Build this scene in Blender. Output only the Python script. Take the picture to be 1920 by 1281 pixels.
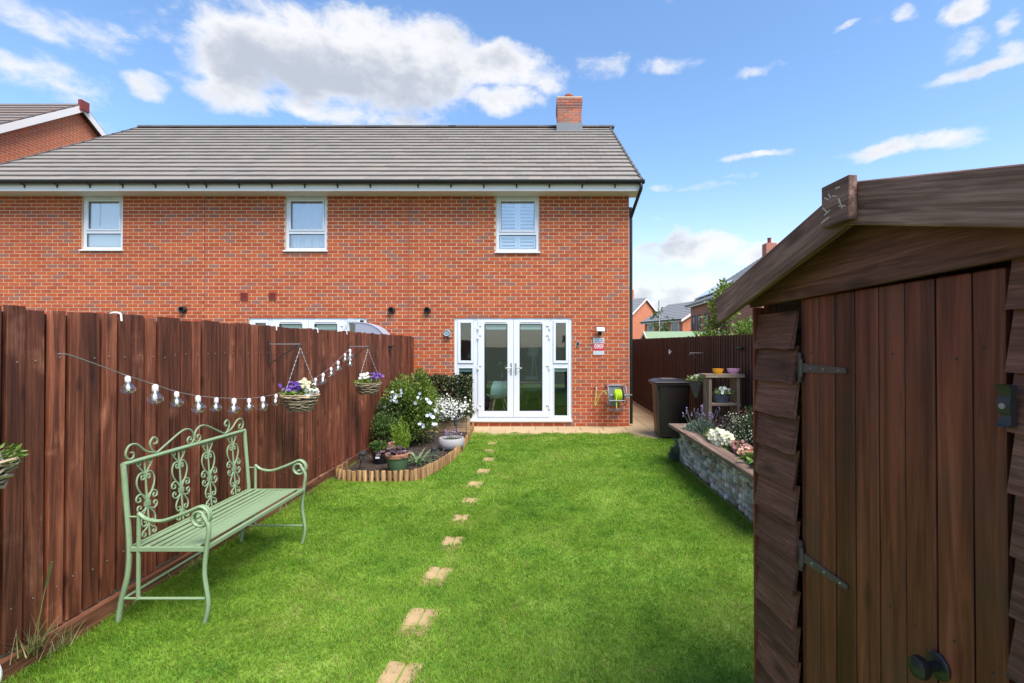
import bpy, bmesh, math, random
import numpy as np
from mathutils import Vector, Matrix

R = math.radians
random.seed(7)
scene = bpy.context.scene
for o in list(bpy.data.objects):
    bpy.data.objects.remove(o)
COL = scene.collection

# ------------------------------------------------------------------ camera
F = 900.0                      # focal length in photograph pixels (1920 wide)
CX, CY, CH = 1018.0, 649.0, 1.67
cam_d = bpy.data.cameras.new('camera')
cam_d.sensor_width = 36.0
cam_d.lens = F / 1920 * 36.0
cam_d.shift_x = -(CX - 960) / 1920
cam_d.clip_start = 0.05
cam_d.clip_end = 3000
cam = bpy.data.objects.new('camera', cam_d)
COL.objects.link(cam)
cam.location = (0, 0, CH)
cam.rotation_euler = (R(90) + math.atan((CY - 640.5) / F), 0, 0)
scene.camera = cam

# ------------------------------------------------------------------ exposure
scene.view_settings.view_transform = 'Standard'
scene.view_settings.look = 'None'
scene.view_settings.gamma = 1.0
scene.view_settings.exposure = 1.3
scene.view_settings.use_curve_mapping = False

# ------------------------------------------------------------------ sun
SUN_DIR = Vector((0.36, -0.50, 1.0)).normalized()      # towards the sun
sun_d = bpy.data.lights.new('sun', 'SUN')
sun_d.energy = 2.75
sun_d.angle = R(36)
sun_d.color = (1.0, 0.955, 0.88)
sun = bpy.data.objects.new('sun', sun_d)
COL.objects.link(sun)
sun.rotation_euler = SUN_DIR.to_track_quat('Z', 'Y').to_euler()
sun.location = (8, -6, 14)

# ------------------------------------------------------------------ world
world = bpy.data.worlds.new('World')
scene.world = world
world.use_nodes = True
wt = world.node_tree
for n in list(wt.nodes):
    wt.nodes.remove(n)


def px_dir(x, y):
    return Vector(((x - CX) / F, 1.0, (CY - y) / F)).normalized()


def build_world():
    L = wt.links.new

    def M(op, a, b=None, c=None):
        n = wt.nodes.new('ShaderNodeMath'); n.operation = op
        for i, v in enumerate((a, b, c)):
            if v is None: continue
            if isinstance(v, (int, float)): n.inputs[i].default_value = v
            else: L(v, n.inputs[i])
        return n.outputs[0]

    out = wt.nodes.new('ShaderNodeOutputWorld')
    bg = wt.nodes.new('ShaderNodeBackground')
    bg.inputs['Strength'].default_value = 0.15
    sky = wt.nodes.new('ShaderNodeTexSky')
    sky.sky_type = 'NISHITA'
    sky.sun_disc = False
    sky.sun_elevation = math.asin(SUN_DIR.z)
    sky.sun_rotation = math.atan2(SUN_DIR.x, SUN_DIR.y)
    sky.air_density = 1.0
    sky.dust_density = 0.6
    sky.ozone_density = 1.4
    tc = wt.nodes.new('ShaderNodeTexCoord')
    sep = wt.nodes.new('ShaderNodeSeparateXYZ')
    L(tc.outputs['Generated'], sep.inputs[0])
    dx, dy, dz = sep.outputs
    az = M('ARCTAN2', dx, dy)
    el = M('ARCSINE', dz)
    # wispy noise, slightly stretched sideways
    com = wt.nodes.new('ShaderNodeCombineXYZ')
    L(M('MULTIPLY', az, 1.0), com.inputs[0]); L(M('MULTIPLY', el, 1.6), com.inputs[1])

    def noise(scale, detail, rough, off, dist=0.0):
        mp = wt.nodes.new('ShaderNodeMapping'); mp.inputs['Location'].default_value = off
        L(com.outputs[0], mp.inputs['Vector'])
        n = wt.nodes.new('ShaderNodeTexNoise')
        n.inputs['Scale'].default_value = scale; n.inputs['Detail'].default_value = detail
        n.inputs['Roughness'].default_value = rough; n.inputs['Distortion'].default_value = dist
        L(mp.outputs[0], n.inputs['Vector'])
        return n.outputs['Fac']
    fine = noise(13.0, 10, 0.64, (3.1, 1.7, 0), 0.2)
    billow = noise(5.0, 6, 0.55, (7.3, 4.1, 2))
    broad = noise(2.2, 4, 0.5, (1.3, 9.1, 5))
    # named clouds: (px, py, half width px, half height px, weight)
    clouds = [(640, 122, 315, 104, 1.25), (750, 92, 200, 80, 1.15), (445, 138, 120, 80, 1.0), (925, 120, 120, 60, 1.1), (940, 185, 80, 42, 0.95),
              (1005, 140, 70, 36, 0.7), (1125, 122, 55, 30, 0.5), (600, 195, 260, 32, 0.8),
              (90, 45, 170, 50, 0.7), (170, 60, 110, 42, 0.7), (70, 130, 120, 40, 0.7), (265, 162, 50, 30, 0.75),
              (130, 175, 60, 30, 0.45), (265, 18, 40, 18, 0.5), (1265, 118, 90, 16, 0.5), (1430, 128, 60, 12, 0.4),
              (1715, 268, 200, 20, 0.85), (1800, 258, 90, 20, 0.5), (1425, 292, 80, 9, 0.7), (1820, 12, 65, 30, 0.95), (1810, 78, 60, 32, 0.6),
              (1840, 128, 170, 20, 0.85), (1700, 24, 25, 16, 0.6), (1910, 95, 40, 32, 0.7), (1910, 30, 30, 30, 0.6),
              (1600, 46, 30, 7, 0.5), (1320, 350, 80, 8, 0.5), (1390, 330, 60, 7, 0.45), (1255, 348, 36, 10, 0.6),
              (1310, 470, 110, 40, 1.0), (1420, 480, 90, 32, 1.0), (1270, 445, 45, 24, 0.8), (1215, 475, 50, 26, 0.6), (1330, 560, 260, 50, 0.95),
              (1600, 560, 300, 60, 0.9), (150, 260, 90, 40, 0.4)]
    wa = noise(7.0, 5, 0.6, (11.3, 2.9, 4), 0.2); wb = noise(7.0, 5, 0.6, (5.9, 14.1, 8), 0.2)
    azw = M('ADD', az, M('MULTIPLY', M('SUBTRACT', wa, 0.5), 0.09)); elw = M('ADD', el, M('MULTIPLY', M('SUBTRACT', wb, 0.5), 0.05))
    acc = None; low = None
    for (px, py, rx, ry, w) in clouds:
        d0 = px_dir(px, py); a0 = math.atan2(d0.x, d0.y); e0 = math.asin(d0.z)
        d1 = px_dir(px + rx, py); ra = abs(math.atan2(d1.x, d1.y) - a0)
        d2 = px_dir(px, py - ry); re = abs(math.asin(d2.z) - e0)
        u = M('MULTIPLY', M('SUBTRACT', azw, a0), 1 / ra)
        v = M('MULTIPLY', M('SUBTRACT', elw, e0), 1 / re)
        r2 = M('ADD', M('MULTIPLY', u, u), M('MULTIPLY', v, v))
        m = M('MULTIPLY', M('SUBTRACT', 1.0, r2), w if w > 0.9 else w * 0.78)
        m = M('MAXIMUM', m, -1.5)
        if acc is None: low = M('MULTIPLY', M('MAXIMUM', M('SUBTRACT', 1.0, r2), 0.0), M('SUBTRACT', 0.25, v))
        acc = m if acc is None else M('MAXIMUM', acc, m)
    # the same kind of scattered cloud goes on all round the sky
    gen = M('SUBTRACT', M('MULTIPLY', M('SUBTRACT', broad, 0.5), 5.0), 0.62)
    acc = M('MAXIMUM', acc, gen)
    dens = M('ADD', M('MULTIPLY', acc, 0.95), M('MULTIPLY', M('SUBTRACT', fine, 0.5), 1.9))
    dens = M('ADD', dens, M('MULTIPLY', M('SUBTRACT', billow, 0.5), 1.0))
    mr = wt.nodes.new('ShaderNodeMapRange'); mr.interpolation_type = 'SMOOTHSTEP'
    mr.inputs['From Min'].default_value = 0.0; mr.inputs['From Max'].default_value = 0.78
    L(dens, mr.inputs['Value'])
    # thin veil towards the horizon
    hz = wt.nodes.new('ShaderNodeMapRange'); hz.interpolation_type = 'SMOOTHSTEP'
    hz.inputs['From Min'].default_value = 0.34; hz.inputs['From Max'].default_value = 0.0
    hz.inputs['To Max'].default_value = 0.55
    L(el, hz.inputs['Value'])
    cover = M('MAXIMUM', M('MULTIPLY', mr.outputs[0], 0.95), hz.outputs[0])
    # thick cores are greyer, edges brilliant
    sh = wt.nodes.new('ShaderNodeMapRange'); sh.interpolation_type = 'SMOOTHSTEP'
    sh.inputs['From Min'].default_value = 0.35; sh.inputs['From Max'].default_value = 1.35
    L(M('ADD', M('MULTIPLY', low, 1.1), M('ADD', M('MULTIPLY', dens, 0.75), M('MULTIPLY', M('SUBTRACT', billow, 0.5), 2.4))), sh.inputs['Value'])
    cr = wt.nodes.new('ShaderNodeMix'); cr.data_type = 'RGBA'
    cr.inputs['A'].default_value = (2.7, 2.7, 2.76, 1)
    cr.inputs['B'].default_value = (1.55, 1.68, 1.92, 1)
    L(sh.outputs[0], cr.inputs['Factor'])
    mix = wt.nodes.new('ShaderNodeMix'); mix.data_type = 'RGBA'
    L(cover, mix.inputs['Factor'])
    hs = wt.nodes.new('ShaderNodeHueSaturation')
    hs.inputs['Saturation'].default_value = 1.12; hs.inputs['Value'].default_value = 0.78
    L(sky.outputs[0], hs.inputs['Color'])
    L(hs.outputs[0], mix.inputs['A'])
    L(cr.outputs['Result'], mix.inputs['B'])
    L(mix.outputs['Result'], bg.inputs['Color'])
    L(bg.outputs[0], out.inputs['Surface'])


build_world()

# ------------------------------------------------------------------ helpers
def tag(o, label=None, cat=None, group=None, kind=None):
    if label: o['label'] = label
    if cat: o['category'] = cat
    if group: o['group'] = group
    if kind: o['kind'] = kind
    return o


def empty(name, loc=(0, 0, 0), rz=0.0, label=None, cat=None, group=None):
    o = bpy.data.objects.new(name, None)
    COL.objects.link(o)
    o.empty_display_size = 0.1
    o.location = loc; o.rotation_euler = (0, 0, rz)
    return tag(o, label, cat, group)


def wm(o):
    m = o.matrix_basis.copy()
    if o.parent is None: return m
    return wm(o.parent) @ o.matrix_parent_inverse @ m


def attach(c, p, local=False):
    c.parent = p
    c.matrix_parent_inverse = Matrix.Identity(4) if local else wm(p).inverted()
    return c


def link(name, me, parent=None, local=False, loc=None, rot=None, scale=None):
    o = bpy.data.objects.new(name, me)
    COL.objects.link(o)
    if loc is not None: o.location = loc
    if rot is not None: o.rotation_euler = rot
    if scale is not None: o.scale = scale
    if parent is not None: attach(o, parent, local)
    return o


def np_mesh(name, V, polys_n, idx, mat, smooth=False):
    """V (n,3); polys_n: verts per polygon (array); idx flat vertex indices"""
    me = bpy.data.meshes.new(name)
    V = np.asarray(V, dtype=np.float32); idx = np.asarray(idx, dtype=np.int32)
    polys_n = np.asarray(polys_n, dtype=np.int32)
    me.vertices.add(len(V)); me.vertices.foreach_set('co', V.ravel())
    me.loops.add(len(idx)); me.loops.foreach_set('vertex_index', idx)
    me.polygons.add(len(polys_n))
    st = np.zeros(len(polys_n), dtype=np.int32); st[1:] = np.cumsum(polys_n)[:-1]
    me.polygons.foreach_set('loop_start', st)
    me.polygons.foreach_set('loop_total', polys_n)
    if smooth: me.polygons.foreach_set('use_smooth', np.ones(len(polys_n), dtype=bool))
    me.update(calc_edges=True)
    me.materials.append(mat)
    return me


class MB:
    def __init__(s): s.v = []; s.f = []

    def quadbox(s, P):          # 8 points: bottom 4 ccw, top 4 ccw
        b = len(s.v); s.v += [tuple(p) for p in P]
        s.f += [(b+3, b+2, b+1, b), (b+4, b+5, b+6, b+7), (b, b+1, b+5, b+4), (b+1, b+2, b+6, b+5),
                (b+2, b+3, b+7, b+6), (b+3, b, b+4, b+7)]
        return s

    def box(s, x0, x1, y0, y1, z0, z1):
        return s.quadbox([(x0, y0, z0), (x1, y0, z0), (x1, y1, z0), (x0, y1, z0),
                          (x0, y0, z1), (x1, y0, z1), (x1, y1, z1), (x0, y1, z1)])

    def bar(s, p, q, w, h, up=(0, 0, 1)):
        p = Vector(p); q = Vector(q); d = (q - p).normalized(); u = Vector(up)
        a = d.cross(u)
        if a.length < 1e-5: a = d.cross(Vector((1, 0, 0)))
        a.normalize(); b = a.cross(d).normalized()
        a *= w / 2; b *= h / 2
        return s.quadbox([p - a - b, q - a - b, q + a - b, p + a - b, p - a + b, q - a + b, q + a + b, p + a + b])

    def tube(s, pts, r, seg=8, closed=False, cap=True):
        pts = [Vector(p) for p in pts]; n = len(pts)
        rs = r if isinstance(r, (list, tuple)) else [r] * n
        b0 = len(s.v); prev = None
        for i, p in enumerate(pts):
            if closed: t = pts[(i + 1) % n] - pts[i - 1]
            else: t = pts[min(i + 1, n - 1)] - pts[max(i - 1, 0)]
            t = t.normalized() if t.length > 1e-9 else Vector((0, 0, 1))
            if prev is None:
                a = t.cross(Vector((0, 0, 1)))
                if a.length < 1e-3: a = t.cross(Vector((1, 0, 0)))
            else:
                a = prev - t * prev.dot(t)
                if a.length < 1e-6: a = t.cross(Vector((1, 0, 0)))
            a.normalize(); prev = a; b = t.cross(a)
            for k in range(seg):
                an = 2 * math.pi * k / seg
                s.v.append(tuple(p + (a * math.cos(an) + b * math.sin(an)) * rs[i]))
        m = n if closed else n - 1
        for i in range(m):
            j = (i + 1) % n
            for k in range(seg):
                l = (k + 1) % seg
                s.f.append((b0 + i * seg + k, b0 + i * seg + l, b0 + j * seg + l, b0 + j * seg + k))
        if cap and not closed:
            s.f.append(tuple(b0 + k for k in range(seg))[::-1])
            s.f.append(tuple(b0 + (n - 1) * seg + k for k in range(seg)))
        return s

    def lathe(s, prof, c=(0, 0, 0), seg=20, axis='Z', sx=1.0, sy=1.0):
        b0 = len(s.v); c = Vector(c)
        for (r, h) in prof:
            for k in range(seg):
                an = 2 * math.pi * k / seg
                x, y = r * math.cos(an) * sx, r * math.sin(an) * sy
                if axis == 'Z': p = (x, y, h)
                elif axis == 'Y': p = (x, h, -y)
                else: p = (h, x, y)
                s.v.append(tuple(c + Vector(p)))
        for i in range(len(prof) - 1):
            for k in range(seg):
                l = (k + 1) % seg
                s.f.append((b0 + i * seg + k, b0 + i * seg + l, b0 + (i + 1) * seg + l, b0 + (i + 1) * seg + k))
        s.f.append(tuple(b0 + k for k in range(seg))[::-1])
        s.f.append(tuple(b0 + (len(prof) - 1) * seg + k for k in range(seg)))
        return s

    def poly(s, P):
        b = len(s.v); s.v += [tuple(p) for p in P]; s.f.append(tuple(range(b, b + len(P)))); return s

    def prism(s, P, off):       # polygon P extruded by vector off
        off = Vector(off); n = len(P); b = len(s.v)
        s.v += [tuple(p) for p in P] + [tuple(Vector(p) + off) for p in P]
        s.f.append(tuple(range(b, b + n))[::-1]); s.f.append(tuple(range(b + n, b + 2 * n)))
        for i in range(n):
            j = (i + 1) % n
            s.f.append((b + i, b + j, b + n + j, b + n + i))
        return s

    def frame(s, x0, x1, z0, z1, w, y0, y1):
        s.box(x0, x1, y0, y1, z1 - w, z1); s.box(x0, x1, y0, y1, z0, z0 + w)
        s.box(x0, x0 + w, y0, y1, z0 + w, z1 - w); s.box(x1 - w, x1, y0, y1, z0 + w, z1 - w)
        return s

    def mesh(s, name, mat, smooth=False, bevel=0.0):
        me = bpy.data.meshes.new(name)
        me.from_pydata([tuple(v) for v in s.v], [], s.f)
        bm = bmesh.new(); bm.from_mesh(me)
        bmesh.ops.recalc_face_normals(bm, faces=bm.faces)
        if bevel > 0:
            bmesh.ops.bevel(bm, geom=[e for e in bm.edges], offset=bevel, segments=1, affect='EDGES', clamp_overlap=True)
        bm.to_mesh(me); bm.free()
        me.materials.append(mat)
        if smooth:
            for p in me.polygons: p.use_smooth = True
            me.set_sharp_from_angle(angle=R(45))
        return me

    def build(s, name, mat, parent=None, local=False, smooth=False, bevel=0.0):
        return link(name, s.mesh(name, mat, smooth, bevel), parent, local)


def arc(c, r, a0, a1, n, plane='XZ', rr=None):
    out = []
    for i in range(n + 1):
        t = i / n; a = R(a0 + (a1 - a0) * t); q = r + ((rr - r) * t if rr is not None else 0)
        x, y = q * math.cos(a), q * math.sin(a)
        out.append((c[0] + x, c[1], c[2] + y) if plane == 'XZ' else ((c[0], c[1] + x, c[2] + y) if plane == 'YZ' else (c[0] + x, c[1] + y, c[2])))
    return out


def smooth_path(P, n=6):
    P = [Vector(p) for p in P]; out = []
    for i in range(len(P) - 1):
        p0 = P[max(i - 1, 0)]; p1 = P[i]; p2 = P[i + 1]; p3 = P[min(i + 2, len(P) - 1)]
        for k in range(n):
            t = k / n
            out.append(0.5 * ((2 * p1) + (p2 - p0) * t + (2 * p0 - 5 * p1 + 4 * p2 - p3) * t * t + (3 * p1 - p0 - 3 * p2 + p3) * t ** 3))
    out.append(P[-1])
    return out


def atY(x, y, Y): return Vector(((x - CX) / F * Y, Y, CH + (CY - y) / F * Y))
def atX(x, y, X):
    Y = X * F / (x - CX); return Vector((X, Y, CH + (CY - y) / F * Y))
def ground_at(x, y):
    Y = CH * F / (y - CY); return Vector(((x - CX) / F * Y, Y, 0))


# ------------------------------------------------------------------ materials
def new_mat(name):
    m = bpy.data.materials.new(name); m.use_nodes = True
    nt = m.node_tree
    return m, nt, nt.nodes['Principled BSDF'], nt.nodes['Material Output']


def nd(nt, t, **k):
    n = nt.nodes.new(t)
    for a, v in k.items(): setattr(n, a, v)
    return n


def math_n(nt, op, a, b=None):
    n = nd(nt, 'ShaderNodeMath', operation=op)
    for i, v in enumerate((a, b)):
        if v is None: continue
        if isinstance(v, (int, float)): n.inputs[i].default_value = v
        else: nt.links.new(v, n.inputs[i])
    return n.outputs[0]


def noise_n(nt, vec, scale, detail=4, rough=0.55, dist=0.0):
    n = nd(nt, 'ShaderNodeTexNoise')
    n.inputs['Scale'].default_value = scale; n.inputs['Detail'].default_value = detail
    n.inputs['Roughness'].default_value = rough; n.inputs['Distortion'].default_value = dist
    if vec is not None: nt.links.new(vec, n.inputs['Vector'])
    return n.outputs['Fac']


def mix_c(nt, fac, a, b, blend='MIX'):
    n = nd(nt, 'ShaderNodeMix', data_type='RGBA', blend_type=blend)
    for key, v in (('Factor', fac), ('A', a), ('B', b)):
        if isinstance(v, (int, float)): n.inputs[key].default_value = v
        elif isinstance(v, tuple): n.inputs[key].default_value = (*v[:3], 1)
        else: nt.links.new(v, n.inputs[key])
    return n.outputs['Result']


def ramp_n(nt, fac, stops, interp='LINEAR'):
    n = nd(nt, 'ShaderNodeValToRGB'); cr = n.color_ramp; cr.interpolation = interp
    while len(cr.elements) < len(stops): cr.elements.new(0.5)
    for e, (p, c) in zip(cr.elements, stops):
        e.position = p; e.color = (*c[:3], 1)
    nt.links.new(fac, n.inputs[0])
    return n.outputs[0]


def rand_src(nt, kind):
    if kind == 'obj': return nd(nt, 'ShaderNodeObjectInfo').outputs['Random']
    if kind == 'island': return nd(nt, 'ShaderNodeNewGeometry').outputs['Random Per Island']
    return None


def hsv(nt, col, h=0.5, s=1.0, v=1.0):
    n = nd(nt, 'ShaderNodeHueSaturation')
    for key, val in (('Hue', h), ('Saturation', s), ('Value', v), ('Color', col)):
        if isinstance(val, (int, float)): n.inputs[key].default_value = val
        elif isinstance(val, tuple): n.inputs[key].default_value = (*val[:3], 1)
        else: nt.links.new(val, n.inputs[key])
    return n.outputs[0]


def bump_n(nt, h, strength, dist=0.01):
    n = nd(nt, 'ShaderNodeBump'); n.inputs['Strength'].default_value = strength
    n.inputs['Distance'].default_value = dist
    nt.links.new(h, n.inputs['Height'])
    return n.outputs[0]


def basic(name, col, rough=0.6, var=0.12, scale=6.0, bump=0.0, bscale=60.0, rand=None, rvar=0.2, hvar=0.0,
          metallic=0.0, spec=0.5, transl=0.0, alt=None, altp=0.5, chip=None):
    m, nt, b, out = new_mat(name)
    tc = nd(nt, 'ShaderNodeTexCoord').outputs['Object']
    n = noise_n(nt, tc, scale, 5, 0.6)
    val = math_n(nt, 'ADD', 1.0 - var, math_n(nt, 'MULTIPLY', n, 2 * var))
    hue = 0.5; base = tuple(col)
    r = rand_src(nt, rand)
    if r is not None:
        wn = nd(nt, 'ShaderNodeTexWhiteNoise', noise_dimensions='1D'); nt.links.new(r, wn.inputs['W'])
        r2 = wn.outputs['Value']
        val = math_n(nt, 'MULTIPLY', val, math_n(nt, 'ADD', 1 - rvar, math_n(nt, 'MULTIPLY', r2, 2 * rvar)))
        if hvar > 0:
            hue = math_n(nt, 'ADD', 0.5 - hvar, math_n(nt, 'MULTIPLY', r, 2 * hvar))
        if alt is not None:
            wn2 = nd(nt, 'ShaderNodeTexWhiteNoise', noise_dimensions='1D')
            nt.links.new(math_n(nt, 'ADD', r, 3.7), wn2.inputs['W'])
            base = mix_c(nt, math_n(nt, 'LESS_THAN', wn2.outputs['Value'], altp), tuple(col), tuple(alt))
    c = hsv(nt, base, hue, 1.0, val)
    if chip:
        cn = nd(nt, 'ShaderNodeMapRange'); cn.inputs['From Min'].default_value = 0.64; cn.inputs['From Max'].default_value = 0.69
        nt.links.new(noise_n(nt, tc, 34.0, 6, 0.7), cn.inputs['Value'])
        c = mix_c(nt, cn.outputs[0], c, chip)
    nt.links.new(c, b.inputs['Base Color'])
    b.inputs['Roughness'].default_value = rough
    b.inputs['Metallic'].default_value = metallic
    b.inputs['Specular IOR Level'].default_value = spec
    if bump > 0:
        nt.links.new(bump_n(nt, noise_n(nt, tc, bscale, 4, 0.6), bump, 0.006), b.inputs['Normal'])
    if transl > 0:
        t = nd(nt, 'ShaderNodeBsdfTranslucent'); nt.links.new(c, t.inputs[0])
        ms = nd(nt, 'ShaderNodeMixShader'); ms.inputs[0].default_value = transl
        nt.links.new(b.outputs[0], ms.inputs[1]); nt.links.new(t.outputs[0], ms.inputs[2])
        nt.links.new(ms.outputs[0], out.inputs['Surface'])
    return m


def wood(name, dark, mid, light, axis='Z', rough=0.7, rvar=0.35, across=26.0, along=1.3, bump=0.25, spec=0.35, worn=None, wornp=0.6):
    m, nt, b, out = new_mat(name)
    tc = nd(nt, 'ShaderNodeTexCoord').outputs['Object']
    r = nd(nt, 'ShaderNodeObjectInfo').outputs['Random']
    wn = nd(nt, 'ShaderNodeTexWhiteNoise', noise_dimensions='1D'); nt.links.new(r, wn.inputs['W'])
    off = nd(nt, 'ShaderNodeVectorMath', operation='SCALE'); nt.links.new(wn.outputs['Color'], off.inputs[0]); off.inputs['Scale'].default_value = 40
    ad = nd(nt, 'ShaderNodeVectorMath', operation='ADD'); nt.links.new(tc, ad.inputs[0]); nt.links.new(off.outputs[0], ad.inputs[1])
    mp = nd(nt, 'ShaderNodeMapping')
    sc = {'Z': (across, across, along), 'X': (along, across, across), 'Y': (across, along, across)}[axis]
    mp.inputs['Scale'].default_value = sc
    nt.links.new(ad.outputs[0], mp.inputs['Vector'])
    grain = noise_n(nt, mp.outputs[0], 1.0, 8, 0.62, 0.9)
    fine = noise_n(nt, mp.outputs[0], 5.0, 3, 0.6, 0.3)
    blotch = noise_n(nt, ad.outputs[0], 2.6, 4, 0.6, 0.4)
    col = ramp_n(nt, grain, [(0.34, dark), (0.5, mid), (0.66, light)])
    # knots
    mk = nd(nt, 'ShaderNodeMapping')
    ks = {'Z': (9, 9, 3.2), 'X': (3.2, 9, 9), 'Y': (9, 3.2, 9)}[axis]
    mk.inputs['Scale'].default_value = ks; nt.links.new(ad.outputs[0], mk.inputs['Vector'])
    vo = nd(nt, 'ShaderNodeTexVoronoi'); vo.inputs['Scale'].default_value = 1.0; nt.links.new(mk.outputs[0], vo.inputs['Vector'])
    kn = nd(nt, 'ShaderNodeMapRange'); kn.inputs['From Min'].default_value = 0.07; kn.inputs['From Max'].default_value = 0.21
    kn.inputs['To Min'].default_value = 0.75; kn.inputs['To Max'].default_value = 0.0
    nt.links.new(vo.outputs['Distance'], kn.inputs['Value'])
    col = mix_c(nt, kn.outputs[0], col, tuple(x * 0.45 for x in dark))
    if worn:
        wr = nd(nt, 'ShaderNodeMapRange'); wr.inputs['From Min'].default_value = wornp; wr.inputs['From Max'].default_value = wornp + 0.14
        wr.inputs['To Max'].default_value = 0.75
        nt.links.new(math_n(nt, 'ADD', math_n(nt, 'MULTIPLY', blotch, 0.75), math_n(nt, 'MULTIPLY', fine, 0.25)), wr.inputs['Value'])
        col = mix_c(nt, wr.outputs[0], col, worn)
    val = math_n(nt, 'MULTIPLY', math_n(nt, 'ADD', 0.62, math_n(nt, 'MULTIPLY', blotch, 0.76)),
                 math_n(nt, 'ADD', 1 - rvar, math_n(nt, 'MULTIPLY', wn.outputs['Value'], 2 * rvar)))
    val = math_n(nt, 'MULTIPLY', val, math_n(nt, 'ADD', 0.55, math_n(nt, 'MULTIPLY', fine, 0.9)))
    c = hsv(nt, col, 0.5, 1.0, val)
    nt.links.new(c, b.inputs['Base Color'])
    b.inputs['Roughness'].default_value = rough
    b.inputs['Specular IOR Level'].default_value = spec
    nt.links.new(bump_n(nt, math_n(nt, 'ADD', grain, math_n(nt, 'MULTIPLY', fine, 0.5)), bump, 0.006), b.inputs['Normal'])
    return m


def brick_mat(name, rand):
    """single bricks: warm orange-red, some purple-grey, mottled"""
    m, nt, b, out = new_mat(name)
    tc = nd(nt, 'ShaderNodeNewGeometry').outputs['Position']
    r = rand_src(nt, rand)
    wn = nd(nt, 'ShaderNodeTexWhiteNoise', noise_dimensions='1D'); nt.links.new(math_n(nt, 'ADD', r, 1.3), wn.inputs['W'])
    col = ramp_n(nt, wn.outputs['Value'], [(0.0, (0.43, 0.086, 0.030)), (0.16, (0.49, 0.108, 0.036)), (0.36, (0.40, 0.076, 0.030)), (0.54, (0.46, 0.098, 0.034)),
                             (0.70, (0.38, 0.084, 0.040)), (0.86, (0.30, 0.092, 0.058)), (0.945, (0.265, 0.105, 0.078))], 'CONSTANT')
    n1 = noise_n(nt, tc, 9.0, 4, 0.6)
    n2 = noise_n(nt, tc, 70.0, 4, 0.65)
    dk = nd(nt, 'ShaderNodeMapRange'); dk.inputs['From Min'].default_value = 0.56; dk.inputs['From Max'].default_value = 0.72
    dk.inputs['To Max'].default_value = 0.7; nt.links.new(n1, dk.inputs['Value'])
    col = mix_c(nt, dk.outputs[0], col, (0.26, 0.078, 0.050))
    n0 = noise_n(nt, tc, 0.7, 5, 0.65)
    val = math_n(nt, 'MULTIPLY', math_n(nt, 'ADD', 0.62, math_n(nt, 'ADD', math_n(nt, 'MULTIPLY', n0, 0.36), math_n(nt, 'MULTIPLY', n2, 0.4))),
                 math_n(nt, 'ADD', 0.84, math_n(nt, 'MULTIPLY', wn.outputs['Value'], 0.2)))
    nt.links.new(hsv(nt, col, 0.5, 1.0, val), b.inputs['Base Color'])
    b.inputs['Roughness'].default_value = 0.85; b.inputs['Specular IOR Level'].default_value = 0.25
    nt.links.new(bump_n(nt, n2, 0.35, 0.004), b.inputs['Normal'])
    return m


def brick_tex(name, c1=(0.56, 0.150, 0.060), c2=(0.42, 0.125, 0.066), mortar=(0.5, 0.38, 0.28), wscale=1.0):
    m, nt, b, out = new_mat(name)
    tc = nd(nt, 'ShaderNodeTexCoord').outputs['Object']
    sp = nd(nt, 'ShaderNodeSeparateXYZ'); nt.links.new(tc, sp.inputs[0])
    cb = nd(nt, 'ShaderNodeCombineXYZ')
    nt.links.new(math_n(nt, 'ADD', sp.outputs[0], sp.outputs[1]), cb.inputs[0]); nt.links.new(sp.outputs[2], cb.inputs[1])
    br = nd(nt, 'ShaderNodeTexBrick'); nt.links.new(cb.outputs[0], br.inputs['Vector'])
    br.inputs['Color1'].default_value = (*c1, 1); br.inputs['Color2'].default_value = (*c2, 1); br.inputs['Mortar'].default_value = (*mortar, 1)
    br.inputs['Scale'].default_value = 1.0; br.inputs['Brick Width'].default_value = 0.225; br.inputs['Row Height'].default_value = 0.075
    br.inputs['Mortar Size'].default_value = 0.006; br.inputs['Bias'].default_value = -0.35
    n = noise_n(nt, tc, 4.0, 4)
    c = hsv(nt, br.outputs['Color'], 0.5, 1.0, math_n(nt, 'ADD', 0.85, math_n(nt, 'MULTIPLY', n, 0.3)))
    nt.links.new(c, b.inputs['Base Color']); b.inputs['Roughness'].default_value = 0.88; b.inputs['Specular IOR Level'].default_value = 0.2
    return m


def glass_mat(name, tint=(0.86, 0.92, 0.92), refl=0.10, pw=4.0, amt=0.7):
    m, nt, b, out = new_mat(name)
    nt.nodes.remove(b)
    tr = nd(nt, 'ShaderNodeBsdfTransparent'); tr.inputs[0].default_value = (*tint, 1)
    gl = nd(nt, 'ShaderNodeBsdfGlossy'); gl.inputs['Roughness'].default_value = 0.015
    lw = nd(nt, 'ShaderNodeLayerWeight'); lw.inputs['Blend'].default_value = 0.5
    fac = math_n(nt, 'MINIMUM', math_n(nt, 'ADD', math_n(nt, 'MULTIPLY', math_n(nt, 'POWER', lw.outputs['Facing'], pw), amt), refl + 0.04), 1.0)
    ms = nd(nt, 'ShaderNodeMixShader'); nt.links.new(fac, ms.inputs[0])
    nt.links.new(tr.outputs[0], ms.inputs[1]); nt.links.new(gl.outputs[0], ms.inputs[2])
    nt.links.new(ms.outputs[0], out.inputs['Surface'])
    return m


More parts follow.
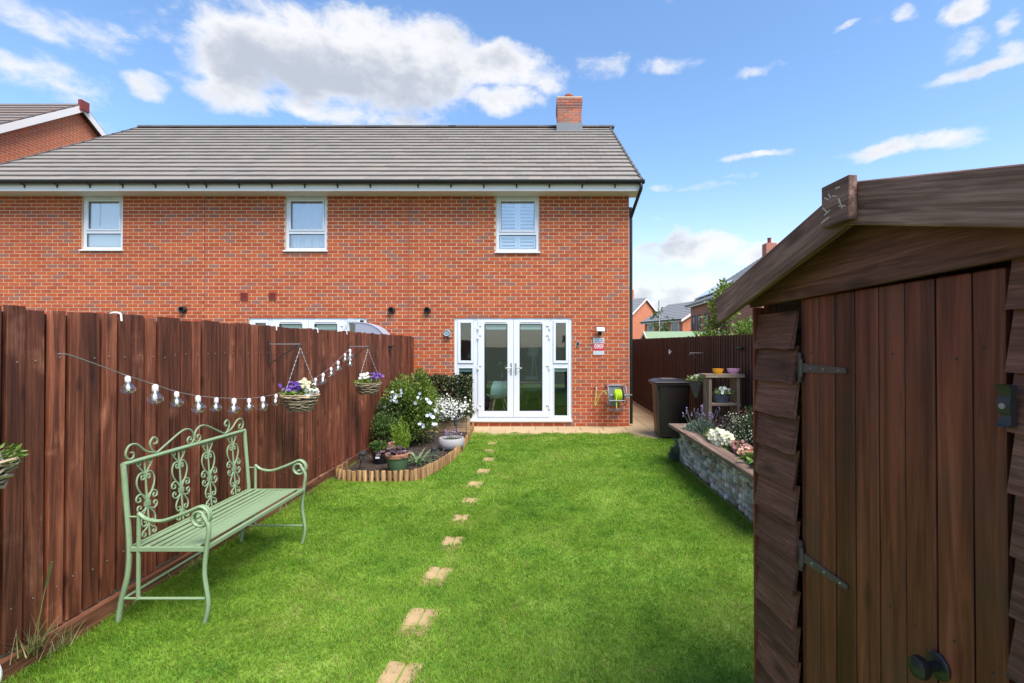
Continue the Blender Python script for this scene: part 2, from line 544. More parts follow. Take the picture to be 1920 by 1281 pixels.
def grass_mat(name, coords='Position', blade=True):
    m, nt, b, out = new_mat(name)
    g = nd(nt, 'ShaderNodeNewGeometry')
    pos = g.outputs['Position']
    n1 = noise_n(nt, pos, 1.1, 4, 0.6, 0.5)
    n2 = noise_n(nt, pos, 5.0, 4, 0.65)
    n3 = noise_n(nt, pos, 38.0, 3, 0.6)
    f = math_n(nt, 'ADD', math_n(nt, 'MULTIPLY', n1, 0.40), math_n(nt, 'ADD', math_n(nt, 'MULTIPLY', n2, 0.4), math_n(nt, 'MULTIPLY', n3, 0.2)))
    col = ramp_n(nt, f, [(0.33, (0.068, 0.155, 0.014)), (0.42, (0.142, 0.280, 0.022)), (0.49, (0.195, 0.340, 0.028)), (0.57, (0.255, 0.395, 0.040)), (0.68, (0.375, 0.45, 0.11))])
    if blade:
        r = g.outputs['Random Per Island']
        wn = nd(nt, 'ShaderNodeTexWhiteNoise', noise_dimensions='1D'); nt.links.new(r, wn.inputs['W'])
        dry = math_n(nt, 'GREATER_THAN', wn.outputs['Value'], math_n(nt, 'SUBTRACT', 1.16, math_n(nt, 'MULTIPLY', n1, 0.42)))
        col = mix_c(nt, dry, col, (0.34, 0.28, 0.11))
        col = hsv(nt, col, math_n(nt, 'ADD', 0.485, math_n(nt, 'MULTIPLY', r, 0.03)), 1.0, math_n(nt, 'ADD', 0.6, math_n(nt, 'MULTIPLY', r, 0.8)))
    else:
        col = hsv(nt, col, 0.5, 0.95, 0.8)
    nt.links.new(col, b.inputs['Base Color']); b.inputs['Roughness'].default_value = 0.6; b.inputs['Specular IOR Level'].default_value = 0.3
    if blade:
        t = nd(nt, 'ShaderNodeBsdfTranslucent'); nt.links.new(col, t.inputs[0])
        ms = nd(nt, 'ShaderNodeMixShader'); ms.inputs[0].default_value = 0.42
        nt.links.new(b.outputs[0], ms.inputs[1]); nt.links.new(t.outputs[0], ms.inputs[2])
        nt.links.new(ms.outputs[0], out.inputs['Surface'])
    return m


MT = {}
MT['brick_obj'] = brick_mat('brick_single', 'obj')
MT['brick_isl'] = brick_mat('brick_field', 'island')
MT['brick_chimney'] = basic('brick_chimney', (0.36, 0.115, 0.072), 0.85, 0.12, 20, rand='obj', rvar=0.2, alt=(0.25, 0.125, 0.10), altp=0.35)
MT['brick_tex'] = brick_tex('brickwork_far')
MT['brick_pink'] = brick_tex('brickwork_pink', (0.42, 0.135, 0.085), (0.33, 0.12, 0.085), (0.42, 0.3, 0.24))
MT['mortar'] = basic('mortar', (0.62, 0.46, 0.30), 0.95, 0.12, 3.0, 0.3, 120)
MT['tile'] = basic('roof_tile', (0.225, 0.198, 0.174), 0.72, 0.16, 5.0, 0.25, 40, rand='obj', rvar=0.065, hvar=0.006, alt=(0.238, 0.203, 0.174), altp=0.45, spec=0.4)
MT['tile_red'] = basic('roof_tile_brown', (0.185, 0.135, 0.115), 0.75, 0.16, 5.0, 0.25, 40, rand='obj', rvar=0.12, alt=(0.165, 0.135, 0.122), altp=0.4)
MT['ridge'] = basic('ridge_tile', (0.085, 0.078, 0.075), 0.75, 0.2, 6.0, rand='obj', rvar=0.2)
MT['slate_far'] = basic('roof_far', (0.21, 0.205, 0.21), 0.7, 0.1, 3.0)
MT['lead'] = basic('lead', (0.17, 0.18, 0.20), 0.5, 0.15, 9.0)
MT['upvc'] = basic('white_upvc', (0.68, 0.70, 0.745), 0.32, 0.03, 3.0)
MT['fascia'] = basic('fascia_white', (0.74, 0.70, 0.66), 0.42, 0.06, 3.0)
MT['black'] = basic('black_plastic', (0.012, 0.012, 0.013), 0.38, 0.1, 10)
MT['black_matt'] = basic('black_matt', (0.016, 0.016, 0.017), 0.75, 0.1, 10)
MT['vent_red'] = basic('terracotta_vent', (0.19, 0.028, 0.022), 0.6, 0.08, 10)
MT['glass'] = glass_mat('window_glass', (0.80, 0.88, 0.88), 0.06)
MT['glass_up'] = glass_mat('window_glass_upper', (0.95, 0.98, 0.99), 0.26)
MT['bulb_glass'] = glass_mat('bulb_glass', (0.985, 0.985, 0.99), 0.13, 1.8, 0.7)
MT['seal'] = basic('rubber_seal', (0.03, 0.032, 0.034), 0.7, 0.05)
MT['metal'] = basic('brushed_metal', (0.5, 0.5, 0.5), 0.32, 0.1, 20, metallic=0.9)
MT['chain'] = basic('dull_chain', (0.35, 0.32, 0.3), 0.45, 0.15, 30, metallic=0.7)
MT['iron'] = basic('dark_iron', (0.045, 0.04, 0.04), 0.5, 0.2, 30, metallic=0.3, bump=0.2, bscale=90)
MT['hinge'] = basic('hinge_iron', (0.10, 0.075, 0.07), 0.5, 0.3, 20, metallic=0.3, bump=0.3, bscale=80)
MT['room'] = basic('room_wall', (0.34, 0.33, 0.31), 0.9, 0.04)
MT['room_floor'] = basic('room_floor', (0.33, 0.26, 0.19), 0.5, 0.1)
MT['blind'] = basic('pale_blind', (0.62, 0.74, 0.70), 0.8, 0.04, transl=0.2)
MT['blind_blue'] = basic('blind_pale', (0.84, 0.89, 0.93), 0.8, 0.03, transl=0.25)
MT['curtain'] = basic('net_curtain', (0.80, 0.83, 0.88), 0.9, 0.05, transl=0.3)
MT['shutter'] = basic('shutter_white', (0.78, 0.80, 0.82), 0.5, 0.03)
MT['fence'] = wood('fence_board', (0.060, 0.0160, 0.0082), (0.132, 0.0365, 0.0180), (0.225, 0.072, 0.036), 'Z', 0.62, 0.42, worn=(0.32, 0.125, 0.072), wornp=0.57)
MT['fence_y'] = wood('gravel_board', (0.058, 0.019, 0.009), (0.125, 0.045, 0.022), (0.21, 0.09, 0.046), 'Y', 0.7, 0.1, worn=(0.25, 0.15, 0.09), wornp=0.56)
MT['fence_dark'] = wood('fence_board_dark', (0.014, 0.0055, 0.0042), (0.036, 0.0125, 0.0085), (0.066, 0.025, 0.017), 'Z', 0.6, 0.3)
MT['fence_back'] = wood('fence_backing', (0.018, 0.006, 0.004), (0.034, 0.011, 0.007), (0.055, 0.019, 0.012), 'Z', 0.75, 0.2)  # backing far darker than the boards: shade of the gaps put into its colour
MT['shed'] = wood('shed_board', (0.066, 0.0150, 0.0080), (0.128, 0.0295, 0.0152), (0.205, 0.055, 0.029), 'Z', 0.5, 0.34, across=30, worn=(0.058, 0.026, 0.019), wornp=0.50, bump=0.18)
MT['shed_lap'] = wood('shed_lap', (0.088, 0.0300, 0.0200), (0.135, 0.0480, 0.0330), (0.205, 0.082, 0.058), 'X', 0.65, 0.26, across=60, along=3.2, bump=0.5, worn=(0.23, 0.115, 0.085), wornp=0.60)
MT['barge'] = wood('shed_barge', (0.088, 0.041, 0.030), (0.20, 0.100, 0.074), (0.34, 0.19, 0.15), 'X', 0.65, 0.12, across=50, along=2.2, bump=0.5, worn=(0.36, 0.24, 0.21), wornp=0.58)
MT['felt'] = basic('roof_felt', (0.05, 0.05, 0.048), 0.95, 0.25, 30, 0.5, 200)
MT['timber'] = wood('raw_timber', (0.22, 0.135, 0.07), (0.40, 0.26, 0.145), (0.52, 0.37, 0.22), 'X', 0.75, 0.15, worn=(0.30, 0.24, 0.17), wornp=0.6)
MT['log'] = wood('log_edging', (0.10, 0.048, 0.018), (0.26, 0.142, 0.055), (0.42, 0.265, 0.125), 'Z', 0.75, 0.22, across=32, bump=0.4, worn=(0.15, 0.11, 0.08), wornp=0.60)
MT['shelf'] = wood('weathered_timber', (0.10, 0.070, 0.05), (0.20, 0.150, 0.108), (0.30, 0.235, 0.175), 'X', 0.8, 0.15)
MT['shelf_z'] = wood('weathered_timber_upright', (0.09, 0.058, 0.04), (0.17, 0.115, 0.08), (0.26, 0.185, 0.135), 'Z', 0.8, 0.15)
MT['cap'] = wood('planter_cap', (0.095, 0.058, 0.043), (0.18, 0.115, 0.083), (0.27, 0.18, 0.135), 'Y', 0.75, 0.1)
MT['sage'] = basic('sage_paint', (0.215, 0.300, 0.168), 0.42, 0.14, 12, 0.12, 120, spec=0.5, chip=(0.13, 0.10, 0.06))
MT['slab'] = basic('paving_slab', (0.40, 0.285, 0.155), 0.9, 0.14, 5, 0.35, 90, rand='obj', rvar=0.09)
MT['paver'] = basic('block_paver', (0.40, 0.270, 0.135), 0.92, 0.32, 11, 0.5, 130, rand='obj', rvar=0.08)
MT['sand'] = basic('jointing_sand', (0.30, 0.22, 0.13), 0.95, 0.2, 20, 0.4, 150)
MT['soil'] = basic('soil', (0.035, 0.022, 0.015), 0.95, 0.45, 18, 0.9, 60)
MT['earth'] = basic('earth', (0.085, 0.10, 0.045), 0.95, 0.3, 0.8, 0.3, 20)
MT['lawn'] = grass_mat('lawn_ground', blade=False)
MT['blade'] = grass_mat('grass_blade', blade=True)

# ------------------------------------------------------------------ setting: ground
FX = -2.68          # garden face of the left fence
RX = 2.82           # garden face of the right fence
HY = 10.0           # rear wall of the terrace
HX1 = 1.80          # its outer corner
PARTY = [-11.85, -7.07, -2.81, HX1]

tag(MB().box(-1200, 1200, -600, 1400, -0.6, -0.06).build('ground', MT['earth']), kind='structure')

BED = [(-2.62, 5.96), (-1.66, 5.95), (-1.50, 6.20), (-1.41, 6.55), (-1.335, 7.10), (-1.31, 7.7), (-1.32, 8.3), (-1.37, 9.05), (-1.40, 9.62), (-2.62, 9.62)]
LAWN_END = 9.22


def in_poly(px, py, P):
    inside = np.zeros(len(px), dtype=bool); n = len(P); j = n - 1
    for i in range(n):
        xi, yi = P[i]; xj, yj = P[j]
        c = ((yi > py) != (yj > py)) & (px < (xj - xi) * (py - yi) / (yj - yi + 1e-12) + xi)
        inside ^= c; j = i
    return inside


lawn = MB()
nx, ny = 46, 100
rng = np.random.default_rng(3)
for j in range(ny + 1):
    for i in range(nx + 1):
        x = -2.75 + 5.6 * i / nx; y = -1.0 + 10.3 * j / ny
        z = -0.006 + 0.008 * math.sin(x * 2.1 + 0.6 * y) * math.sin(y * 1.7) * min(abs(x + 0.78) / 0.5, 1) if 0.5 < y < 9.0 else -0.006
        lawn.v.append((x, y, z))
for j in range(ny):
    for i in range(nx):
        a = j * (nx + 1) + i
        lawn.f.append((a, a + 1, a + nx + 2, a + nx + 1))
tag(lawn.build('lawn', MT['lawn'], smooth=True), kind='structure')

STONES = [(745, 1272), (786, 1161), (818, 1077), (849, 1016), (865, 972), (881, 939), (891, 907), (907, 883), (916, 861), (918, 845), (924, 831)]
STONE_POS = [ground_at(*p) for p in STONES]


def grass():
    rng = np.random.default_rng(11)
    zones = [(0.9, 2.2, 5000), (2.2, 3.4, 24000), (3.4, 5.0, 19000), (5.0, 7.0, 11000), (7.0, 9.5, 7500)]
    P = []
    for (a, b, d) in zones:
        n = int((b - a) * 4.7 * d)
        P.append(np.stack([rng.uniform(-2.66, 2.0, n), rng.uniform(a, b, n)], 1))
    P.append(np.stack([rng.uniform(1.93, 2.78, 9500), rng.uniform(6.98, 8.72, 9500)], 1))
    P = np.concatenate(P)
    x, y = P[:, 0], P[:, 1]
    edge = 9.20 + 0.05 * np.sin(x * 9) + 0.04 * np.sin(x * 23 + 1) - 0.5 * np.clip((x - 1.62) / 0.38, 0, 1)
    keep = (y < edge) & ~in_poly(x, y, BED)
    keep &= ~((x > 1.93) & (y > 3.9) & (y < 6.98))
    s_edge = 0.80 - 0.0955 * (y - 1.885)
    keep &= ~((y < 2.0) & (x > s_edge))
    for i, s in enumerate(STONE_POS):
        hw = 0.076 - 0.0028 * i; hl = 0.104 - 0.0068 * i
        wob = 0.012 * np.sin(x * 70 + i) + 0.014 * np.sin(y * 55 + x * 40 + 2 * i) + rng.normal(0, 0.015, len(x))
        keep &= ~((np.abs(x - s.x) < hw + wob) & (np.abs(y - s.y - 0.02) < hl + wob))
    x, y = x[keep], y[keep]; n = len(x)
    # tufty height field
    def vn(px, py, sc, seed):
        r = np.random.default_rng(seed); T = r.random((64, 64))
        u = (px * sc) % 64; v = (py * sc) % 64; i = u.astype(int); j = v.astype(int); fu = u - i; fv = v - j
        fu = fu * fu * (3 - 2 * fu); fv = fv * fv * (3 - 2 * fv); i2 = (i + 1) % 64; j2 = (j + 1) % 64
        return (T[i, j] * (1 - fu) + T[i2, j] * fu) * (1 - fv) + (T[i, j2] * (1 - fu) + T[i2, j2] * fu) * fv
    t = 0.5 * vn(x + 9, y, 3.2, 1) + 0.3 * vn(x + 9, y, 9, 2) + 0.2 * vn(x + 9, y, 21, 3)
    near_fence = np.clip((-2.36 - x) / 0.25, 0, 1)
    near_wall = np.clip((x - 1.82) / 0.12, 0, 1) * (y < 6.98)
    h = (0.014 + 0.030 * t) * rng.uniform(0.6, 1.35, n) * (1 + 0.9 * near_fence + 0.8 * near_wall)
    lng = rng.random(n) < 0.004
    h[lng] *= 1.9
    w = np.where(y < 3.4, 0.0028, np.where(y < 5, 0.0034, np.where(y < 7, 0.0050, 0.0068))) * rng.uniform(0.7, 1.3, n)
    yaw = rng.uniform(0, 2 * math.pi, n)
    lean = rng.uniform(0.3, 1.6, n); la = rng.uniform(0, 2 * math.pi, n) * 0.75 + 4 * vn(x + 5, y, 2.3, 5)
    lx, ly = np.cos(la) * lean * h, np.sin(la) * lean * h
    cx, cy = np.cos(yaw) * w / 2, np.sin(yaw) * w / 2
    z0 = 0.008 * np.sin(x * 2.1 + 0.6 * y) * np.sin(y * 1.7) - 0.008
    V = np.empty((n, 5, 3), dtype=np.float32)
    V[:, 0] = np.stack([x - cx, y - cy, z0], 1); V[:, 1] = np.stack([x + cx, y + cy, z0], 1)
    mx, my, mz = x + lx * 0.35, y + ly * 0.35, z0 + h * 0.6
    V[:, 2] = np.stack([mx + cx * 0.8, my + cy * 0.8, mz], 1); V[:, 3] = np.stack([mx - cx * 0.8, my - cy * 0.8, mz], 1)
    V[:, 4] = np.stack([x + lx, y + ly, z0 + h * (1.02 - 0.30 * lean)], 1)
    base = np.arange(n)[:, None] * 5
    quad = base + np.array([0, 1, 2, 3]); tri = base + np.array([3, 2, 4])
    idx = np.concatenate([quad, tri], 1).ravel()
    pn = np.tile([4, 3], n)
    me = np_mesh('lawn_grass', V.reshape(-1, 3), pn, idx, MT['blade'])
    tag(link('lawn_grass', me), 'short mown green grass covering the lawn', 'grass', kind='stuff')


grass()

# paving along the house and down the side passage
patio = tag(MB().box(-2.55, RX - 0.03, 8.62, 17.5, -0.03, -0.012).build('patio', MT['sand']), kind='structure')
slab_me = MB().box(-0.224, 0.224, -0.224, 0.224, -0.02, 0.0).mesh('paving_slab', MT['slab'], bevel=0.004)
x = -1.30
k = 0
while x < RX:
    for (y0, y1) in ([(9.3, 9.98)] if x < 1.7 else [(8.7, 17.4)]):
        y = y0 + 0.23 if x > 1.7 else 9.755
        while y < y1:
            w_ok = x + 0.23 < RX - 0.02
            if w_ok:
                o = link('paving_slab', slab_me, patio, loc=(x, y, 0.004 + random.uniform(-0.002, 0.002)), rot=(0, 0, random.uniform(-0.004, 0.004)))
            y += 0.458
    x += 0.458
    k += 1
# narrow edging row between slabs and lawn
for i in range(10):
    xx = -1.30 + i * 0.458
    link('paving_slab', slab_me, patio, loc=(xx - 0.12, 9.30, 0.002), rot=(0, 0, random.uniform(-0.01, 0.01)))

# stepping stones in the lawn
pv1 = MB().box(-0.047, 0.047, -0.097, 0.097, -0.05, 0.0).mesh('paver', MT['paver'], bevel=0.006)
ORD = ['eleventh', 'tenth', 'ninth', 'eighth', 'seventh', 'sixth', 'fifth', 'fourth', 'third', 'second', 'first']
for i, s in enumerate(STONE_POS):
    st = empty('stepping_stone', (s.x, s.y, 0.0), R(random.uniform(-7, 3)),
               ORD[i] + ' sandy stepping stone along the lawn, counted from the patio', 'stepping stone', 'stepping stones running up the lawn')
    st.scale = (1 - 0.02 * i, 1 - 0.03 * i, 1)
    link('paver', pv1, st, True, loc=(-0.051, 0.045, 0.003))
    link('paver', pv1, st, True, loc=(0.051, 0.045, 0.001))
    link('paver', pv1, st, True, loc=(0.0, -0.108, -0.001), rot=(0, 0, R(90)))

# ------------------------------------------------------------------ the brick terrace
EZ, EY = 5.0, 9.65            # eaves line of the tiles
RZ, RY = 8.20, 14.30          # ridge
WT = 4.80                     # wall top / soffit
slope = math.atan2(RZ - EZ, RY - EY)
slen = math.hypot(RZ - EZ, RY - EY)
BW, BH = 0.225, 0.075


def openings_cells(x0, x1, z0, z1, ops):
    xs = sorted({x0, x1, *[v for o in ops for v in o[:2] if x0 < v < x1]}); zs = sorted({z0, z1, *[v for o in ops for v in o[2:] if z0 < v < z1]})
    for i in range(len(xs) - 1):
        for j in range(len(zs) - 1):
            cx, cz = (xs[i] + xs[i+1]) / 2, (zs[j] + zs[j+1]) / 2
            if not any(o[0] < cx < o[1] and o[2] < cz < o[3] for o in ops):
                yield xs[i], xs[i+1], zs[j], zs[j+1]


brick_me = MB().box(-0.105, 0.105, -0.005, 0.05, -0.0305, 0.0305).mesh('brick', MT['brick_obj'])
tile_w, tile_pitch, NC = 0.300, 0.303, 16
tile_gauge = slen / NC
tile_me = MB().box(-tile_w / 2, tile_w / 2, 0, tile_gauge + 0.06, 0, 0.034).mesh('roof_tile', MT['tile'])


def brick_segments(x0, x1, z0, z1, ops, zstart=0.0):
    rows = int(math.ceil((z1 - zstart) / BH))
    for r in range(rows):
        za = zstart + r * BH; zb = min(za + BH, z1)
        if zb - za < 0.02: continue
        off = (r % 2) * BW / 2
        i0 = math.floor((x0 - off) / BW) - 1; i1 = math.ceil((x1 - off) / BW) + 1
        for i in range(i0, i1):
            a = max(i * BW + off, x0); b = min((i + 1) * BW + off, x1)
            if b - a < 0.03: continue
            segs = [(a, b)]
            zc = (za + zb) / 2
            for o in ops:
                if o[2] < zc < o[3]:
                    ns = []
                    for (p, q) in segs:
                        if q <= o[0] or p >= o[1]: ns.append((p, q)); continue
                        if p < o[0]: ns.append((p, o[0]))
                        if q > o[1]: ns.append((o[1], q))
                    segs = ns
            for (p, q) in segs:
                if q - p > 0.035: yield p, q, za, zb


def upper_window(house, cx, w, z0, z1, inner):
    x0, x1 = cx - w / 2, cx + w / 2
    f = MB(); f.frame(x0 + 0.002, x1 - 0.002, z0, z1 - 0.002, 0.062, HY + 0.03, HY + 0.10)
    zt = z0 + (z1 - z0) * 0.335
    f.box(x0 + 0.062, x1 - 0.062, HY + 0.032, HY + 0.098, zt - 0.030, zt + 0.030)
    win = f.build('window', MT['upvc'], house, bevel=0.004)
    s = MB(); s.frame(x0 + 0.066, x1 - 0.066, zt + 0.031, z1 - 0.066, 0.034, HY + 0.018, HY + 0.075)
    s.build('sash', MT['upvc'], win, bevel=0.004)
    for (a, b) in ((zt + 0.066, z1 - 0.101), (z0 + 0.064, zt - 0.032)):
        MB().box(x0 + 0.064, x1 - 0.064, HY + 0.058, HY + 0.064, a, b).build('pane', MT['glass_up'], win)
        MB().frame(x0 + (0.098 if a > zt else 0.062), x1 - (0.098 if a > zt else 0.062), a - 0.002, b + 0.002, 0.010, HY + 0.050, HY + 0.057).build('seal', MT['seal'], win)
    MB().box(x0 - 0.03, x1 + 0.03, HY - 0.045, HY + 0.04, z0 - 0.032, z0 - 0.002).build('sill', MT['upvc'], win, bevel=0.004)
    MB().box(cx - 0.18, cx + 0.18, HY + 0.016, HY + 0.030, z1 - 0.045, z1 - 0.030).build('trickle_vent', MT['upvc'], win)
    # shallow room behind
    rm = MB()
    rm.poly([(x0 - 0.4, HY + 1.5, z0 - 0.6), (x1 + 0.4, HY + 1.5, z0 - 0.6), (x1 + 0.4, HY + 1.5, z1 + 0.1), (x0 - 0.4, HY + 1.5, z1 + 0.1)])
    for xx in (x0 - 0.4, x1 + 0.4):
        rm.poly([(xx, HY + 0.12, z0 - 0.6), (xx, HY + 1.5, z0 - 0.6), (xx, HY + 1.5, z1 + 0.1), (xx, HY + 0.12, z1 + 0.1)])
    rm.poly([(x0 - 0.4, HY + 0.12, z0 - 0.6), (x1 + 0.4, HY + 0.12, z0 - 0.6), (x1 + 0.4, HY + 1.5, z0 - 0.6), (x0 - 0.4, HY + 1.5, z0 - 0.6)])
    rm.poly([(x0 - 0.4, HY + 0.12, z1 + 0.1), (x1 + 0.4, HY + 0.12, z1 + 0.1), (x1 + 0.4, HY + 1.5, z1 + 0.1), (x0 - 0.4, HY + 1.5, z1 + 0.1)])
    rm.build('room_lining', MT['room'], house)
    inner(x0 + 0.06, x1 - 0.06, z0 + 0.06, z1 - 0.07)


def inner_blind(x0, x1, z0, z1):
    o = MB()
    o.box(x0 + 0.02, x1 - 0.02, HY + 0.084, HY + 0.09, z0 + 0.02, z1)
    o.box(x0 + 0.01, x1 - 0.01, HY + 0.08, HY + 0.094, z0 + 0.005, z0 + 0.025)
    r = o.build('roller_blind', MT['blind_blue'])
    MB().box((x0 + x1) / 2 - 0.13, (x0 + x1) / 2 - 0.11, HY + 0.076, HY + 0.082, z0 + 0.45, z1 - 0.05).build('pull_cord', MT['seal'], r)
    tag(r, 'pale roller blind drawn inside the upstairs window above the lamp string', 'blind')


def inner_curtain(x0, x1, z0, z1):
    m = MB(); n = 80
    for i in range(n + 1):
        t = i / n; x = x0 + (x1 - x0) * t
        y = HY + 0.135 + 0.022 * math.sin(t * 58) + 0.012 * math.sin(t * 23 + 1)
        for z in (z0 - 0.05, z1):
            m.v.append((x, y, z))
    for i in range(n):
        m.f.append((2 * i, 2 * i + 2, 2 * i + 3, 2 * i + 1))
    tag(m.build('net_curtain', MT['curtain'], smooth=True), 'pleated pale net curtain hanging in an upstairs window', 'curtain')


def inner_shutter(x0, x1, z0, z1):
    root = empty('window_shutter', ((x0 + x1) / 2, HY + 0.2, z0), label='white louvred plantation shutters closed inside the upstairs window', cat='shutter')
    xm = (x0 + x1) / 2
    for (a, b) in ((x0, xm - 0.004), (xm + 0.004, x1)):
        m = MB(); m.frame(a, b, z0 - 0.02, z1, 0.05, HY + 0.112, HY + 0.142)
        m.build('shutter_frame', MT['shutter'], root)
        lv = MB(); c = (a + b) / 2; hw = (b - a) / 2 - 0.052
        lv.quadbox([(-hw, -0.022, -0.022), (hw, -0.022, -0.022), (hw, -0.016, -0.026), (-hw, -0.016, -0.026),
                    (-hw, 0.016, 0.026), (hw, 0.016, 0.026), (hw, 0.022, 0.022), (-hw, 0.022, 0.022)])
        lm = lv.mesh('louvre', MT['shutter'])
        z = z0 + 0.06
        while z < z1 - 0.06:
            link('louvre', lm, root, loc=(c, HY + 0.128, z)); z += 0.074


def french_doors(house, cx, end=False, open_sash=False):
    """cx = centre; drawn at the end house's measured size"""
    s = cx + 0.622
    X = lambda px: (px - CX) / 90.0 + s
    Z = lambda py: CH + (CY - py) / 90.0
    x0, x1 = X(852), X(1072); z0, z1 = Z(787), Z(594)
    y0, y1 = HY + 0.02, HY + 0.09
    fr = MB()
    fr.box(x0 + .002, x1 - .002, y0, y1, z1 - 0.075, z1 - .002)
    fr.box(x0 + .002, x1 - .002, y0, y1, z0, z0 + 0.055)
    for (a, b) in ((x0 + .002, X(858)), (X(888), X(896)), (X(1031), X(1037)), (X(1066), x1 - .002)):
        fr.box(a, b, y0, y1, z0 + 0.055, z1 - 0.075)
    zt = Z(685)
    for (a, b) in ((X(858), X(888)), (X(1037), X(1066))):
        fr.box(a, b, y0 + .001, y1, zt - 0.04, zt + 0.04)
    frame = fr.build('door_frame', MT['upvc'], house, bevel=0.004)
    MB().box(x0 - 0.01, x1 + 0.01, HY - 0.05, HY + 0.03, z0 - 0.035, z0 - 0.002).build('threshold', MT['upvc'], frame, bevel=0.004)
    # sidelights
    for k, (a, b) in enumerate(((X(858), X(888)), (X(1037), X(1066)))):
        if not (open_sash and k == 1):
            sash = MB(); sash.frame(a + .003, b - .003, zt + 0.042, z1 - 0.077, 0.052, y0 - 0.018, y1 - 0.02)
            so = sash.build('sidelight', MT['upvc'], house, bevel=0.004)
            MB().box(a + 0.05, b - 0.05, HY + 0.045, HY + 0.05, zt + 0.09, z1 - 0.125).build('pane', MT['glass'], so)
        else:
            sash = MB(); wd = b - a - 0.006
            sash.frame(0, wd, zt + 0.042, z1 - 0.077, 0.052, -0.03, 0.03)
            so = sash.build('sidelight', MT['upvc'], house, bevel=0.004)
            so.parent = None; so.location = (a + 0.003, y0 - 0.03, 0); so.rotation_euler = (0, 0, R(-26)); attach(so, house)
            link('pane', MB().box(0.05, wd - 0.05, -0.003, 0.003, zt + 0.09, z1 - 0.125).mesh('pane', MT['glass']), so, True)
        lo = MB(); lo.frame(a + .003, b - .003, z0 + 0.057, zt - 0.042, 0.022, y0 - 0.006, y1 - 0.02)
        lw = lo.build('sidelight', MT['upvc'], house, bevel=0.003)
        MB().box(a + 0.02, b - 0.02, HY + 0.045, HY + 0.05, z0 + 0.075, zt - 0.06).build('pane', MT['glass'], lw)
        MB().box(a + 0.026, b - 0.026, HY + 0.052, HY + 0.058, zt - 0.135, zt - 0.066).build('blind_cassette', MT['blind'], lw)
    # two leaves
    for k, (a, b, ga, gb) in enumerate(((X(896) + .003, X(963) - .003, X(908), X(951.5)), (X(963) + .003, X(1031) - .003, X(974), X(1017)))):
        d = MB(); ya, yb = y0 - 0.02, y1 - 0.025
        za, zb = z0 + 0.058, z1 - 0.078; gz0, gz1 = Z(771), Z(607.5)
        d.box(a, ga, ya, yb, za, zb); d.box(gb, b, ya, yb, za, zb)
        d.box(ga, gb, ya, yb, za, gz0); d.box(ga, gb, ya, yb, gz1, zb)
        door = d.build('door', MT['upvc'], house, bevel=0.003)
        MB().box(ga - 0.01, gb + 0.01, HY + 0.035, HY + 0.04, gz0 - 0.01, gz1 + 0.01).build('pane', MT['glass'], door)
        MB().frame(ga, gb, gz0, gz1, 0.012, ya + 0.004, ya + 0.018).build('seal', MT['seal'], door)
        MB().box(ga + 0.014, gb - 0.014, HY + 0.042, HY + 0.05, gz1 - 0.115, gz1 - 0.014).build('blind_cassette', MT['blind'], door)
        MB().box(ga + 0.02, gb - 0.02, ya - 0.012, ya - 0.001, gz1 + 0.035, gz1 + 0.05).build('trickle_vent', MT['upvc'], door)
        hx = b - 0.045 if k == 0 else a + 0.045
        hd = MB(); hz = Z(690)
        hd.box(hx - 0.016, hx + 0.016, ya - 0.012, ya - 0.001, hz - 0.14, hz + 0.1)
        sg = -1 if k == 0 else 1
        hd.tube([(hx, ya - 0.001, hz), (hx, ya - 0.05, hz), (hx + sg * 0.02, ya - 0.055, hz), (hx + sg * 0.125, ya - 0.052, hz - 0.004)], 0.010, 8)
        hd.build('handle', MT['metal'], door, smooth=True)
        ex = a + 0.004 if k == 0 else b - 0.004
        for py in (614, 632, 689, 763):
            hb = MB(); q = Z(py)
            hb.box(ex - 0.018, ex + 0.018, ya - 0.02, ya - 0.001, q - 0.045, q + 0.03)
            hb.box(min(ex, ex - sg * 0.07), max(ex, ex - sg * 0.07), ya - 0.017, ya - 0.002, q + 0.031, q + 0.047)
            hb.build('hinge', MT['upvc'], door)
    # the room behind
    a, b = x0 - 0.75, x1 + (1.15 if end else 0.75)
    yb, zf, zc = HY + 3.6, z0 - 0.02, 2.48
    rm = MB()
    rm.poly([(a, yb, zf), (b, yb, zf), (b, yb, zc), (a, yb, zc)])
    rm.poly([(a, HY + .11, zf), (a, yb, zf), (a, yb, zc), (a, HY + .11, zc)]); rm.poly([(b, HY + .11, zf), (b, yb, zf), (b, yb, zc), (b, HY + .11, zc)])
    rm.poly([(a, HY + .11, zc), (b, HY + .11, zc), (b, yb, zc), (a, yb, zc)])
    rl = rm.build('room_lining', MT['room'], house)
    MB().poly([(a, HY + .1, zf), (b, HY + .1, zf), (b, yb, zf), (a, yb, zf)]).build('room_floor', MT['room_floor'], house)
    return (x0, x1, z0, z1)


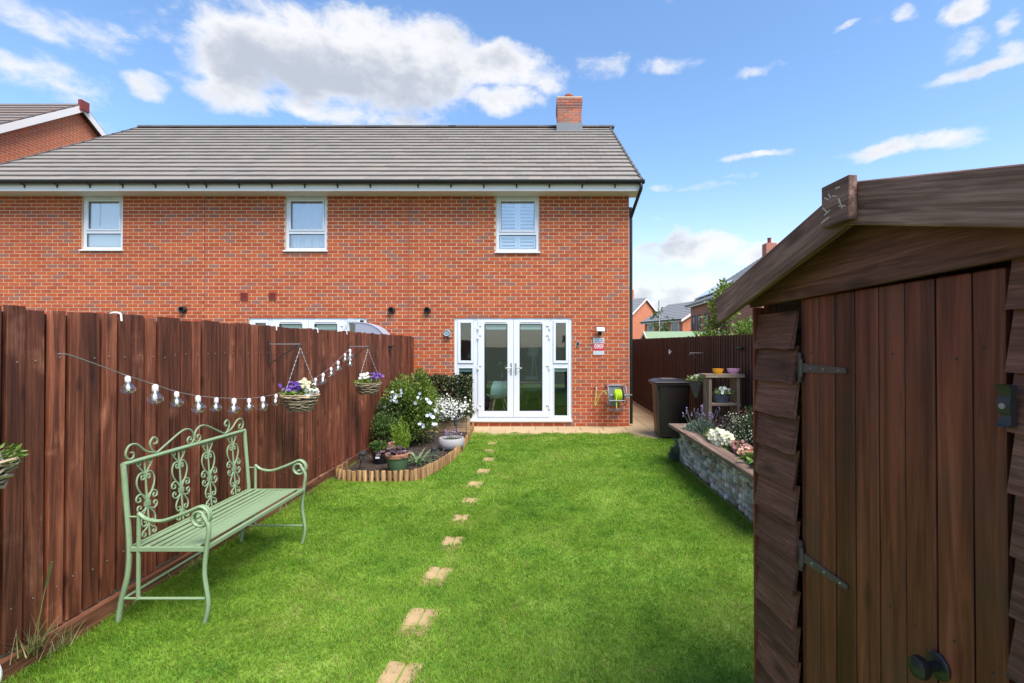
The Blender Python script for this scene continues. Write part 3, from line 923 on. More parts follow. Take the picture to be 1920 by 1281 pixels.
def terraced_house(i, label, wcx, ww, wz0, dcx, inner, vis, end=False, open_sash=False):
    xa, xb = PARTY[i], PARTY[i + 1]
    house = empty('terraced_house', ((xa + xb) / 2, HY, 0), label=label, cat='house', group='brick houses of the terrace')
    wz1 = WT
    dz0, dz1 = CH + (CY - 787) / 90., CH + (CY - 594) / 90.
    dx0, dx1 = (852 - CX) / 90. + dcx + 0.622, (1072 - CX) / 90. + dcx + 0.622
    ops = [(wcx - ww / 2, wcx + ww / 2, wz0, wz1 + 1), (dx0, dx1, dz0 - 0.03, dz1)]
    w = MB()
    for (p, q, r, s) in openings_cells(xa, xb, -0.15, WT, ops):
        w.box(p, q, HY, HY + 0.10, r, s)
    wall = w.build('wall', MT['mortar'], house)
    # bricks, each one its own block
    segs = list(brick_segments(xa + 0.002, xb - 0.002, 0, WT, ops))
    full = [sg for sg in segs if abs(sg[1] - sg[0] - BW) < 1e-4 and abs(sg[3] - sg[2] - BH) < 1e-4]
    full = [sg for sg in full if vis((sg[0] + sg[1]) / 2, (sg[2] + sg[3]) / 2)]
    full.sort(key=lambda sg: ((sg[0] + sg[1]) / 2) ** 2 * 0.35 + ((sg[2] + sg[3]) / 2 - CH) ** 2)
    single = set(full[:300])
    fm = MB()
    for sg in segs:
        p, q, za, zb = sg
        if sg in single:
            link('brick', brick_me, wall, loc=((p + q) / 2, HY, (za + zb) / 2 + random.uniform(-.001, .001)), rot=(0, 0, random.uniform(-.004, .004)))
        else:
            dp = random.uniform(-0.0015, 0.0015)
            fm.box(p + 0.0075, q - 0.0075, HY - 0.005 + dp, HY + 0.05, za + 0.007, zb - 0.007)
    tag(fm.build('brickwork', MT['brick_isl'], wall), kind='stuff')
    # side and rear walls
    sw = MB(); ridge_under = RZ - 0.12
    if end or i == 0:
        xs = xb if end else xa
        t = 0.1 if end else -0.1
        P = [(xs, HY + 0.10, -0.15), (xs, 2 * RY - HY, -0.15), (xs, 2 * RY - HY, WT), (xs, RY, ridge_under), (xs, HY + 0.10, WT + 0.05)]
        sw.prism(P, (-t, 0, 0))
    sw.box(xa, xb, 2 * RY - HY, 2 * RY - HY + 0.1, -0.15, WT)
    sw.build('side_wall', MT['brick_tex'], house)
    # roof
    va = xa - (0.2 if i == 0 else 0); vb = xb + (0.2 if end else 0)
    rf = MB()
    rf.quadbox([(va, EY + 0.03, EZ - 0.09), (vb, EY + 0.03, EZ - 0.09), (vb, RY, RZ - 0.09), (va, RY, RZ - 0.09),
                (va, EY + 0.03, EZ - 0.03), (vb, EY + 0.03, EZ - 0.03), (vb, RY, RZ - 0.03), (va, RY, RZ - 0.03)])
    rf.quadbox([(va, RY, RZ - 0.09), (vb, RY, RZ - 0.09), (vb, 2 * RY - EY, EZ - 0.09), (va, 2 * RY - EY, EZ - 0.09),
                (va, RY, RZ + 0.0), (vb, RY, RZ + 0.0), (vb, 2 * RY - EY, EZ + 0.0), (va, 2 * RY - EY, EZ + 0.0)])
    roof = rf.build('roof', MT['ridge'], house)
    up = Vector((0, math.cos(slope), math.sin(slope)))
    for c in range(NC):
        base = Vector((0, EY, EZ)) + up * (c * tile_gauge)
        off = (c % 2) * tile_pitch / 2
        k0 = math.floor((va - off) / tile_pitch); k1 = math.ceil((vb - off) / tile_pitch) + 1
        for k in range(k0, k1):
            p, q = k * tile_pitch + off, (k + 1) * tile_pitch + off
            cxx = (p + q) / 2
            if i < 2 and q > vb + 0.151 or (i > 0 and p < va - 0.151): continue
            a, b = p, q
            if end: b = min(b, vb)
            if i == 0: a = max(a, va)
            if i < 2 and cxx >= vb: continue
            if i > 0 and cxx < va: continue
            if b - a < 0.05: continue
            o = link('roof_tile', tile_me, roof, loc=((a + b) / 2, base.y, base.z + random.uniform(-.0015, .0015)),
                     rot=(slope - 0.104 + random.uniform(-.004, .004), 0, random.uniform(-.004, .004)),
                     scale=((b - a) / tile_pitch, 1, 1))
    # ridge tiles
    prof = [(math.cos(R(a)) * 0.115, math.sin(R(a)) * 0.085) for a in range(0, 181, 20)]
    rm = MB(); P = [(0, y, z) for (y, z) in prof]
    rm.prism(P, (0.445, 0, 0)); rme = rm.mesh('ridge_tile', MT['ridge'])
    x = va
    while x < vb - 0.2:
        link('ridge_tile', rme, roof, loc=(x, RY, RZ - 0.015)); x += 0.449
    # eaves: fascia, soffit, gutter
    MB().box(va, vb, EY - 0.02, EY + 0.0, WT - 0.01, EZ - 0.06).build('fascia', MT['fascia'], house)
    MB().box(va, vb, EY + 0.002, HY + 0.1, WT, WT + 0.015).build('soffit', MT['fascia'], house)
    g = MB(); GP = []
    for a in range(180, 361, 20): GP.append((0, EY - 0.085 + 0.056 * math.cos(R(a)), EZ - 0.018 + 0.062 * math.sin(R(a)) * 1.15))
    for a in range(360, 179, -20): GP.append((0, EY - 0.085 + 0.050 * math.cos(R(a)), EZ - 0.016 + 0.056 * math.sin(R(a)) * 1.1))
    gx0, gx1 = (va, vb + (0.03 if end else 0))
    g.prism([(gx0, p[1], p[2]) for p in GP], (gx1 - gx0, 0, 0))
    gut = g.build('gutter', MT['black'], house)
    bk = MB(); bk.box(-0.014, 0.014, EY - 0.135, EY - 0.018, EZ - 0.098, EZ - 0.086); bk.box(-0.014, 0.014, EY - 0.030, EY - 0.0205, EZ - 0.15, EZ - 0.099)
    bme = bk.mesh('gutter_bracket', MT['black'])
    x = va + 0.3
    while x < vb:
        link('gutter_bracket', bme, gut, loc=(x, 0, 0)); x += 0.66
    if end or i == 0:
        sgn = 1 if end else -1; xs = vb if end else va
        for (y0, z0, y1, z1) in ((EY, EZ, RY, RZ), (RY, RZ, 2 * RY - EY, EZ)):
            bb = MB(); bb.prism([(xs, y0, z0 - 0.22), (xs, y1, z1 - 0.22), (xs, y1, z1 - 0.035), (xs, y0, z0 - 0.035)], (-sgn * 0.02, 0, 0))
            bb.build('bargeboard', MT['fascia'], house)
        # dry verge caps
        vm = MB().box(-0.035, 0.012, 0, tile_gauge * 0.98, -0.02, 0.042).mesh('verge_cap', MT['ridge'])
        for c in range(NC):
            base = Vector((xs + sgn * 0.012, EY, EZ)) + up * (c * tile_gauge)
            link('verge_cap', vm, roof, loc=base, rot=(slope - 0.03, 0, 0))
    upper_window(house, wcx, ww, wz0, wz1, inner)
    french_doors(house, dcx, end, open_sash)
    return house, wall, roof


def vis_end(x, z):
    if z > 3.4 and x < -2.6: return False
    if x < -1.2 and z < 1.2: return False
    if x < -2.5 and z < 2.0: return False
    return True


h0, w0, r0 = terraced_house(0, 'red brick terrace house with roller blind upstairs, farthest from the chimney', -9.2, 0.85, 3.68, -9.23, inner_blind, lambda x, z: z > 2.5)
h1, w1, r1 = terraced_house(1, 'red brick middle terrace house with net curtains and an open sidelight', -4.945, 0.87, 3.665, -4.90, inner_curtain, lambda x, z: z > 2.45, open_sash=True)
h2, w2, r2 = terraced_house(2, 'red brick end terrace house with chimney and white french doors', -0.53, 0.90, 3.635, -0.622, inner_shutter, vis_end, end=True)

# movement joints between the houses
for h, xx in ((h1, PARTY[2]), (h0, PARTY[1])):
    MB().box(xx - 0.006, xx + 0.006, HY - 0.004, HY + 0.02, 0.02, WT - 0.01).build('movement_joint', MT['vent_red'], h)

# vents
def round_vent(h, px, py):
    p = atY(px, py, HY)
    m = MB(); m.lathe([(0.066, 0.0), (0.07, -0.03), (0.066, -0.08), (0.05, -0.085), (0.045, -0.03)], (p.x, HY - 0.004, p.z), 20, 'Y')
    v = m.build('flue_vent', MT['black_matt'], h, smooth=True)
round_vent(h0, 345, 581); round_vent(h1, 735, 582); round_vent(h2, 802, 582)
for px in (458, 511):
    p = atY(px, 556, HY)
    m = MB(); m.frame(p.x - 0.075, p.x + 0.075, p.z - 0.075, p.z + 0.075, 0.018, HY - 0.022, HY - 0.0055)
    v = m.build('air_vent', MT['vent_red'], h1)
    for k in range(5):
        MB().box(p.x - 0.057, p.x + 0.057, HY - 0.018, HY - 0.007, p.z - 0.052 + k * 0.023, p.z - 0.040 + k * 0.023).build('vent_slat', MT['vent_red'], v)
# weep vents along the first floor
for i in range(9):
    xx = -2.45 + i * 0.46
    MB().box(xx - 0.005, xx + 0.005, HY - 0.0065, HY + 0.01, 2.775, 2.835).build('weep_vent', MT['vent_red'], h2)

# downpipe on the outer corner
d = MB()
p0 = Vector((HX1 + 0.16, EY - 0.085, EZ - 0.08))
d.tube(smooth_path([p0, p0 - Vector((0, 0, 0.10)), (HX1 + 0.13, EY + 0.05, EZ - 0.3), (HX1 + 0.05, HY + 0.03, EZ - 0.62), (HX1 + 0.045, HY + 0.05, EZ - 0.75), (HX1 + 0.045, HY + 0.05, 0.05)], 5), 0.034, 10)
d.build('downpipe', MT['black'], h2, smooth=True)

# chimney, brick by brick
ch_y0, ch_y1 = 13.86, 14.56
cx0, cx1 = (1045 - CX) / F * ch_y0, (1091 - CX) / F * ch_y0
cz1 = CH + (CY - 181) / F * ch_y0
cz0 = RZ - 0.42
cm = MB().box(cx0 + .006, cx1 - .006, ch_y0 + .006, ch_y1 - .006, cz0, cz1 - 0.005).build('chimney', MT['mortar'], h2)
rows = int((cz1 - cz0) / BH)
L_ = cx1 - cx0
bl = MB().box(-0.5, 0.5, -0.05, 0.05, -0.0315, 0.0315).mesh('brick', MT['brick_chimney'])
for r in range(rows):
    z = cz1 - (r + 0.5) * BH
    if z < RZ - 0.08: break
    ow = 0.022 if r in (0, 1, 2) else (0.012 if r == 3 else 0)
    for (a, b, y) in ((cx0, cx1, ch_y0), (cx0, cx1, ch_y1)):
        n = 3; wdt = (b - a + 2 * ow) / n
        cuts = [a - ow] + [a - ow + wdt * (j + (0.5 if r % 2 else 0)) for j in range(0 if r % 2 else 1, n)] + [b + ow]
        for p, q in zip(cuts[:-1], cuts[1:]):
            link('brick', bl, cm, loc=((p + q) / 2, y - (ow if y == ch_y0 else -ow) + (0.05 if y == ch_y0 else -0.05), z), scale=(q - p - 0.01, 1, 1))
    for xx in (cx0, cx1):
        for yy in (ch_y0 + 0.23, ch_y0 + 0.47):
            link('brick', bl, cm, loc=(xx + (0.05 - ow if xx == cx0 else -0.05 + ow), yy, z), rot=(0, 0, R(90)), scale=(0.215, 1, 1))
MB().box(cx0 - 0.02, cx1 + 0.02, ch_y0 - 0.012, ch_y1 + 0.012, RZ - 0.42, RZ - 0.06).build('flashing', MT['lead'], cm)
MB().box(cx0 - 0.012, cx1 + 0.012, ch_y0 - 0.012, ch_y1 + 0.012, cz1 + 0.001, cz1 + 0.03).build('chimney_cap', MT['mortar'], cm)
MB().lathe([(0.13, 0), (0.125, 0.05), (0.105, 0.1), (0.105, 0.17), (0.125, 0.18), (0.125, 0.21), (0.09, 0.21), (0.085, 0.05)], ((cx0 + cx1) / 2, (ch_y0 + ch_y1) / 2, cz1 + 0.031), 18).build('chimney_pot', basic('terracotta', (0.42, 0.13, 0.07), 0.8, 0.15, 9), cm, smooth=True)

# ------------------------------------------------------------------ other houses
def plain_house(name, label, loc, rz, L, W, ez, rz_, wall_m, roof_m, over=0.25, gaps=0.33, wins=(), chimney=None, win_m=None):
    """local: ridge along x, gables at x = +-L/2, depth W along y; front is -y"""
    h = empty(name, loc, rz, label, 'house')
    w = MB()
    P = [(-L / 2, -W / 2, 0), (-L / 2, W / 2, 0), (-L / 2, W / 2, ez), (-L / 2, 0, rz_ - 0.1), (-L / 2, -W / 2, ez)]
    w.prism(P, (L, 0, 0))
    w.build('wall', wall_m, h, True)
    th = math.atan2(rz_ - ez, W / 2); sl = (W / 2 + over) / math.cos(th)
    e_z = rz_ - (W / 2 + over) * math.tan(th)
    r = MB()
    for sg in (-1, 1):
        r.quadbox([(-L/2 - 0.2, sg * (W/2 + over), e_z), (L/2 + 0.2, sg * (W/2 + over), e_z), (L/2 + 0.2, 0, rz_), (-L/2 - 0.2, 0, rz_),
                   (-L/2 - 0.2, sg * (W/2 + over), e_z + 0.08), (L/2 + 0.2, sg * (W/2 + over), e_z + 0.08), (L/2 + 0.2, 0, rz_ + 0.08), (-L/2 - 0.2, 0, rz_ + 0.08)])
    roof = r.build('roof', MT['ridge'] if roof_m is None else roof_m, h, True)
    n = int(sl / gaps)
    cm_ = MB().box(-L/2 - 0.2, L/2 + 0.2, 0, sl / n + 0.03, 0, 0.03).mesh('tile_course', roof_m)
    for k in range(n):
        y = -(W/2 + over) + k * sl / n * math.cos(th); z = e_z + 0.085 + k * sl / n * math.sin(th)
        link('tile_course', cm_, roof, True, loc=(0, y, z), rot=(th - 0.07, 0, 0))
    for xs in (-L/2 - 0.202, L/2 + 0.182):
        for sg in (-1, 1):
            b = MB(); b.prism([(xs, sg * (W/2 + over), e_z - 0.16), (xs, 0, rz_ - 0.16), (xs, 0, rz_ + 0.06), (xs, sg * (W/2 + over), e_z + 0.06)], (0.02, 0, 0))
            b.build('bargeboard', MT['fascia'], h, True)
    MB().box(-L/2 - 0.2, L/2 + 0.2, -W/2 - over - 0.03, -W/2 - over - 0.005, e_z - 0.12, e_z + 0.03).build('fascia', MT['fascia'], h, True)
    MB().box(-L/2 - 0.2, L/2 + 0.2, -W/2 - over - 0.14, -W/2 - over - 0.032, e_z - 0.02, e_z + 0.08).build('gutter', MT['black'], h, True)
    for (face, u, z0, ww, hh) in wins:
        m = MB(); g = MB()
        if face == 'front':
            m.frame(u - ww/2, u + ww/2, z0, z0 + hh, 0.09, -W/2 - 0.03, -W/2 - 0.002); g.box(u - ww/2 + .09, u + ww/2 - .09, -W/2 - 0.012, -W/2 - 0.004, z0 + .09, z0 + hh - .09)
        else:
            xs = L/2 if face == 'right' else -L/2; s = 1 if face == 'right' else -1
            a, c = sorted((xs + s * 0.002, xs + s * 0.03))
            for (p, q, r1_, r2_) in ((u-ww/2, u+ww/2, z0+hh-.09, z0+hh), (u-ww/2, u+ww/2, z0, z0+.09), (u-ww/2, u-ww/2+.09, z0+.09, z0+hh-.09), (u+ww/2-.09, u+ww/2, z0+.09, z0+hh-.09)):
                m.box(a, c, p, q, r1_, r2_)
            a, c = sorted((xs + s * 0.004, xs + s * 0.012)); g.box(a, c, u-ww/2+.09, u+ww/2-.09, z0+.09, z0+hh-.09)
        wo = m.build('window', win_m or MT['upvc'], h, True); g.build('pane', MT['glass_dark'], wo, True)
    if chimney:
        x, y, w_, top = chimney
        c = MB().box(x - w_/2, x + w_/2, y - w_/2, y + w_/2, rz_ - 0.6, top).build('chimney', wall_m, h, True)
        MB().lathe([(0.15, 0), (0.12, 0.1), (0.12, 0.35), (0.15, 0.4)], (x, y, top), 10).build('chimney_pot', MT['vent_red'], c, True)
    return h, roof, e_z, th


MT['glass_dark'] = basic('dark_window', (0.10, 0.12, 0.15), 0.08, 0.1, 3.0, spec=0.8)

# taller house beyond the far end of the terrace: its gable faces along the terrace
hl, hlr, _, _ = plain_house('neighbouring_house', 'red brick house with brown tiled gable rising behind the grey terrace roof', (-19.0, 14.35, 0), 0, 10.0, 8.4, 5.75, 8.86, MT['brick_tex'], MT['tile_red'], over=0.25)
MB().box(5.16, 5.26, -0.13, 0.13, 8.72, 9.02).build('ridge_end_cap', MT['vent_red'], hl, True)

# the houses over the right hand fence
plain_house('gabled_house', 'orange brick house with small chimney and white edged gable beyond the passage', (8.0, 52.97, 0), R(-48), 8.0, 7.2, 4.1, 6.62, MT['brick_tex'], MT['slate_far'], chimney=(2.0, 0, 0.62, 7.7))
plain_house('brick_house', 'brick house with low grey roof and slim white windows beyond the fence', (12.7, 41.76, 0), R(-68), 5.3, 5.5, 3.88, 5.42, MT['brick_tex'], MT['slate_far'],
            wins=[('front', 1.75, 2.1, 1.0, 1.55), ('front', 0.1, 2.1, 0.9, 1.55), ('front', -1.7, 2.1, 0.9, 1.55)])
hb, hbr, ez_, th_ = plain_house('large_house', 'pinkish brick house with big grey roof and solar panels above the tree', (15.5, 27.8, 0), R(-92), 12.0, 10.5, 4.62, 8.0, MT['brick_pink'], MT['slate_far'],
            wins=[('front', -5.2, 2.75, 0.75, 1.0), ('front', -4.0, 2.75, 0.75, 1.0), ('front', -2.3, 2.75, 0.8, 1.0)], chimney=(-5.4, 0.0, 0.7, 8.75), win_m=MT['seal'])
pm = MB().box(0, 0.95, 0, 1.5, 0, 0.05).mesh('solar_panel', basic('solar_panel', (0.42, 0.45, 0.48), 0.15, 0.05))
for k in range(4):
    d0 = 0.5
    link('solar_panel', pm, hbr, True, loc=(-5.6 + 1.02 * k, -5.5 + d0 * math.cos(th_), ez_ + 0.2 + d0 * math.sin(th_)), rot=(th_, 0, 0))

# ------------------------------------------------------------------ fences
fl = empty('board_fence', (FX, 5.5, 0), label='long reddish brown close-boarded fence beside the green bench', cat='fence')
FB = 0.107
bm_front = MB().quadbox([(-0.024, -0.0425, 0), (0, -0.0425, 0), (0.004, 0.0425, 0), (-0.024, 0.0425, 0),
                         (-0.024, -0.0425, 1.74), (0, -0.0425, 1.74), (0.004, 0.0425, 1.74), (-0.024, 0.0425, 1.74)]).mesh('fence_board', MT['fence'], bevel=0.002)
bm_back = MB().box(-0.012, 0, -0.055, 0.055, 0, 1.72).mesh('backing_board', MT['fence_back'])
nail_me = MB().lathe([(0.0042, -0.002), (0.0042, 0.001), (0.002, 0.002)], (0, 0, 0), 7, 'X').mesh('nail', MT['chain'])
y = 1.15; k = 0
while y < 9.93:
    wv = random.uniform(0.92, 1.06)
    link('fence_board', bm_front, fl, loc=(FX + random.uniform(-.003, .004), y, 0.125 + random.uniform(-.006, .012)),
         rot=(random.uniform(-.004, .004), random.uniform(-.004, .004), random.uniform(-.045, .03)), scale=(1, wv, 1))
    link('backing_board', bm_back, fl, loc=(FX - 0.034, y + FB / 2, 0.125))
    if k < 46:
        for zz in (0.35, 1.6):
            link('nail', nail_me, fl, loc=(FX + 0.0045, y + random.uniform(-.012, .012), zz + random.uniform(-.012, .012)))
    y += FB; k += 1
MB().box(FX - 0.02, FX + 0.035, 1.1, 5.93, -0.05, 0.118).build('gravel_board', MT['fence_y'], fl, bevel=0.004)
MB().box(FX - 0.02, FX + 0.035, 5.935, 9.95, -0.05, 0.118).build('gravel_board', MT['fence_y'], fl, bevel=0.004)
for z in (0.35, 1.0, 1.6):
    MB().box(FX - 0.11, FX - 0.048, 1.1, 9.95, z - 0.035, z + 0.035).build('rail', MT['fence_y'], fl)

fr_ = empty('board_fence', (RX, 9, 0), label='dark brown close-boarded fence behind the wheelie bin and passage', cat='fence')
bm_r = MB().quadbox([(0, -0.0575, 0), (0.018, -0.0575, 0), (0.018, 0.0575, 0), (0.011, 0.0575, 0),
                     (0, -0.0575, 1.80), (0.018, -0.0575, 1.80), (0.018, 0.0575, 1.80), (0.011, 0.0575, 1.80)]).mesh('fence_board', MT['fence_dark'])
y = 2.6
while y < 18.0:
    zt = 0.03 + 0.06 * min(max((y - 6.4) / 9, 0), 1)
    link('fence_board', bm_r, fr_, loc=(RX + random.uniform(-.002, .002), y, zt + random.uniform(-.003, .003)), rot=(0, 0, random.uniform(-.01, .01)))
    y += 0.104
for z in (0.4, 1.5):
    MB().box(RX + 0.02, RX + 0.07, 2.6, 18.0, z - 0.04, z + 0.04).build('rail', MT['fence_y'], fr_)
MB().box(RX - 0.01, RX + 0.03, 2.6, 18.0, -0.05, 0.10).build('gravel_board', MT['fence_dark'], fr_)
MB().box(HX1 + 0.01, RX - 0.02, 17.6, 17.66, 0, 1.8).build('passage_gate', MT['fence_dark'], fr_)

# little things on the fences ------------------------------------------------
hook_m = basic('white_plastic', (0.78, 0.78, 0.76), 0.4, 0.04)
for (px, lab) in ((222, 'above the start of the lamp string'), (515, 'above the purple flower basket'), (593, 'between the two hanging baskets'), (648, 'beside the smaller hanging basket')):
    Y = -FX * F / (CX - px)
    m = MB()
    P = [(FX - 0.055, Y, 1.80), (FX - 0.055, Y, 1.86)] + [(FX - 0.02 + 0.035 * math.cos(R(a)), Y, 1.868 + 0.014 * math.sin(R(a))) for a in range(180, -1, -30)] + [(FX + 0.017, Y, 1.845), (FX + 0.019, Y, 1.828)]
    m.tube(P, 0.0055, 6)
    tag(m.build('fence_hook', hook_m, smooth=True), 'white plastic hook over the fence top ' + lab, 'hook', 'white hooks on the fence')


def bracket(Y, arm, z, label, right=False):
    s = -1 if right else 1; X0 = RX - 0.004 if right else FX + 0.006
    b = empty('hanging_bracket', (X0, Y, z), label=label, cat='bracket')
    MB().box(min(X0, X0 + s * 0.006), max(X0, X0 + s * 0.006), Y - 0.011, Y + 0.011, z - 0.21, z + 0.03).build('wall_plate', MT['iron'], b)
    MB().bar((X0 + s * 0.007, Y, z), (X0 + s * arm, Y, z), 0.013, 0.013).build('arm', MT['chain'], b)
    m = MB(); m.tube(smooth_path([(X0 + s * 0.007, Y, z - 0.19), (X0 + s * arm * 0.35, Y, z - 0.13), (X0 + s * arm * 0.9, Y, z - 0.008)], 5), 0.006, 6)
    m.build('brace', MT['iron'], b, smooth=True)
    m = MB(); m.tube(arc((X0 + s * arm, Y, z - 0.018), 0.018, 90, -200, 10), 0.005, 6); m.build('hook_end', MT['iron'], b, smooth=True)
    return b


# ------------------------------------------------------------------ foliage tools
def leaf_mesh(name, pts, dirs, size, mat, rng, aspect=0.5, fold=0.18, svar=0.35, droop=0.0):
    n = len(pts)
    d = dirs / (np.linalg.norm(dirs, axis=1, keepdims=True) + 1e-9)
    ref = rng.normal(size=(n, 3)); s = np.cross(d, ref); s /= np.linalg.norm(s, axis=1, keepdims=True) + 1e-9
    up = np.cross(s, d)
    L = (size * rng.uniform(1 - svar, 1 + svar, n))[:, None]
    W = L * aspect
    V = np.empty((n, 4, 3), dtype=np.float32)
    V[:, 0] = pts; V[:, 1] = pts + d * L * 0.45 + s * W * 0.5 + up * L * fold
    V[:, 2] = pts + d * L - np.array([0, 0, 1]) * L * droop; V[:, 3] = pts + d * L * 0.45 - s * W * 0.5 + up * L * fold
    base = np.arange(n)[:, None] * 4
    idx = np.concatenate([base + np.array([0, 1, 2]), base + np.array([0, 2, 3])], 1).ravel()
    return np_mesh(name, V.reshape(-1, 3), np.full(2 * n, 3), idx, mat)


def clump_pts(rng, n, c, r, k=14, tight=0.28, zmin=None):
    """points in clumps spread through an ellipsoid; returns points and outward directions"""
    c = np.array(c, float); r = np.array(r, float)
    cc = rng.normal(size=(k, 3)); cc /= np.linalg.norm(cc, axis=1, keepdims=True); cc *= rng.uniform(0.35, 0.95, (k, 1))
    w = rng.integers(0, k, n)
    q = cc[w] + rng.normal(size=(n, 3)) * tight
    l = np.linalg.norm(q, axis=1, keepdims=True); q = np.where(l > 1.12, q / l * 1.12, q)
    p = c + q * r
    if zmin is not None: p[:, 2] = np.maximum(p[:, 2], zmin + rng.random(n) * 0.03)
    d = q * 0.9 + rng.normal(size=(n, 3)) * 0.55 + np.array([0, 0, 0.35])
    return p, d


def flower_mesh(name, C, Nn, r, mat, rng, petals=5):
    n = len(C); Nn = Nn / (np.linalg.norm(Nn, axis=1, keepdims=True) + 1e-9)
    ref = rng.normal(size=(n, 3)); a = np.cross(Nn, ref); a /= np.linalg.norm(a, axis=1, keepdims=True) + 1e-9; b = np.cross(Nn, a)
    rr = (r * rng.uniform(0.75, 1.25, n))[:, None]
    V = []; idx = []; base = 0
    Vv = np.empty((n, petals * 3 + 1, 3), dtype=np.float32); Vv[:, 0] = C - Nn * rr * 0.2
    tri = []
    for k in range(petals):
        t0 = 2 * math.pi * k / petals; dt = math.pi / petals * 1.0
        for j, (t, q, h) in enumerate(((t0 - dt, 0.8, 0.12), (t0, 1.0, 0.02), (t0 + dt, 0.8, 0.12))):
            Vv[:, 1 + 3 * k + j] = C + (a * math.cos(t) + b * math.sin(t)) * rr * q + Nn * rr * h
        tri += [0, 1 + 3 * k, 2 + 3 * k, 0, 2 + 3 * k, 3 + 3 * k]
    m = petals * 3 + 1
    idx = (np.arange(n)[:, None] * m + np.array(tri)).ravel()
    return np_mesh(name, Vv.reshape(-1, 3), np.full(n * petals * 2, 3), idx, mat)


def foliage(name, col, hvar=0.018, rvar=0.4, alt=None, altp=0.3, transl=0.3, rough=0.5):
    return basic(name, col, rough, 0.1, 20, rand='island', rvar=rvar, hvar=hvar, transl=transl, alt=alt, altp=altp)


MT['leaf_mid'] = foliage('leaf_mid', (0.075, 0.135, 0.022))
MT['leaf_fresh'] = foliage('leaf_fresh', (0.135, 0.215, 0.030), alt=(0.22, 0.27, 0.05), altp=0.25)
MT['leaf_dark'] = foliage('leaf_dark', (0.032, 0.062, 0.020), rough=0.35, alt=(0.115, 0.145, 0.06), altp=0.30)
MT['leaf_hedge'] = foliage('leaf_hedge', (0.035, 0.06, 0.022), rough=0.35, alt=(0.26, 0.27, 0.13), altp=0.28)
MT['leaf_red'] = foliage('leaf_red', (0.17, 0.028, 0.02))
MT['leaf_lime'] = foliage('leaf_lime', (0.21, 0.335, 0.028))
MT['leaf_grey'] = foliage('leaf_grey', (0.205, 0.265, 0.20), rvar=0.3)
MT['leaf_purple'] = foliage('leaf_purple', (0.075, 0.035, 0.045), rvar=0.4, alt=(0.13, 0.08, 0.085), altp=0.4)
MT['leaf_straw'] = foliage('leaf_straw', (0.36, 0.30, 0.13), alt=(0.13, 0.18, 0.05), altp=0.5)
MT['fl_white'] = foliage('petal_white', (0.82, 0.82, 0.76), hvar=0.0, rvar=0.12, transl=0.25)
MT['fl_bluewhite'] = foliage('petal_bluish_white', (0.70, 0.76, 0.86), hvar=0.0, rvar=0.12)
MT['fl_cream'] = foliage('petal_cream', (0.74, 0.72, 0.52), hvar=0.0, rvar=0.15)
MT['fl_purple'] = foliage('petal_purple', (0.155, 0.06, 0.33), hvar=0.015, rvar=0.3)
MT['fl_lilac'] = foliage('petal_lilac', (0.36, 0.25, 0.46), hvar=0.01, rvar=0.25)
MT['fl_peach'] = foliage('petal_peach', (0.72, 0.38, 0.26), hvar=0.01, rvar=0.2, alt=(0.75, 0.55, 0.36), altp=0.4)
MT['fl_pink'] = foliage('petal_pink', (0.50, 0.22, 0.20), hvar=0.01, rvar=0.25)
MT['fl_red'] = foliage('petal_red', (0.60, 0.04, 0.02), hvar=0.01, rvar=0.2)
MT['stem'] = basic('plant_stem', (0.085, 0.065, 0.032), 0.8, 0.2, 20)
MT['stem_green'] = basic('green_stem', (0.10, 0.16, 0.04), 0.6, 0.15, 20)
MT['wicker'] = basic('wicker', (0.36, 0.27, 0.17), 0.8, 0.3, 40, 0.4, 200, rand='island', rvar=0.35)


def stems(name, base, tips, parent, r=0.006, mat='stem'):
    m = MB(); b = Vector(base)
    for t in tips:
        t = Vector(t); mid = (b + t) / 2 + Vector((random.uniform(-.03, .03), random.uniform(-.03, .03), 0.02))
        s = b + Vector((random.uniform(-.03, .03), random.uniform(-.03, .03), 0))
        m.tube(smooth_path([s, mid, t], 3), [r, r * .9, r * .85, r * .8, r * .7, r * .6, r * .4][:7], 5)
    return m.build(name, MT[mat], parent)


def bush(name, label, cat, c, r, n, leaf, mat, seed, base_z, k=16, tight=0.26, aspect=0.5, nst=7, group=None, zmin=None):
    rng = np.random.default_rng(seed)
    root = empty(name, (c[0], c[1], base_z), label=label, cat=cat, group=group)
    p, d = clump_pts(rng, n, c, r, k, tight, zmin if zmin is not None else base_z + 0.01)
    link('foliage', leaf_mesh('foliage', p, d, leaf, MT[mat], rng, aspect), root)
    tips = [tuple(p[i]) for i in rng.integers(0, n, nst)]
    stems('stem', (c[0], c[1], base_z), tips, root)
    return root, rng


# ------------------------------------------------------------------ hanging baskets
def woven(m, c, rt, rb, h, turns, r, rng, rag=0.004):
    n = 26
    for t in range(turns):
        f = t / (turns - 1); rad = rb + (rt - rb) * (f ** 0.7)
        z0 = c[2] - h + h * f
        P = []
        ph = rng.uniform(0, 6.28); tl = rng.uniform(-0.006, 0.006)
        for k in range(n):
            a = 2 * math.pi * k / n
            q = rad + 0.006 * math.sin(a * 6.5 + (t % 2) * math.pi + ph * 0.2) + rng.normal(0, rag)
            P.append((c[0] + q * math.cos(a), c[1] + q * math.sin(a), z0 + tl * math.cos(a + ph) + rng.normal(0, rag)))
        m.tube(P, r * rng.uniform(0.75, 1.25), 5, closed=True)


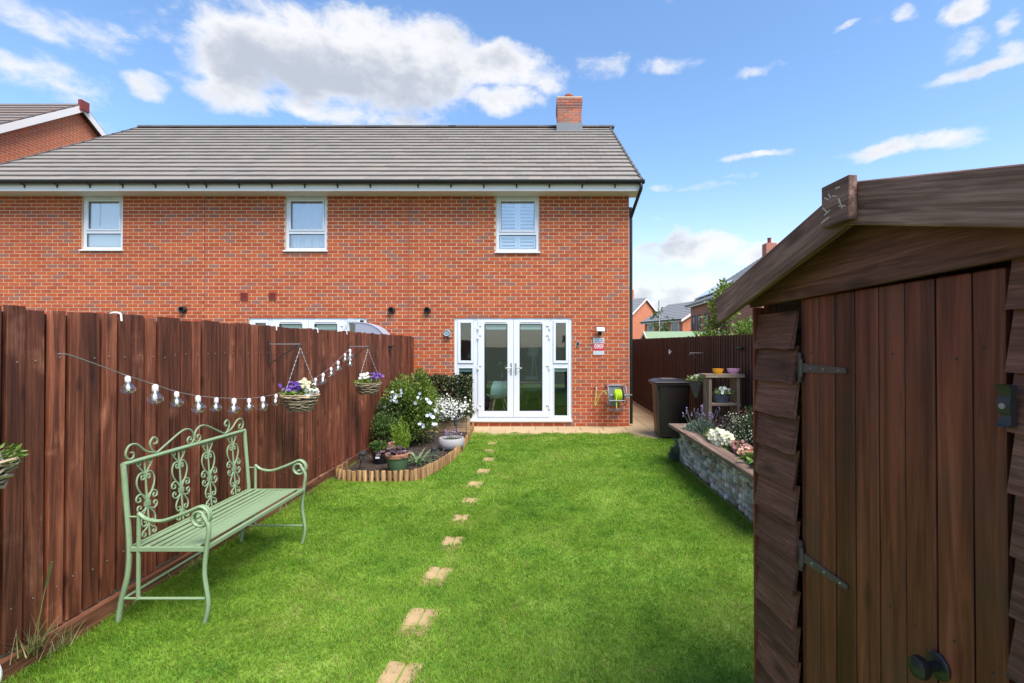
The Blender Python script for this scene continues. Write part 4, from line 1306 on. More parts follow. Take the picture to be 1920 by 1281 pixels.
def hanging_basket(c, rt, h, top, label, seed, kinds, red=False, turns=11, rb=0.55):
    rng = np.random.default_rng(seed)
    root = empty('hanging_basket', (c[0], c[1], c[2] - h), label=label, cat='hanging basket', group='baskets along the fence')
    m = MB(); woven(m, c, rt, rt * rb, h, turns, 0.0068, rng)
    m.build('basket', MT['wicker'], root, smooth=True)
    m = MB(); m.lathe([(rt * rb * 0.9, -h), (rt * 0.75, -h * 0.6), (rt * 0.94, -h * 0.15), (rt * 0.9, -h * 0.12), (0.02, -h * 0.1)], c, 20)
    m.build('soil_liner', MT['soil'], root)
    for j in range(3):
        a = R(100 + j * 120 + 25)
        p = Vector((c[0] + rt * math.cos(a), c[1] + rt * math.sin(a), c[2]))
        q = Vector((c[0], c[1], top)); ch = MB()
        n = int((q - p).length / 0.021)
        for i in range(n):
            u = p.lerp(q, (i + 0.1) / n); v = p.lerp(q, (i + 0.95) / n)
            ch.bar(u, v, 0.0075 if i % 2 else 0.003, 0.003 if i % 2 else 0.0075, (1, 0.3, 0))
        ch.build('chain', MT['chain'], root)
    # plants
    p, d = clump_pts(rng, 380, (c[0], c[1], c[2] + 0.012), (rt * 0.85, rt * 0.85, 0.045), 10, 0.3, c[2] - 0.02)
    link('foliage', leaf_mesh('foliage', p, d, 0.034, MT['leaf_lime' if not red else 'leaf_fresh'], rng, 0.4), root)
    for (mat, ox, oy, oz, n, rr, sp) in kinds:
        C = np.array([c[0] + ox, c[1] + oy, c[2] + oz]) + rng.normal(size=(n, 3)) * np.array([sp, sp, sp * 0.7])
        Nn = rng.normal(size=(n, 3)) * 0.6 + np.array([0.3, -0.6, 0.6])
        link('flower', flower_mesh('flower', C, Nn, rr, MT[mat], rng), root)
    return root


B1 = (-2.37, 4.69, 1.196); B2 = (-2.405, 6.6, 1.164); B0 = (-2.40, 1.972, 1.19)
bracket(4.69, 0.30, 1.69, 'dark iron bracket carrying the basket of purple and cream flowers')
bracket(6.6, 0.27, 1.665, 'dark iron bracket carrying the smaller flower basket near the house')
bracket(1.972, 0.27, 1.69, 'dark iron bracket carrying the basket with a red flower')
hanging_basket(B1, 0.172, 0.15, 1.655, 'wicker hanging basket overflowing with purple and cream flowers on the fence', 21,
               [('fl_purple', -0.03, -0.05, 0.07, 46, 0.020, 0.042), ('fl_cream', 0.03, 0.0, 0.11, 26, 0.021, 0.03), ('fl_cream', 0.06, -0.04, 0.085, 18, 0.02, 0.03), ('fl_white', 0.12, 0.0, 0.03, 20, 0.02, 0.03)])
hanging_basket(B2, 0.176, 0.14, 1.63, 'shallow wicker hanging basket with white and purple flowers near the house', 22,
               [('fl_white', -0.03, -0.06, 0.09, 22, 0.022, 0.035), ('fl_purple', 0.11, 0.02, 0.09, 40, 0.02, 0.035), ('fl_lilac', 0.06, 0.0, 0.05, 16, 0.018, 0.03)], turns=8, rb=0.6)
hanging_basket(B0, 0.172, 0.15, 1.655, 'wicker hanging basket with a red flower at the fence, beside the bench', 23,
               [('fl_red', 0.085, 0.04, 0.085, 8, 0.015, 0.010), ('fl_white', 0.02, -0.03, 0.07, 14, 0.022, 0.04)], red=True)

# ------------------------------------------------------------------ string of lamps
LX = -2.60
sl_root = empty('string_lights', (LX, 4.3, 1.6), label='drooping string of clear globe bulbs along the brown fence', cat='string lights')
cab = [(108, 664), (128, 665), (180, 683), (238, 704), (290, 721), (330, 734), (370, 742), (405, 745.5), (438, 747), (466, 747), (492, 744), (517, 739), (535, 733), (560, 727), (578, 717), (591, 709), (605, 700), (620, 689), (633, 676), (645, 664), (656, 654)]
CP = [atX(px, py, LX) for (px, py) in cab]
MB().tube(smooth_path(CP, 4), 0.0032, 5).build('cable', MT['chain'], sl_root)
bulb_prof = [(0.004, 0.0), (0.018, 0.003), (0.032, 0.012), (0.041, 0.026), (0.043, 0.040), (0.037, 0.056), (0.023, 0.071), (0.0145, 0.080), (0.0125, 0.086)]
bulb_me = MB().lathe([(r, z - 0.115) for (r, z) in bulb_prof], (0, 0, 0), 14).mesh('bulb', MT['bulb_glass'], smooth=True)
sock_me = MB().lathe([(0.0155, -0.034), (0.0175, -0.030), (0.0165, 0.0), (0.008, 0.008), (0.003, 0.010)], (0, 0, 0), 10).mesh('socket', basic('lamp_socket', (0.80, 0.74, 0.72), 0.3, 0.1, 20, metallic=0.2), smooth=True)
fil_me = MB().lathe([(0.006, -0.090), (0.013, -0.077), (0.008, -0.055), (0.009, -0.042), (0.008, -0.036)], (0, 0, 0), 8).mesh('filament', basic('lamp_filament', (0.75, 0.74, 0.72), 0.3, 0.1, 20), smooth=True)
bul = [(238, 705), (290, 721), (330, 734), (370, 742), (405, 745.5), (438, 747), (466, 747), (492, 744), (517, 739), (576, 718), (591, 709), (605, 700), (620, 689), (633, 677), (646, 663), (655, 655), (656, 672)]
for i, (px, py) in enumerate(bul):
    p = atX(px, py, LX); big = 1.12 if i % 2 else 0.94
    b = link('bulb', bulb_me, sl_root, loc=p + Vector((0.006, 0, -0.008)), rot=(R(random.uniform(-9, 9)), R(random.uniform(-6, 6)), 0), scale=(big, big, big))
    link('socket', sock_me, b, True); link('filament', fil_me, b, True)

# ------------------------------------------------------------------ bench (local x along the fence, y out into the garden)
def bench():
    L, D, SH = 1.175, 0.465, 0.455
    root = empty('garden_bench', (-2.492, 2.905, 0.0), R(90), 'sage green metal garden bench with scrolled back against the fence', 'bench')
    # local x -> world +Y, local y -> world -X ; so the front is at local -y
    G = MT['sage']
    def part(name, m, smooth=True): return m.build(name, G, root, True, smooth)
    yb, yf = 0.02, -D
    for x in (0.0, L):
        m = MB()
        m.tube(smooth_path([(x, yb + 0.045, 0.0), (x, yb + 0.03, 0.12), (x, yb - 0.008, 0.28), (x, yb - 0.018, SH), (x, yb + 0.0, 0.70), (x, yb + 0.022, 0.955)], 5), 0.0155, 8)
        part('rear_leg', m)
        m = MB()
        m.tube(smooth_path([(x, yf + 0.01, 0.0), (x, yf - 0.012, 0.12), (x, yf + 0.012, 0.30), (x, yf, SH), (x, yf - 0.012, 0.58), (x, yf + 0.028, 0.655)], 5), 0.0135, 8)
        part('front_leg', m)
        m = MB(); ya = yb - 0.075
        m.tube([(x, ya, 0.145), (x, ya, 0.665)], 0.011, 8)
        m.tube([(x, ya, 0.64), (x, yb + 0.005, 0.64)], 0.006, 6)
        part('arm_post', m)
        m = MB()   # armrest sweeping forward into a rolled scroll
        P = smooth_path([(x, ya, 0.66), (x, ya - 0.05, 0.625), (x, ya - 0.14, 0.615), (x, ya - 0.26, 0.655), (x, yf + 0.045, 0.70)], 5)
        m.tube(P, 0.0115, 8)
        cxx, cz = yf + 0.045, 0.635
        P = []
        for i in range(40):
            t = i / 39; a = R(90 + 560 * t); q = 0.066 * (1 - 0.72 * t)
            P.append((x + 0.0, cxx + q * math.cos(a), cz + q * math.sin(a)))
        m.tube(P, 0.0095, 8)
        P2 = [(x + 0.022, p[1], p[2]) for p in P[:26]]
        m.tube([(x, ya - 0.2, 0.632)] + [(x + 0.012, ya - 0.30, 0.672)] + P2, 0.007, 7)
        part('armrest', m)
        m = MB(); m.tube([(x, ya, 0.15), (x, yf + 0.004, 0.15)], 0.009, 8); m.tube([(x, ya, 0.15), (x, yb + 0.02, 0.15)], 0.007, 8); part('side_stretcher', m)
        m = MB(); m.bar((x, yb - 0.02, SH - 0.008), (x, yf + 0.01, SH - 0.008), 0.022, 0.022); part('seat_side', m, False)
    m = MB(); m.tube([(0, yb + 0.012, 0.15), (L, yb + 0.012, 0.15)], 0.009, 8); part('rear_stretcher', m)
    m = MB(); m.bar((0, yf, SH), (L, yf, SH), 0.026, 0.02); part('seat_front', m, False)
    m = MB(); m.bar((0, yb - 0.018, SH - 0.004), (L, yb - 0.018, SH - 0.004), 0.02, 0.018); part('seat_rear', m, False)
    ns = 9
    sm = MB().box(0.012, L - 0.012, -0.0165, 0.0165, -0.005, 0.005).mesh('slat', G, bevel=0.002)
    for i in range(ns):
        y = yb - 0.065 - i * (D - 0.085) / (ns - 0.4)
        link('slat', sm, root, True, loc=(0, y, SH + 0.006 - 0.02 * math.sin(i / (ns - 1) * math.pi)))
    m = MB(); m.tube([(-0.004, yb + 0.022, 0.955), (L + 0.004, yb + 0.022, 0.955)], 0.0135, 8); part('top_rail', m)

    def spiral(m, c, r, a0, turn, y, n=22, rr=0.0052, shrink=0.78):
        P = []
        for i in range(n):
            t = i / (n - 1); a = R(a0 + turn * t); q = r * (1 - shrink * t)
            P.append((c[0] + q * math.cos(a), y, c[1] + q * math.sin(a)))
        m.tube(P, rr, 6)
        return P[0]

    def backy(z): return yb + (z - SH) / 0.5 * 0.04 - 0.012
    # four scrolled ornaments in the back
    for k in range(4):
        x = L * (0.135 + 0.243 * k)
        m = MB()
        z0, z1 = SH + 0.012, 0.945
        m.tube([(x, backy(z0), z0), (x, backy(z1), z1)], 0.006, 6)
        for s in (-1, 1):
            def sc(path, rr=0.0052): m.tube(smooth_path([(x + s * px, backy(SH + pz), SH + pz) for (px, pz) in path], 4), rr, 6)
            # curls: top, upper heart, middle, lower
            sc([(0.003, 0.40), (0.022, 0.425), (0.045, 0.455), (0.058, 0.475), (0.050, 0.490), (0.034, 0.482), (0.034, 0.466), (0.044, 0.464)])
            sc([(0.006, 0.385), (0.030, 0.395), (0.030, 0.372), (0.014, 0.372), (0.006, 0.392), (0.020, 0.412), (0.050, 0.405), (0.068, 0.365), (0.058, 0.315), (0.020, 0.255), (0.003, 0.225)])
            sc([(0.003, 0.22), (0.015, 0.262), (0.050, 0.285), (0.078, 0.270), (0.076, 0.245), (0.052, 0.242), (0.050, 0.260), (0.060, 0.264)])
            sc([(0.003, 0.21), (0.018, 0.185), (0.052, 0.172), (0.076, 0.192), (0.068, 0.215), (0.050, 0.208), (0.054, 0.194)])
            sc([(0.003, 0.195), (0.030, 0.165), (0.054, 0.125), (0.046, 0.085), (0.022, 0.085), (0.020, 0.105), (0.034, 0.106)])
            sc([(0.003, 0.085), (0.024, 0.062), (0.046, 0.050), (0.054, 0.030), (0.038, 0.018), (0.026, 0.030), (0.036, 0.038)])
        m.box(x - 0.016, x + 0.016, backy(SH + .22) - 0.010, backy(SH + .22) + 0.010, SH + 0.200, SH + 0.232)
        part('scroll_panel', m)
    # crest scrolls along the top rail
    yt = yb + 0.022; m = MB()
    for s in (-1, 1):
        X = lambda u: L / 2 + s * u
        zz = 0.968
        def cr(path): m.tube(smooth_path([(X(px), yt, zz + pz) for (px, pz) in path], 4), 0.0062, 6)
        cr([(0.0, 0.02), (0.012, 0.075), (0.055, 0.108), (0.12, 0.105), (0.25, 0.045), (0.335, 0.003)])
        cr([(0.0, 0.03), (0.02, 0.004), (0.052, 0.004), (0.066, 0.030), (0.048, 0.050), (0.030, 0.040), (0.036, 0.024)])
        cr([(0.335, 0.003), (0.372, 0.024), (0.392, 0.075), (0.365, 0.108), (0.335, 0.090), (0.342, 0.064), (0.360, 0.068)])
        cr([(0.335, 0.003), (0.42, 0.030), (0.49, 0.088), (0.545, 0.092), (0.572, 0.050), (0.555, 0.012), (0.520, 0.012), (0.516, 0.040), (0.535, 0.048)])
    part('crest', m)
    return root


bench()

# ------------------------------------------------------------------ shed
sh = empty('garden_shed', (0.914, 1.28, 0.0), R(-84.55), 'dark brown overlap timber shed with boarded door and gabled roof', 'shed')
D0, D1 = -0.333, 0.308
HWd, SDp = 0.607, 1.8
SLP = 0.31; AX = 0.02; AP = 2.044       # underside slope, apex of wall
lap_h = 0.12


def lap_panel(x0, x1, z0, n, dx=0.0, side='front'):
    for i in range(n):
        za = z0 + i * lap_h
        m = MB(); j0 = random.uniform(-.004, .004); j1 = random.uniform(-.006, .006)
        zb = za + lap_h + 0.012
        k = 6; b = len(m.v)
        for t in range(k + 1):
            x = x0 + (x1 - x0) * t / k
            wz = 0.0022 * math.sin(i * 2.3 + t * 1.3) + random.uniform(-.0015, .0015)
            lift = 0.031 + 0.003 * math.sin(i * 1.7 + t * 0.8)
            m.v += [(x + (j0 if t == 0 else 0) + (j1 if t == k else 0), -lift, za + wz), (x, -lift + 0.012, za + wz), (x, -0.002, zb), (x, -0.010, zb)]
        for t in range(k):
            a = b + 4 * t; c = a + 4
            m.f += [(a, c, c + 3, a + 3), (a, a + 1, c + 1, c), (a + 1, a + 2, c + 2, c + 1), (a + 3, c + 3, c + 2, a + 2)]
        m.f += [(b, b + 3, b + 2, b + 1), (b + 4 * k, b + 4 * k + 1, b + 4 * k + 2, b + 4 * k + 3)]
        lb = m.build('lap_board', MT['shed_lap'], sh, True)
        # nail heads
        for xx in (x0 + 0.035, x1 - 0.03):
            MB().lathe([(0.0035, 0), (0.003, -0.0015)], (xx, -0.0285, za + 0.018), 6, 'Y').build('nail', MT['iron'], lb, True)


lap_panel(-HWd, D0 - 0.03, 0.10, 14)
lap_panel(D1 + 0.022, HWd, 0.06, 15)
# framing behind the cladding, side walls, floor
m = MB()
for x in (-HWd + 0.02, D0 - 0.022, D1 + 0.012, HWd - 0.045):
    m.box(x, x + 0.024, 0.0, 0.04, 0.02, 1.84)
m.build('frame', MT['shed'], sh, True)
MB().box(-HWd - 0.012, -HWd - 0.0005, -0.028, 0.03, 0.02, 1.82).build('corner_trim', MT['shed'], sh, True)
MB().box(HWd + 0.0005, HWd + 0.012, -0.028, 0.03, 0.02, 1.82).build('corner_trim', MT['shed'], sh, True)
MB().box(-HWd, HWd, 0.05, SDp, 0.0, 0.05).build('floor', MT['shed'], sh, True)
for s in (-1, 1):
    lm = MB(); X = s * HWd
    lm.quadbox([(X - s * 0.012, 0.03, 0), (X - s * 0.012, SDp, 0), (X + s * 0.012, SDp, 0), (X + s * 0.012, 0.03, 0),
                (X - s * 0.012, 0.03, 0.13), (X - s * 0.012, SDp, 0.13), (X - s * 0.004, SDp, 0.13), (X - s * 0.004, 0.03, 0.13)])
    lme = lm.mesh('lap_board', MT['cap'])
    for i in range(15):
        link('lap_board', lme, sh, True, loc=(0, 0, 0.04 + i * 0.12))
MB().box(-HWd, HWd, SDp - 0.02, SDp, 0.05, 1.83).build('back_wall', MT['shed'], sh, True)
# gable boards over the door
zg = 1.852
P = [(-HWd - 0.02, -0.034, zg - 0.052), (HWd + 0.02, -0.034, zg - 0.052 + 0.045), (HWd + 0.02, -0.034, AP - SLP * (HWd + 0.02 - AX) + 0.012), (AX, -0.034, AP + 0.012), (-HWd - 0.02, -0.034, AP - SLP * (HWd + 0.02 + AX) + 0.012)]
P[0] = (-HWd - 0.02, -0.034, zg - 0.03); P[1] = (HWd + 0.02, -0.034, zg - 0.005)
gm = MB(); gm.prism([P[0], P[1], P[2], (AX, -0.034, AP - 0.035), P[4]], (0, 0.02, 0)); gm.build('gable_board', MT['shed_lap'], sh, True)
gm = MB(); gm.prism([(-0.5, -0.032, AP - 0.015 - SLP * (0.5 + AX)), (AX, -0.032, AP - 0.03), (0.5, -0.032, AP - 0.015 - SLP * (0.5 - AX)), (AX, -0.032, AP + 0.012)], (0, 0.02, 0)); gm.build('gable_board', MT['shed_lap'], sh, True)
# roof slabs + felt
FRONT = -0.112
for s in (-1, 1):
    xe = s * 0.71; SL = 0.30 if s < 0 else 0.265
    ze = AP + 0.015 - SL * abs(xe - AX)
    m = MB(); m.quadbox([(AX, FRONT + 0.02, AP + 0.015), (xe, FRONT + 0.02, ze), (xe, SDp + 0.05, ze), (AX, SDp + 0.05, AP + 0.015),
                         (AX, FRONT + 0.02, AP + 0.03), (xe, FRONT + 0.02, ze + 0.015), (xe, SDp + 0.05, ze + 0.015), (AX, SDp + 0.05, AP + 0.03)])
    rb = m.build('roof_deck', MT['shed_lap'], sh, True)
    m = MB(); m.quadbox([(AX, FRONT + 0.02, AP + 0.031), (xe, FRONT + 0.02, ze + 0.016), (xe, SDp + 0.05, ze + 0.016), (AX, SDp + 0.05, AP + 0.031),
                         (AX, FRONT + 0.02, AP + 0.036), (xe, FRONT + 0.02, ze + 0.021), (xe, SDp + 0.05, ze + 0.021), (AX, SDp + 0.05, AP + 0.036)])
    m.build('roof_felt', MT['felt'], sh, True)
    # bargeboard as its own local frame so that grain runs along it
    ang = math.atan(SL); ln = (0.735 - s * AX) / math.cos(ang)
    bw = 0.108
    bm_ = MB().box(0, ln, -0.011, 0.011, -bw / 2, bw / 2).mesh('bargeboard', MT['barge'], bevel=0.003)
    ctr = (AX, FRONT - 0.001 * (s + 1), AP - 0.002)
    o = link('bargeboard', bm_, sh, True, loc=ctr, rot=(0, ang if s > 0 else math.pi - ang, 0))
bl = MB().box(-0.052, 0.052, -0.014, 0.010, -0.058, 0.055).build('finial_block', MT['barge'], sh, True, bevel=0.002)
bl.location = (AX - 0.012, FRONT - 0.023, AP + 0.004)
# worn paint flecks on the block and the bargeboard: staple scars
fleck = basic('bare_wood_fleck', (0.50, 0.40, 0.33), 0.8, 0.1)
for (x, z, w_, h_, a) in ((-0.03, 0.018, .010, .003, 30), (-0.018, 0.022, .008, .003, 60), (0.0, 0.016, .009, .003, 20), (-0.035, -0.012, .014, .003, 45), (-0.028, -0.02, .012, .003, -20), (0.022, -0.01, .016, .004, 65), (0.028, -0.018, .013, .003, 15), (-0.036, -0.038, .016, .004, -15), (0.012, 0.034, .008, .004, 0)):
    f = MB().box(-w_, w_, -0.0008, 0.0008, -h_ / 2, h_ / 2).build('scar', fleck, bl, True)
    f.location = (x, -0.0145, z); f.rotation_euler = (0, R(a), 0)

# door: boards, hinges
door = MB().box(D0, D1, 0.012, 0.03, 0.06, 1.82).build('door', MT['fence_back'], sh, True)
bw = [0.073, 0.075, 0.084, 0.089, 0.086, 0.088, 0.09, 0.073]
sc_ = (D1 - D0) / sum(bw); x = D0
for i, w_ in enumerate(bw):
    w2 = w_ * sc_
    me = MB().box(-w2 / 2 + 0.0022, w2 / 2 - 0.0022, -0.006, 0.0115, 0, 1.786).mesh('door_board', MT['shed'], bevel=0.0035)
    link('door_board', me, door, True, loc=(x + w2 / 2, 0.0 + random.uniform(-.0012, .0012), 0.045))
    for zz in (0.42, 0.99, 1.66):
        MB().lathe([(0.0032, 0), (0.0026, -0.0012)], (x + w2 * random.uniform(.3, .7), -0.0063, zz + random.uniform(-.02, .02)), 7, 'Y').build('nail', MT['iron'], door, True)
    x += w2
for (hz, a) in ((1.597, 0), (0.962, 0.5)):
    m = MB()
    m.prism([(D0 - 0.004, -0.0065, hz - 0.016), (D0 + 0.195, -0.0065, hz - 0.008), (D0 + 0.2, -0.0065, hz), (D0 + 0.195, -0.0065, hz + 0.008), (D0 - 0.004, -0.0065, hz + 0.016)], (0, -0.004, 0))
    m.box(D0 - 0.028, D0 - 0.012, -0.012, -0.006, hz - 0.05, hz + 0.05)
    m.tube([(D0 - 0.008, -0.012, hz - 0.03), (D0 - 0.008, -0.012, hz + 0.03)], 0.006, 8)
    h = m.build('hinge', MT['hinge'], door, True)
    for t in (0.04, 0.1, 0.17):
        MB().lathe([(0.004, 0), (0.0035, -0.002)], (D0 + t, -0.0106, hz), 8, 'Y').build('screw', MT['metal'], h, True)
# turn button on the frame right of the door
lt = MB()
lx, lz = D1 + 0.032, 1.553
prof = [(-0.040, 0.012, 0.016), (-0.034, 0.013, 0.008), (-0.018, 0.010, 0.004), (-0.010, 0.013, 0.010), (0.010, 0.013, 0.010), (0.018, 0.010, 0.004), (0.034, 0.013, 0.008), (0.042, 0.012, 0.016)]
b = 0
for (z, hw, d_) in prof:
    lt.v += [(lx - hw, -0.036 - d_ - 0.004, lz + z), (lx + hw, -0.036 - d_ - 0.004, lz + z), (lx + hw, -0.034, lz + z), (lx - hw, -0.034, lz + z)]
for i in range(len(prof) - 1):
    a, c = 4 * i, 4 * i + 4
    for q in range(4): lt.f.append((a + q, a + (q + 1) % 4, c + (q + 1) % 4, c + q))
lt.f += [(3, 2, 1, 0), tuple(4 * (len(prof) - 1) + q for q in range(4))]
tb = lt.build('turn_button', MT['iron'], sh, True, smooth=True)
MB().lathe([(0.0065, 0), (0.006, -0.003), (0.003, -0.0032), (0.0028, -0.001)], (lx, -0.0505, lz), 12, 'Y').build('screw', MT['metal'], tb, True)
# black knob and escutcheon low on the door
kb = MB()
kb.lathe([(0.006, 0.0), (0.012, -0.004), (0.010, -0.03), (0.020, -0.036), (0.026, -0.046), (0.024, -0.058), (0.012, -0.064), (0.002, -0.065)], (0.155, -0.0065, 0.925), 18, 'Y')
kb.lathe([(0.030, 0.0), (0.031, -0.004), (0.026, -0.008)], (0.155, -0.0062, 0.925), 18, 'Y')
kb.build('door_knob', MT['black'], door, True, smooth=True)

# ------------------------------------------------------------------ flower bed on the left
tag(MB().prism([(x, y, -0.02) for (x, y) in BED], (0, 0, 0.055)).build('flower_bed_soil', MT['soil']), kind='structure')
rng = np.random.default_rng(5)
P = []
while len(P) < 2600:
    x, y = rng.uniform(-2.6, -1.3), rng.uniform(5.98, 9.5)
    if in_poly(np.array([x]), np.array([y]), BED)[0]: P.append((x, y, 0.036 + rng.uniform(0, 0.008)))
P = np.array(P); d = rng.normal(size=P.shape); d[:, 2] *= 0.25
tag(link('bark_mulch', leaf_mesh('bark_mulch', P, d, 0.022, foliage('bark', (0.06, 0.033, 0.02), alt=(0.13, 0.075, 0.045), altp=0.3, transl=0.0), rng, 0.5)), 'dark bark mulch chips strewn over the flower bed', 'mulch', kind='stuff')

# half-log edging: every log is its own piece
edge = empty('log_edging', (-1.9, 5.93, 0), label='half-log roll edging curving round the flower bed', cat='edging')
lg = MB(); n = 9; V0 = []
for z, sc in ((-0.05, 1), (0.130, 1), (0.138, 0.86)):
    for k in range(n):
        a = math.pi * k / (n - 1); lg.v.append((0.0275 * math.cos(a) * sc, -0.030 * math.sin(a) * sc, z))
for j in range(2):
    for k in range(n):
        l = (k + 1) % n
        lg.f.append((j * n + k, j * n + l, (j + 1) * n + l, (j + 1) * n + k))
lg.f.append(tuple(range(n))[::-1]); lg.f.append(tuple(range(2 * n, 3 * n)))
lme = lg.mesh('log', MT['log'], smooth=True)
path = smooth_path([(x, y, 0) for (x, y) in ([(-2.60, 6.42), (-2.545, 6.15), (-2.49, 5.95)] + BED[1:9])], 24)
# keep the front run straight
path = [Vector((x, y, 0)) for (x, y) in [(-2.60, 6.45)]] + [Vector((-2.5, 5.97, 0))] + [Vector((x, y, 0)) for (x, y) in BED[1:9]]
dens = smooth_path(path, 40); acc = 0.0; last = dens[0]; step = 0.056
for p, q in zip(dens[:-1], dens[1:]):
    acc += (q - p).length
    if acc >= step:
        acc = 0; t = (q - p).normalized(); nrm = Vector((t.y, -t.x, 0))
        yaw = math.atan2(t.y, t.x)
        link('log', lme, edge, loc=(q.x, q.y, random.uniform(-0.010, 0.008)), rot=(random.uniform(-.05, .05), random.uniform(-.05, .05), yaw), scale=(random.uniform(.92, 1.04), random.uniform(.9, 1.1), 1))

# timber planter at the back of the bed
tp = empty('timber_planter', (-2.0, 9.35, 0), label='pale timber planter box against the house behind the flower bed', cat='planter')
for k in range(3):
    MB().box(-2.55, -1.452, 9.16, 9.185, 0.03 + k * 0.093, 0.118 + k * 0.093).build('plank', MT['timber'], tp, bevel=0.003)
    MB().box(-1.478, -1.453, 9.187, 9.60, 0.03 + k * 0.093, 0.118 + k * 0.093).build('plank', MT['timber'], tp, bevel=0.003)
MB().box(-1.45, -1.395, 9.14, 9.19, -0.02, 0.33).build('post', MT['timber'], tp, bevel=0.003)
MB().box(-2.55, -1.48, 9.19, 9.6, 0.03, 0.27).build('soil_fill', MT['soil'], tp)

# leafy screen hedge behind
hd = empty('hedge_screen', (-2.05, 9.72, 0), label='clipped dark hedge with cream edged leaves beside the french doors', cat='hedge')
rng = np.random.default_rng(31)
n = 9500
pp = np.stack([rng.uniform(-2.60, -1.45, n), rng.uniform(9.62, 9.84, n), rng.uniform(0.2, 1.07, n)], 1) + rng.normal(size=(n, 3)) * 0.012
dd = rng.normal(size=(n, 3)) * 0.6 + np.array([0, -0.7, 0.35])
link('foliage', leaf_mesh('foliage', pp, dd, 0.05, MT['leaf_hedge'], rng, 0.55), hd)
k = 330; i = rng.integers(0, n, k); pr = pp[i] + np.array([0, -0.03, 0])
pr = pr[(pr[:, 0] > -2.2)]
link('red_leaves', leaf_mesh('red_leaves', pr, rng.normal(size=pr.shape) + np.array([0, -.6, .2]), 0.036, MT['leaf_red'], rng, 0.5), hd)
m = MB()
for x in np.linspace(-2.5, -1.5, 6): m.tube([(x, 9.74, 0.0), (x + .02, 9.74, 0.95)], 0.009, 6)
m.build('stem', MT['stem'], hd)

# white flowering shrub in the planter
b, rng = bush('white_flower_shrub', 'mound of small white flowers over dark leaves in the timber planter', 'shrub', (-1.85, 9.20, 0.46), (0.47, 0.22, 0.24), 2600, 0.045, 'leaf_dark', 41, 0.27, k=22)
C, d = clump_pts(rng, 900, (-1.82, 9.14, 0.48), (0.50, 0.24, 0.25), 40, 0.2, 0.28)
link('flower', flower_mesh('flower', C, d + np.array([0, -0.8, 0.2]), 0.0185, MT['fl_white'], rng), b)

# large mixed shrub
b, rng = bush('leafy_shrub', 'large yellow-green leafy shrub in the middle of the flower bed', 'shrub', (-2.19, 8.0, 0.60), (0.42, 0.42, 0.56), 6800, 0.056, 'leaf_fresh', 42, 0.035, k=34, tight=0.2, nst=16)
p, d = clump_pts(rng, 3000, (-2.17, 8.05, 0.45), (0.38, 0.38, 0.45), 20, 0.3, 0.05)
link('inner_foliage', leaf_mesh('inner_foliage', p, d, 0.05, MT['leaf_dark'], rng, 0.5), b)
p, d = clump_pts(rng, 420, (-2.08, 7.98, 1.05), (0.16, 0.14, 0.2), 6, 0.3, 0.8)
link('foliage', leaf_mesh('foliage', p, d + np.array([0, 0, .8]), 0.055, MT['leaf_fresh'], rng, 0.45), b)
p, d = clump_pts(rng, 260, (-2.38, 8.0, 0.95), (0.16, 0.14, 0.14), 5, 0.3, 0.7)
link('foliage', leaf_mesh('foliage', p, d + np.array([-.4, 0, .5]), 0.055, MT['leaf_fresh'], rng, 0.45), b)
b, rng = bush('blue_white_flower_shrub', 'dark shrub with large bluish white flowers against the fence', 'shrub', (-2.44, 7.85, 0.55), (0.22, 0.3, 0.38), 2000, 0.055, 'leaf_dark', 43, 0.035, k=16)
C = np.array([[-2.52, 7.86, .68], [-2.45, 7.84, .76], [-2.36, 7.8, .8], [-2.55, 7.9, .56], [-2.48, 7.82, .5], [-2.4, 7.85, .86], [-2.3, 7.8, .86], [-2.5, 7.85, .62], [-1.82, 7.72, .80], [-1.80, 7.70, .56], [-1.76, 7.72, .50], [-1.86, 7.70, .48], [-1.95, 7.66, .84], [-2.47, 7.8, .43]])
C = np.repeat(C + np.array([0, -0.12, 0]), 4, 0) + rng.normal(size=(56, 3)) * np.array([.045, .03, .045])
link('flower', flower_mesh('flower', C, np.tile([0.1, -1, 0.3], (56, 1)) + rng.normal(size=(56, 3)) * 0.4, 0.030, MT['fl_bluewhite'], rng), b)
bush('dark_shrub', 'small dark green shrub tucked between fence and leafy shrub', 'shrub', (-2.44, 7.35, 0.38), (0.17, 0.2, 0.24), 1300, 0.045, 'leaf_mid', 44, 0.035, k=14)

# lime conifer
rng = np.random.default_rng(45)
cf = empty('dwarf_conifer', (-2.06, 6.95, 0.03), label='bright lime green feathery dwarf conifer', cat='conifer')
pts = []; dr = []
for i in range(90):
    a = rng.uniform(0, 6.28); rr = rng.uniform(0.0, 0.075); h = rng.uniform(0.3, 0.62) * (1 - rr * 3.2)
    base = np.array([-2.06 + rr * math.cos(a), 6.95 + rr * math.sin(a), 0.05])
    tip = base + np.array([rr * 0.9 * math.cos(a), rr * 0.9 * math.sin(a), h])
    for t in np.linspace(0.3, 1, 16):
        p = base + (tip - base) * t
        for s in range(2):
            pts.append(p); dr.append((tip - base) / h * 0.9 + rng.normal(size=3) * 0.45)
link('foliage', leaf_mesh('foliage', np.array(pts), np.array(dr), 0.034, MT['leaf_lime'], rng, 0.22), cf)
stems('stem', (-2.06, 6.95, 0.03), [(-2.06, 6.95, 0.35), (-2.03, 6.94, 0.3)], cf)
b, rng = bush('bronze_plant', 'straggly bronze and straw coloured plant below the conifer', 'plant', (-2.02, 6.75, 0.16), (0.14, 0.12, 0.13), 520, 0.035, 'leaf_straw', 46, 0.035, k=9)
C, d = clump_pts(rng, 60, (-2.2, 6.85, 0.26), (0.1, 0.1, 0.1), 6, 0.3, .05)
link('flower', flower_mesh('flower', C, d, 0.016, MT['fl_pink'], rng), b)


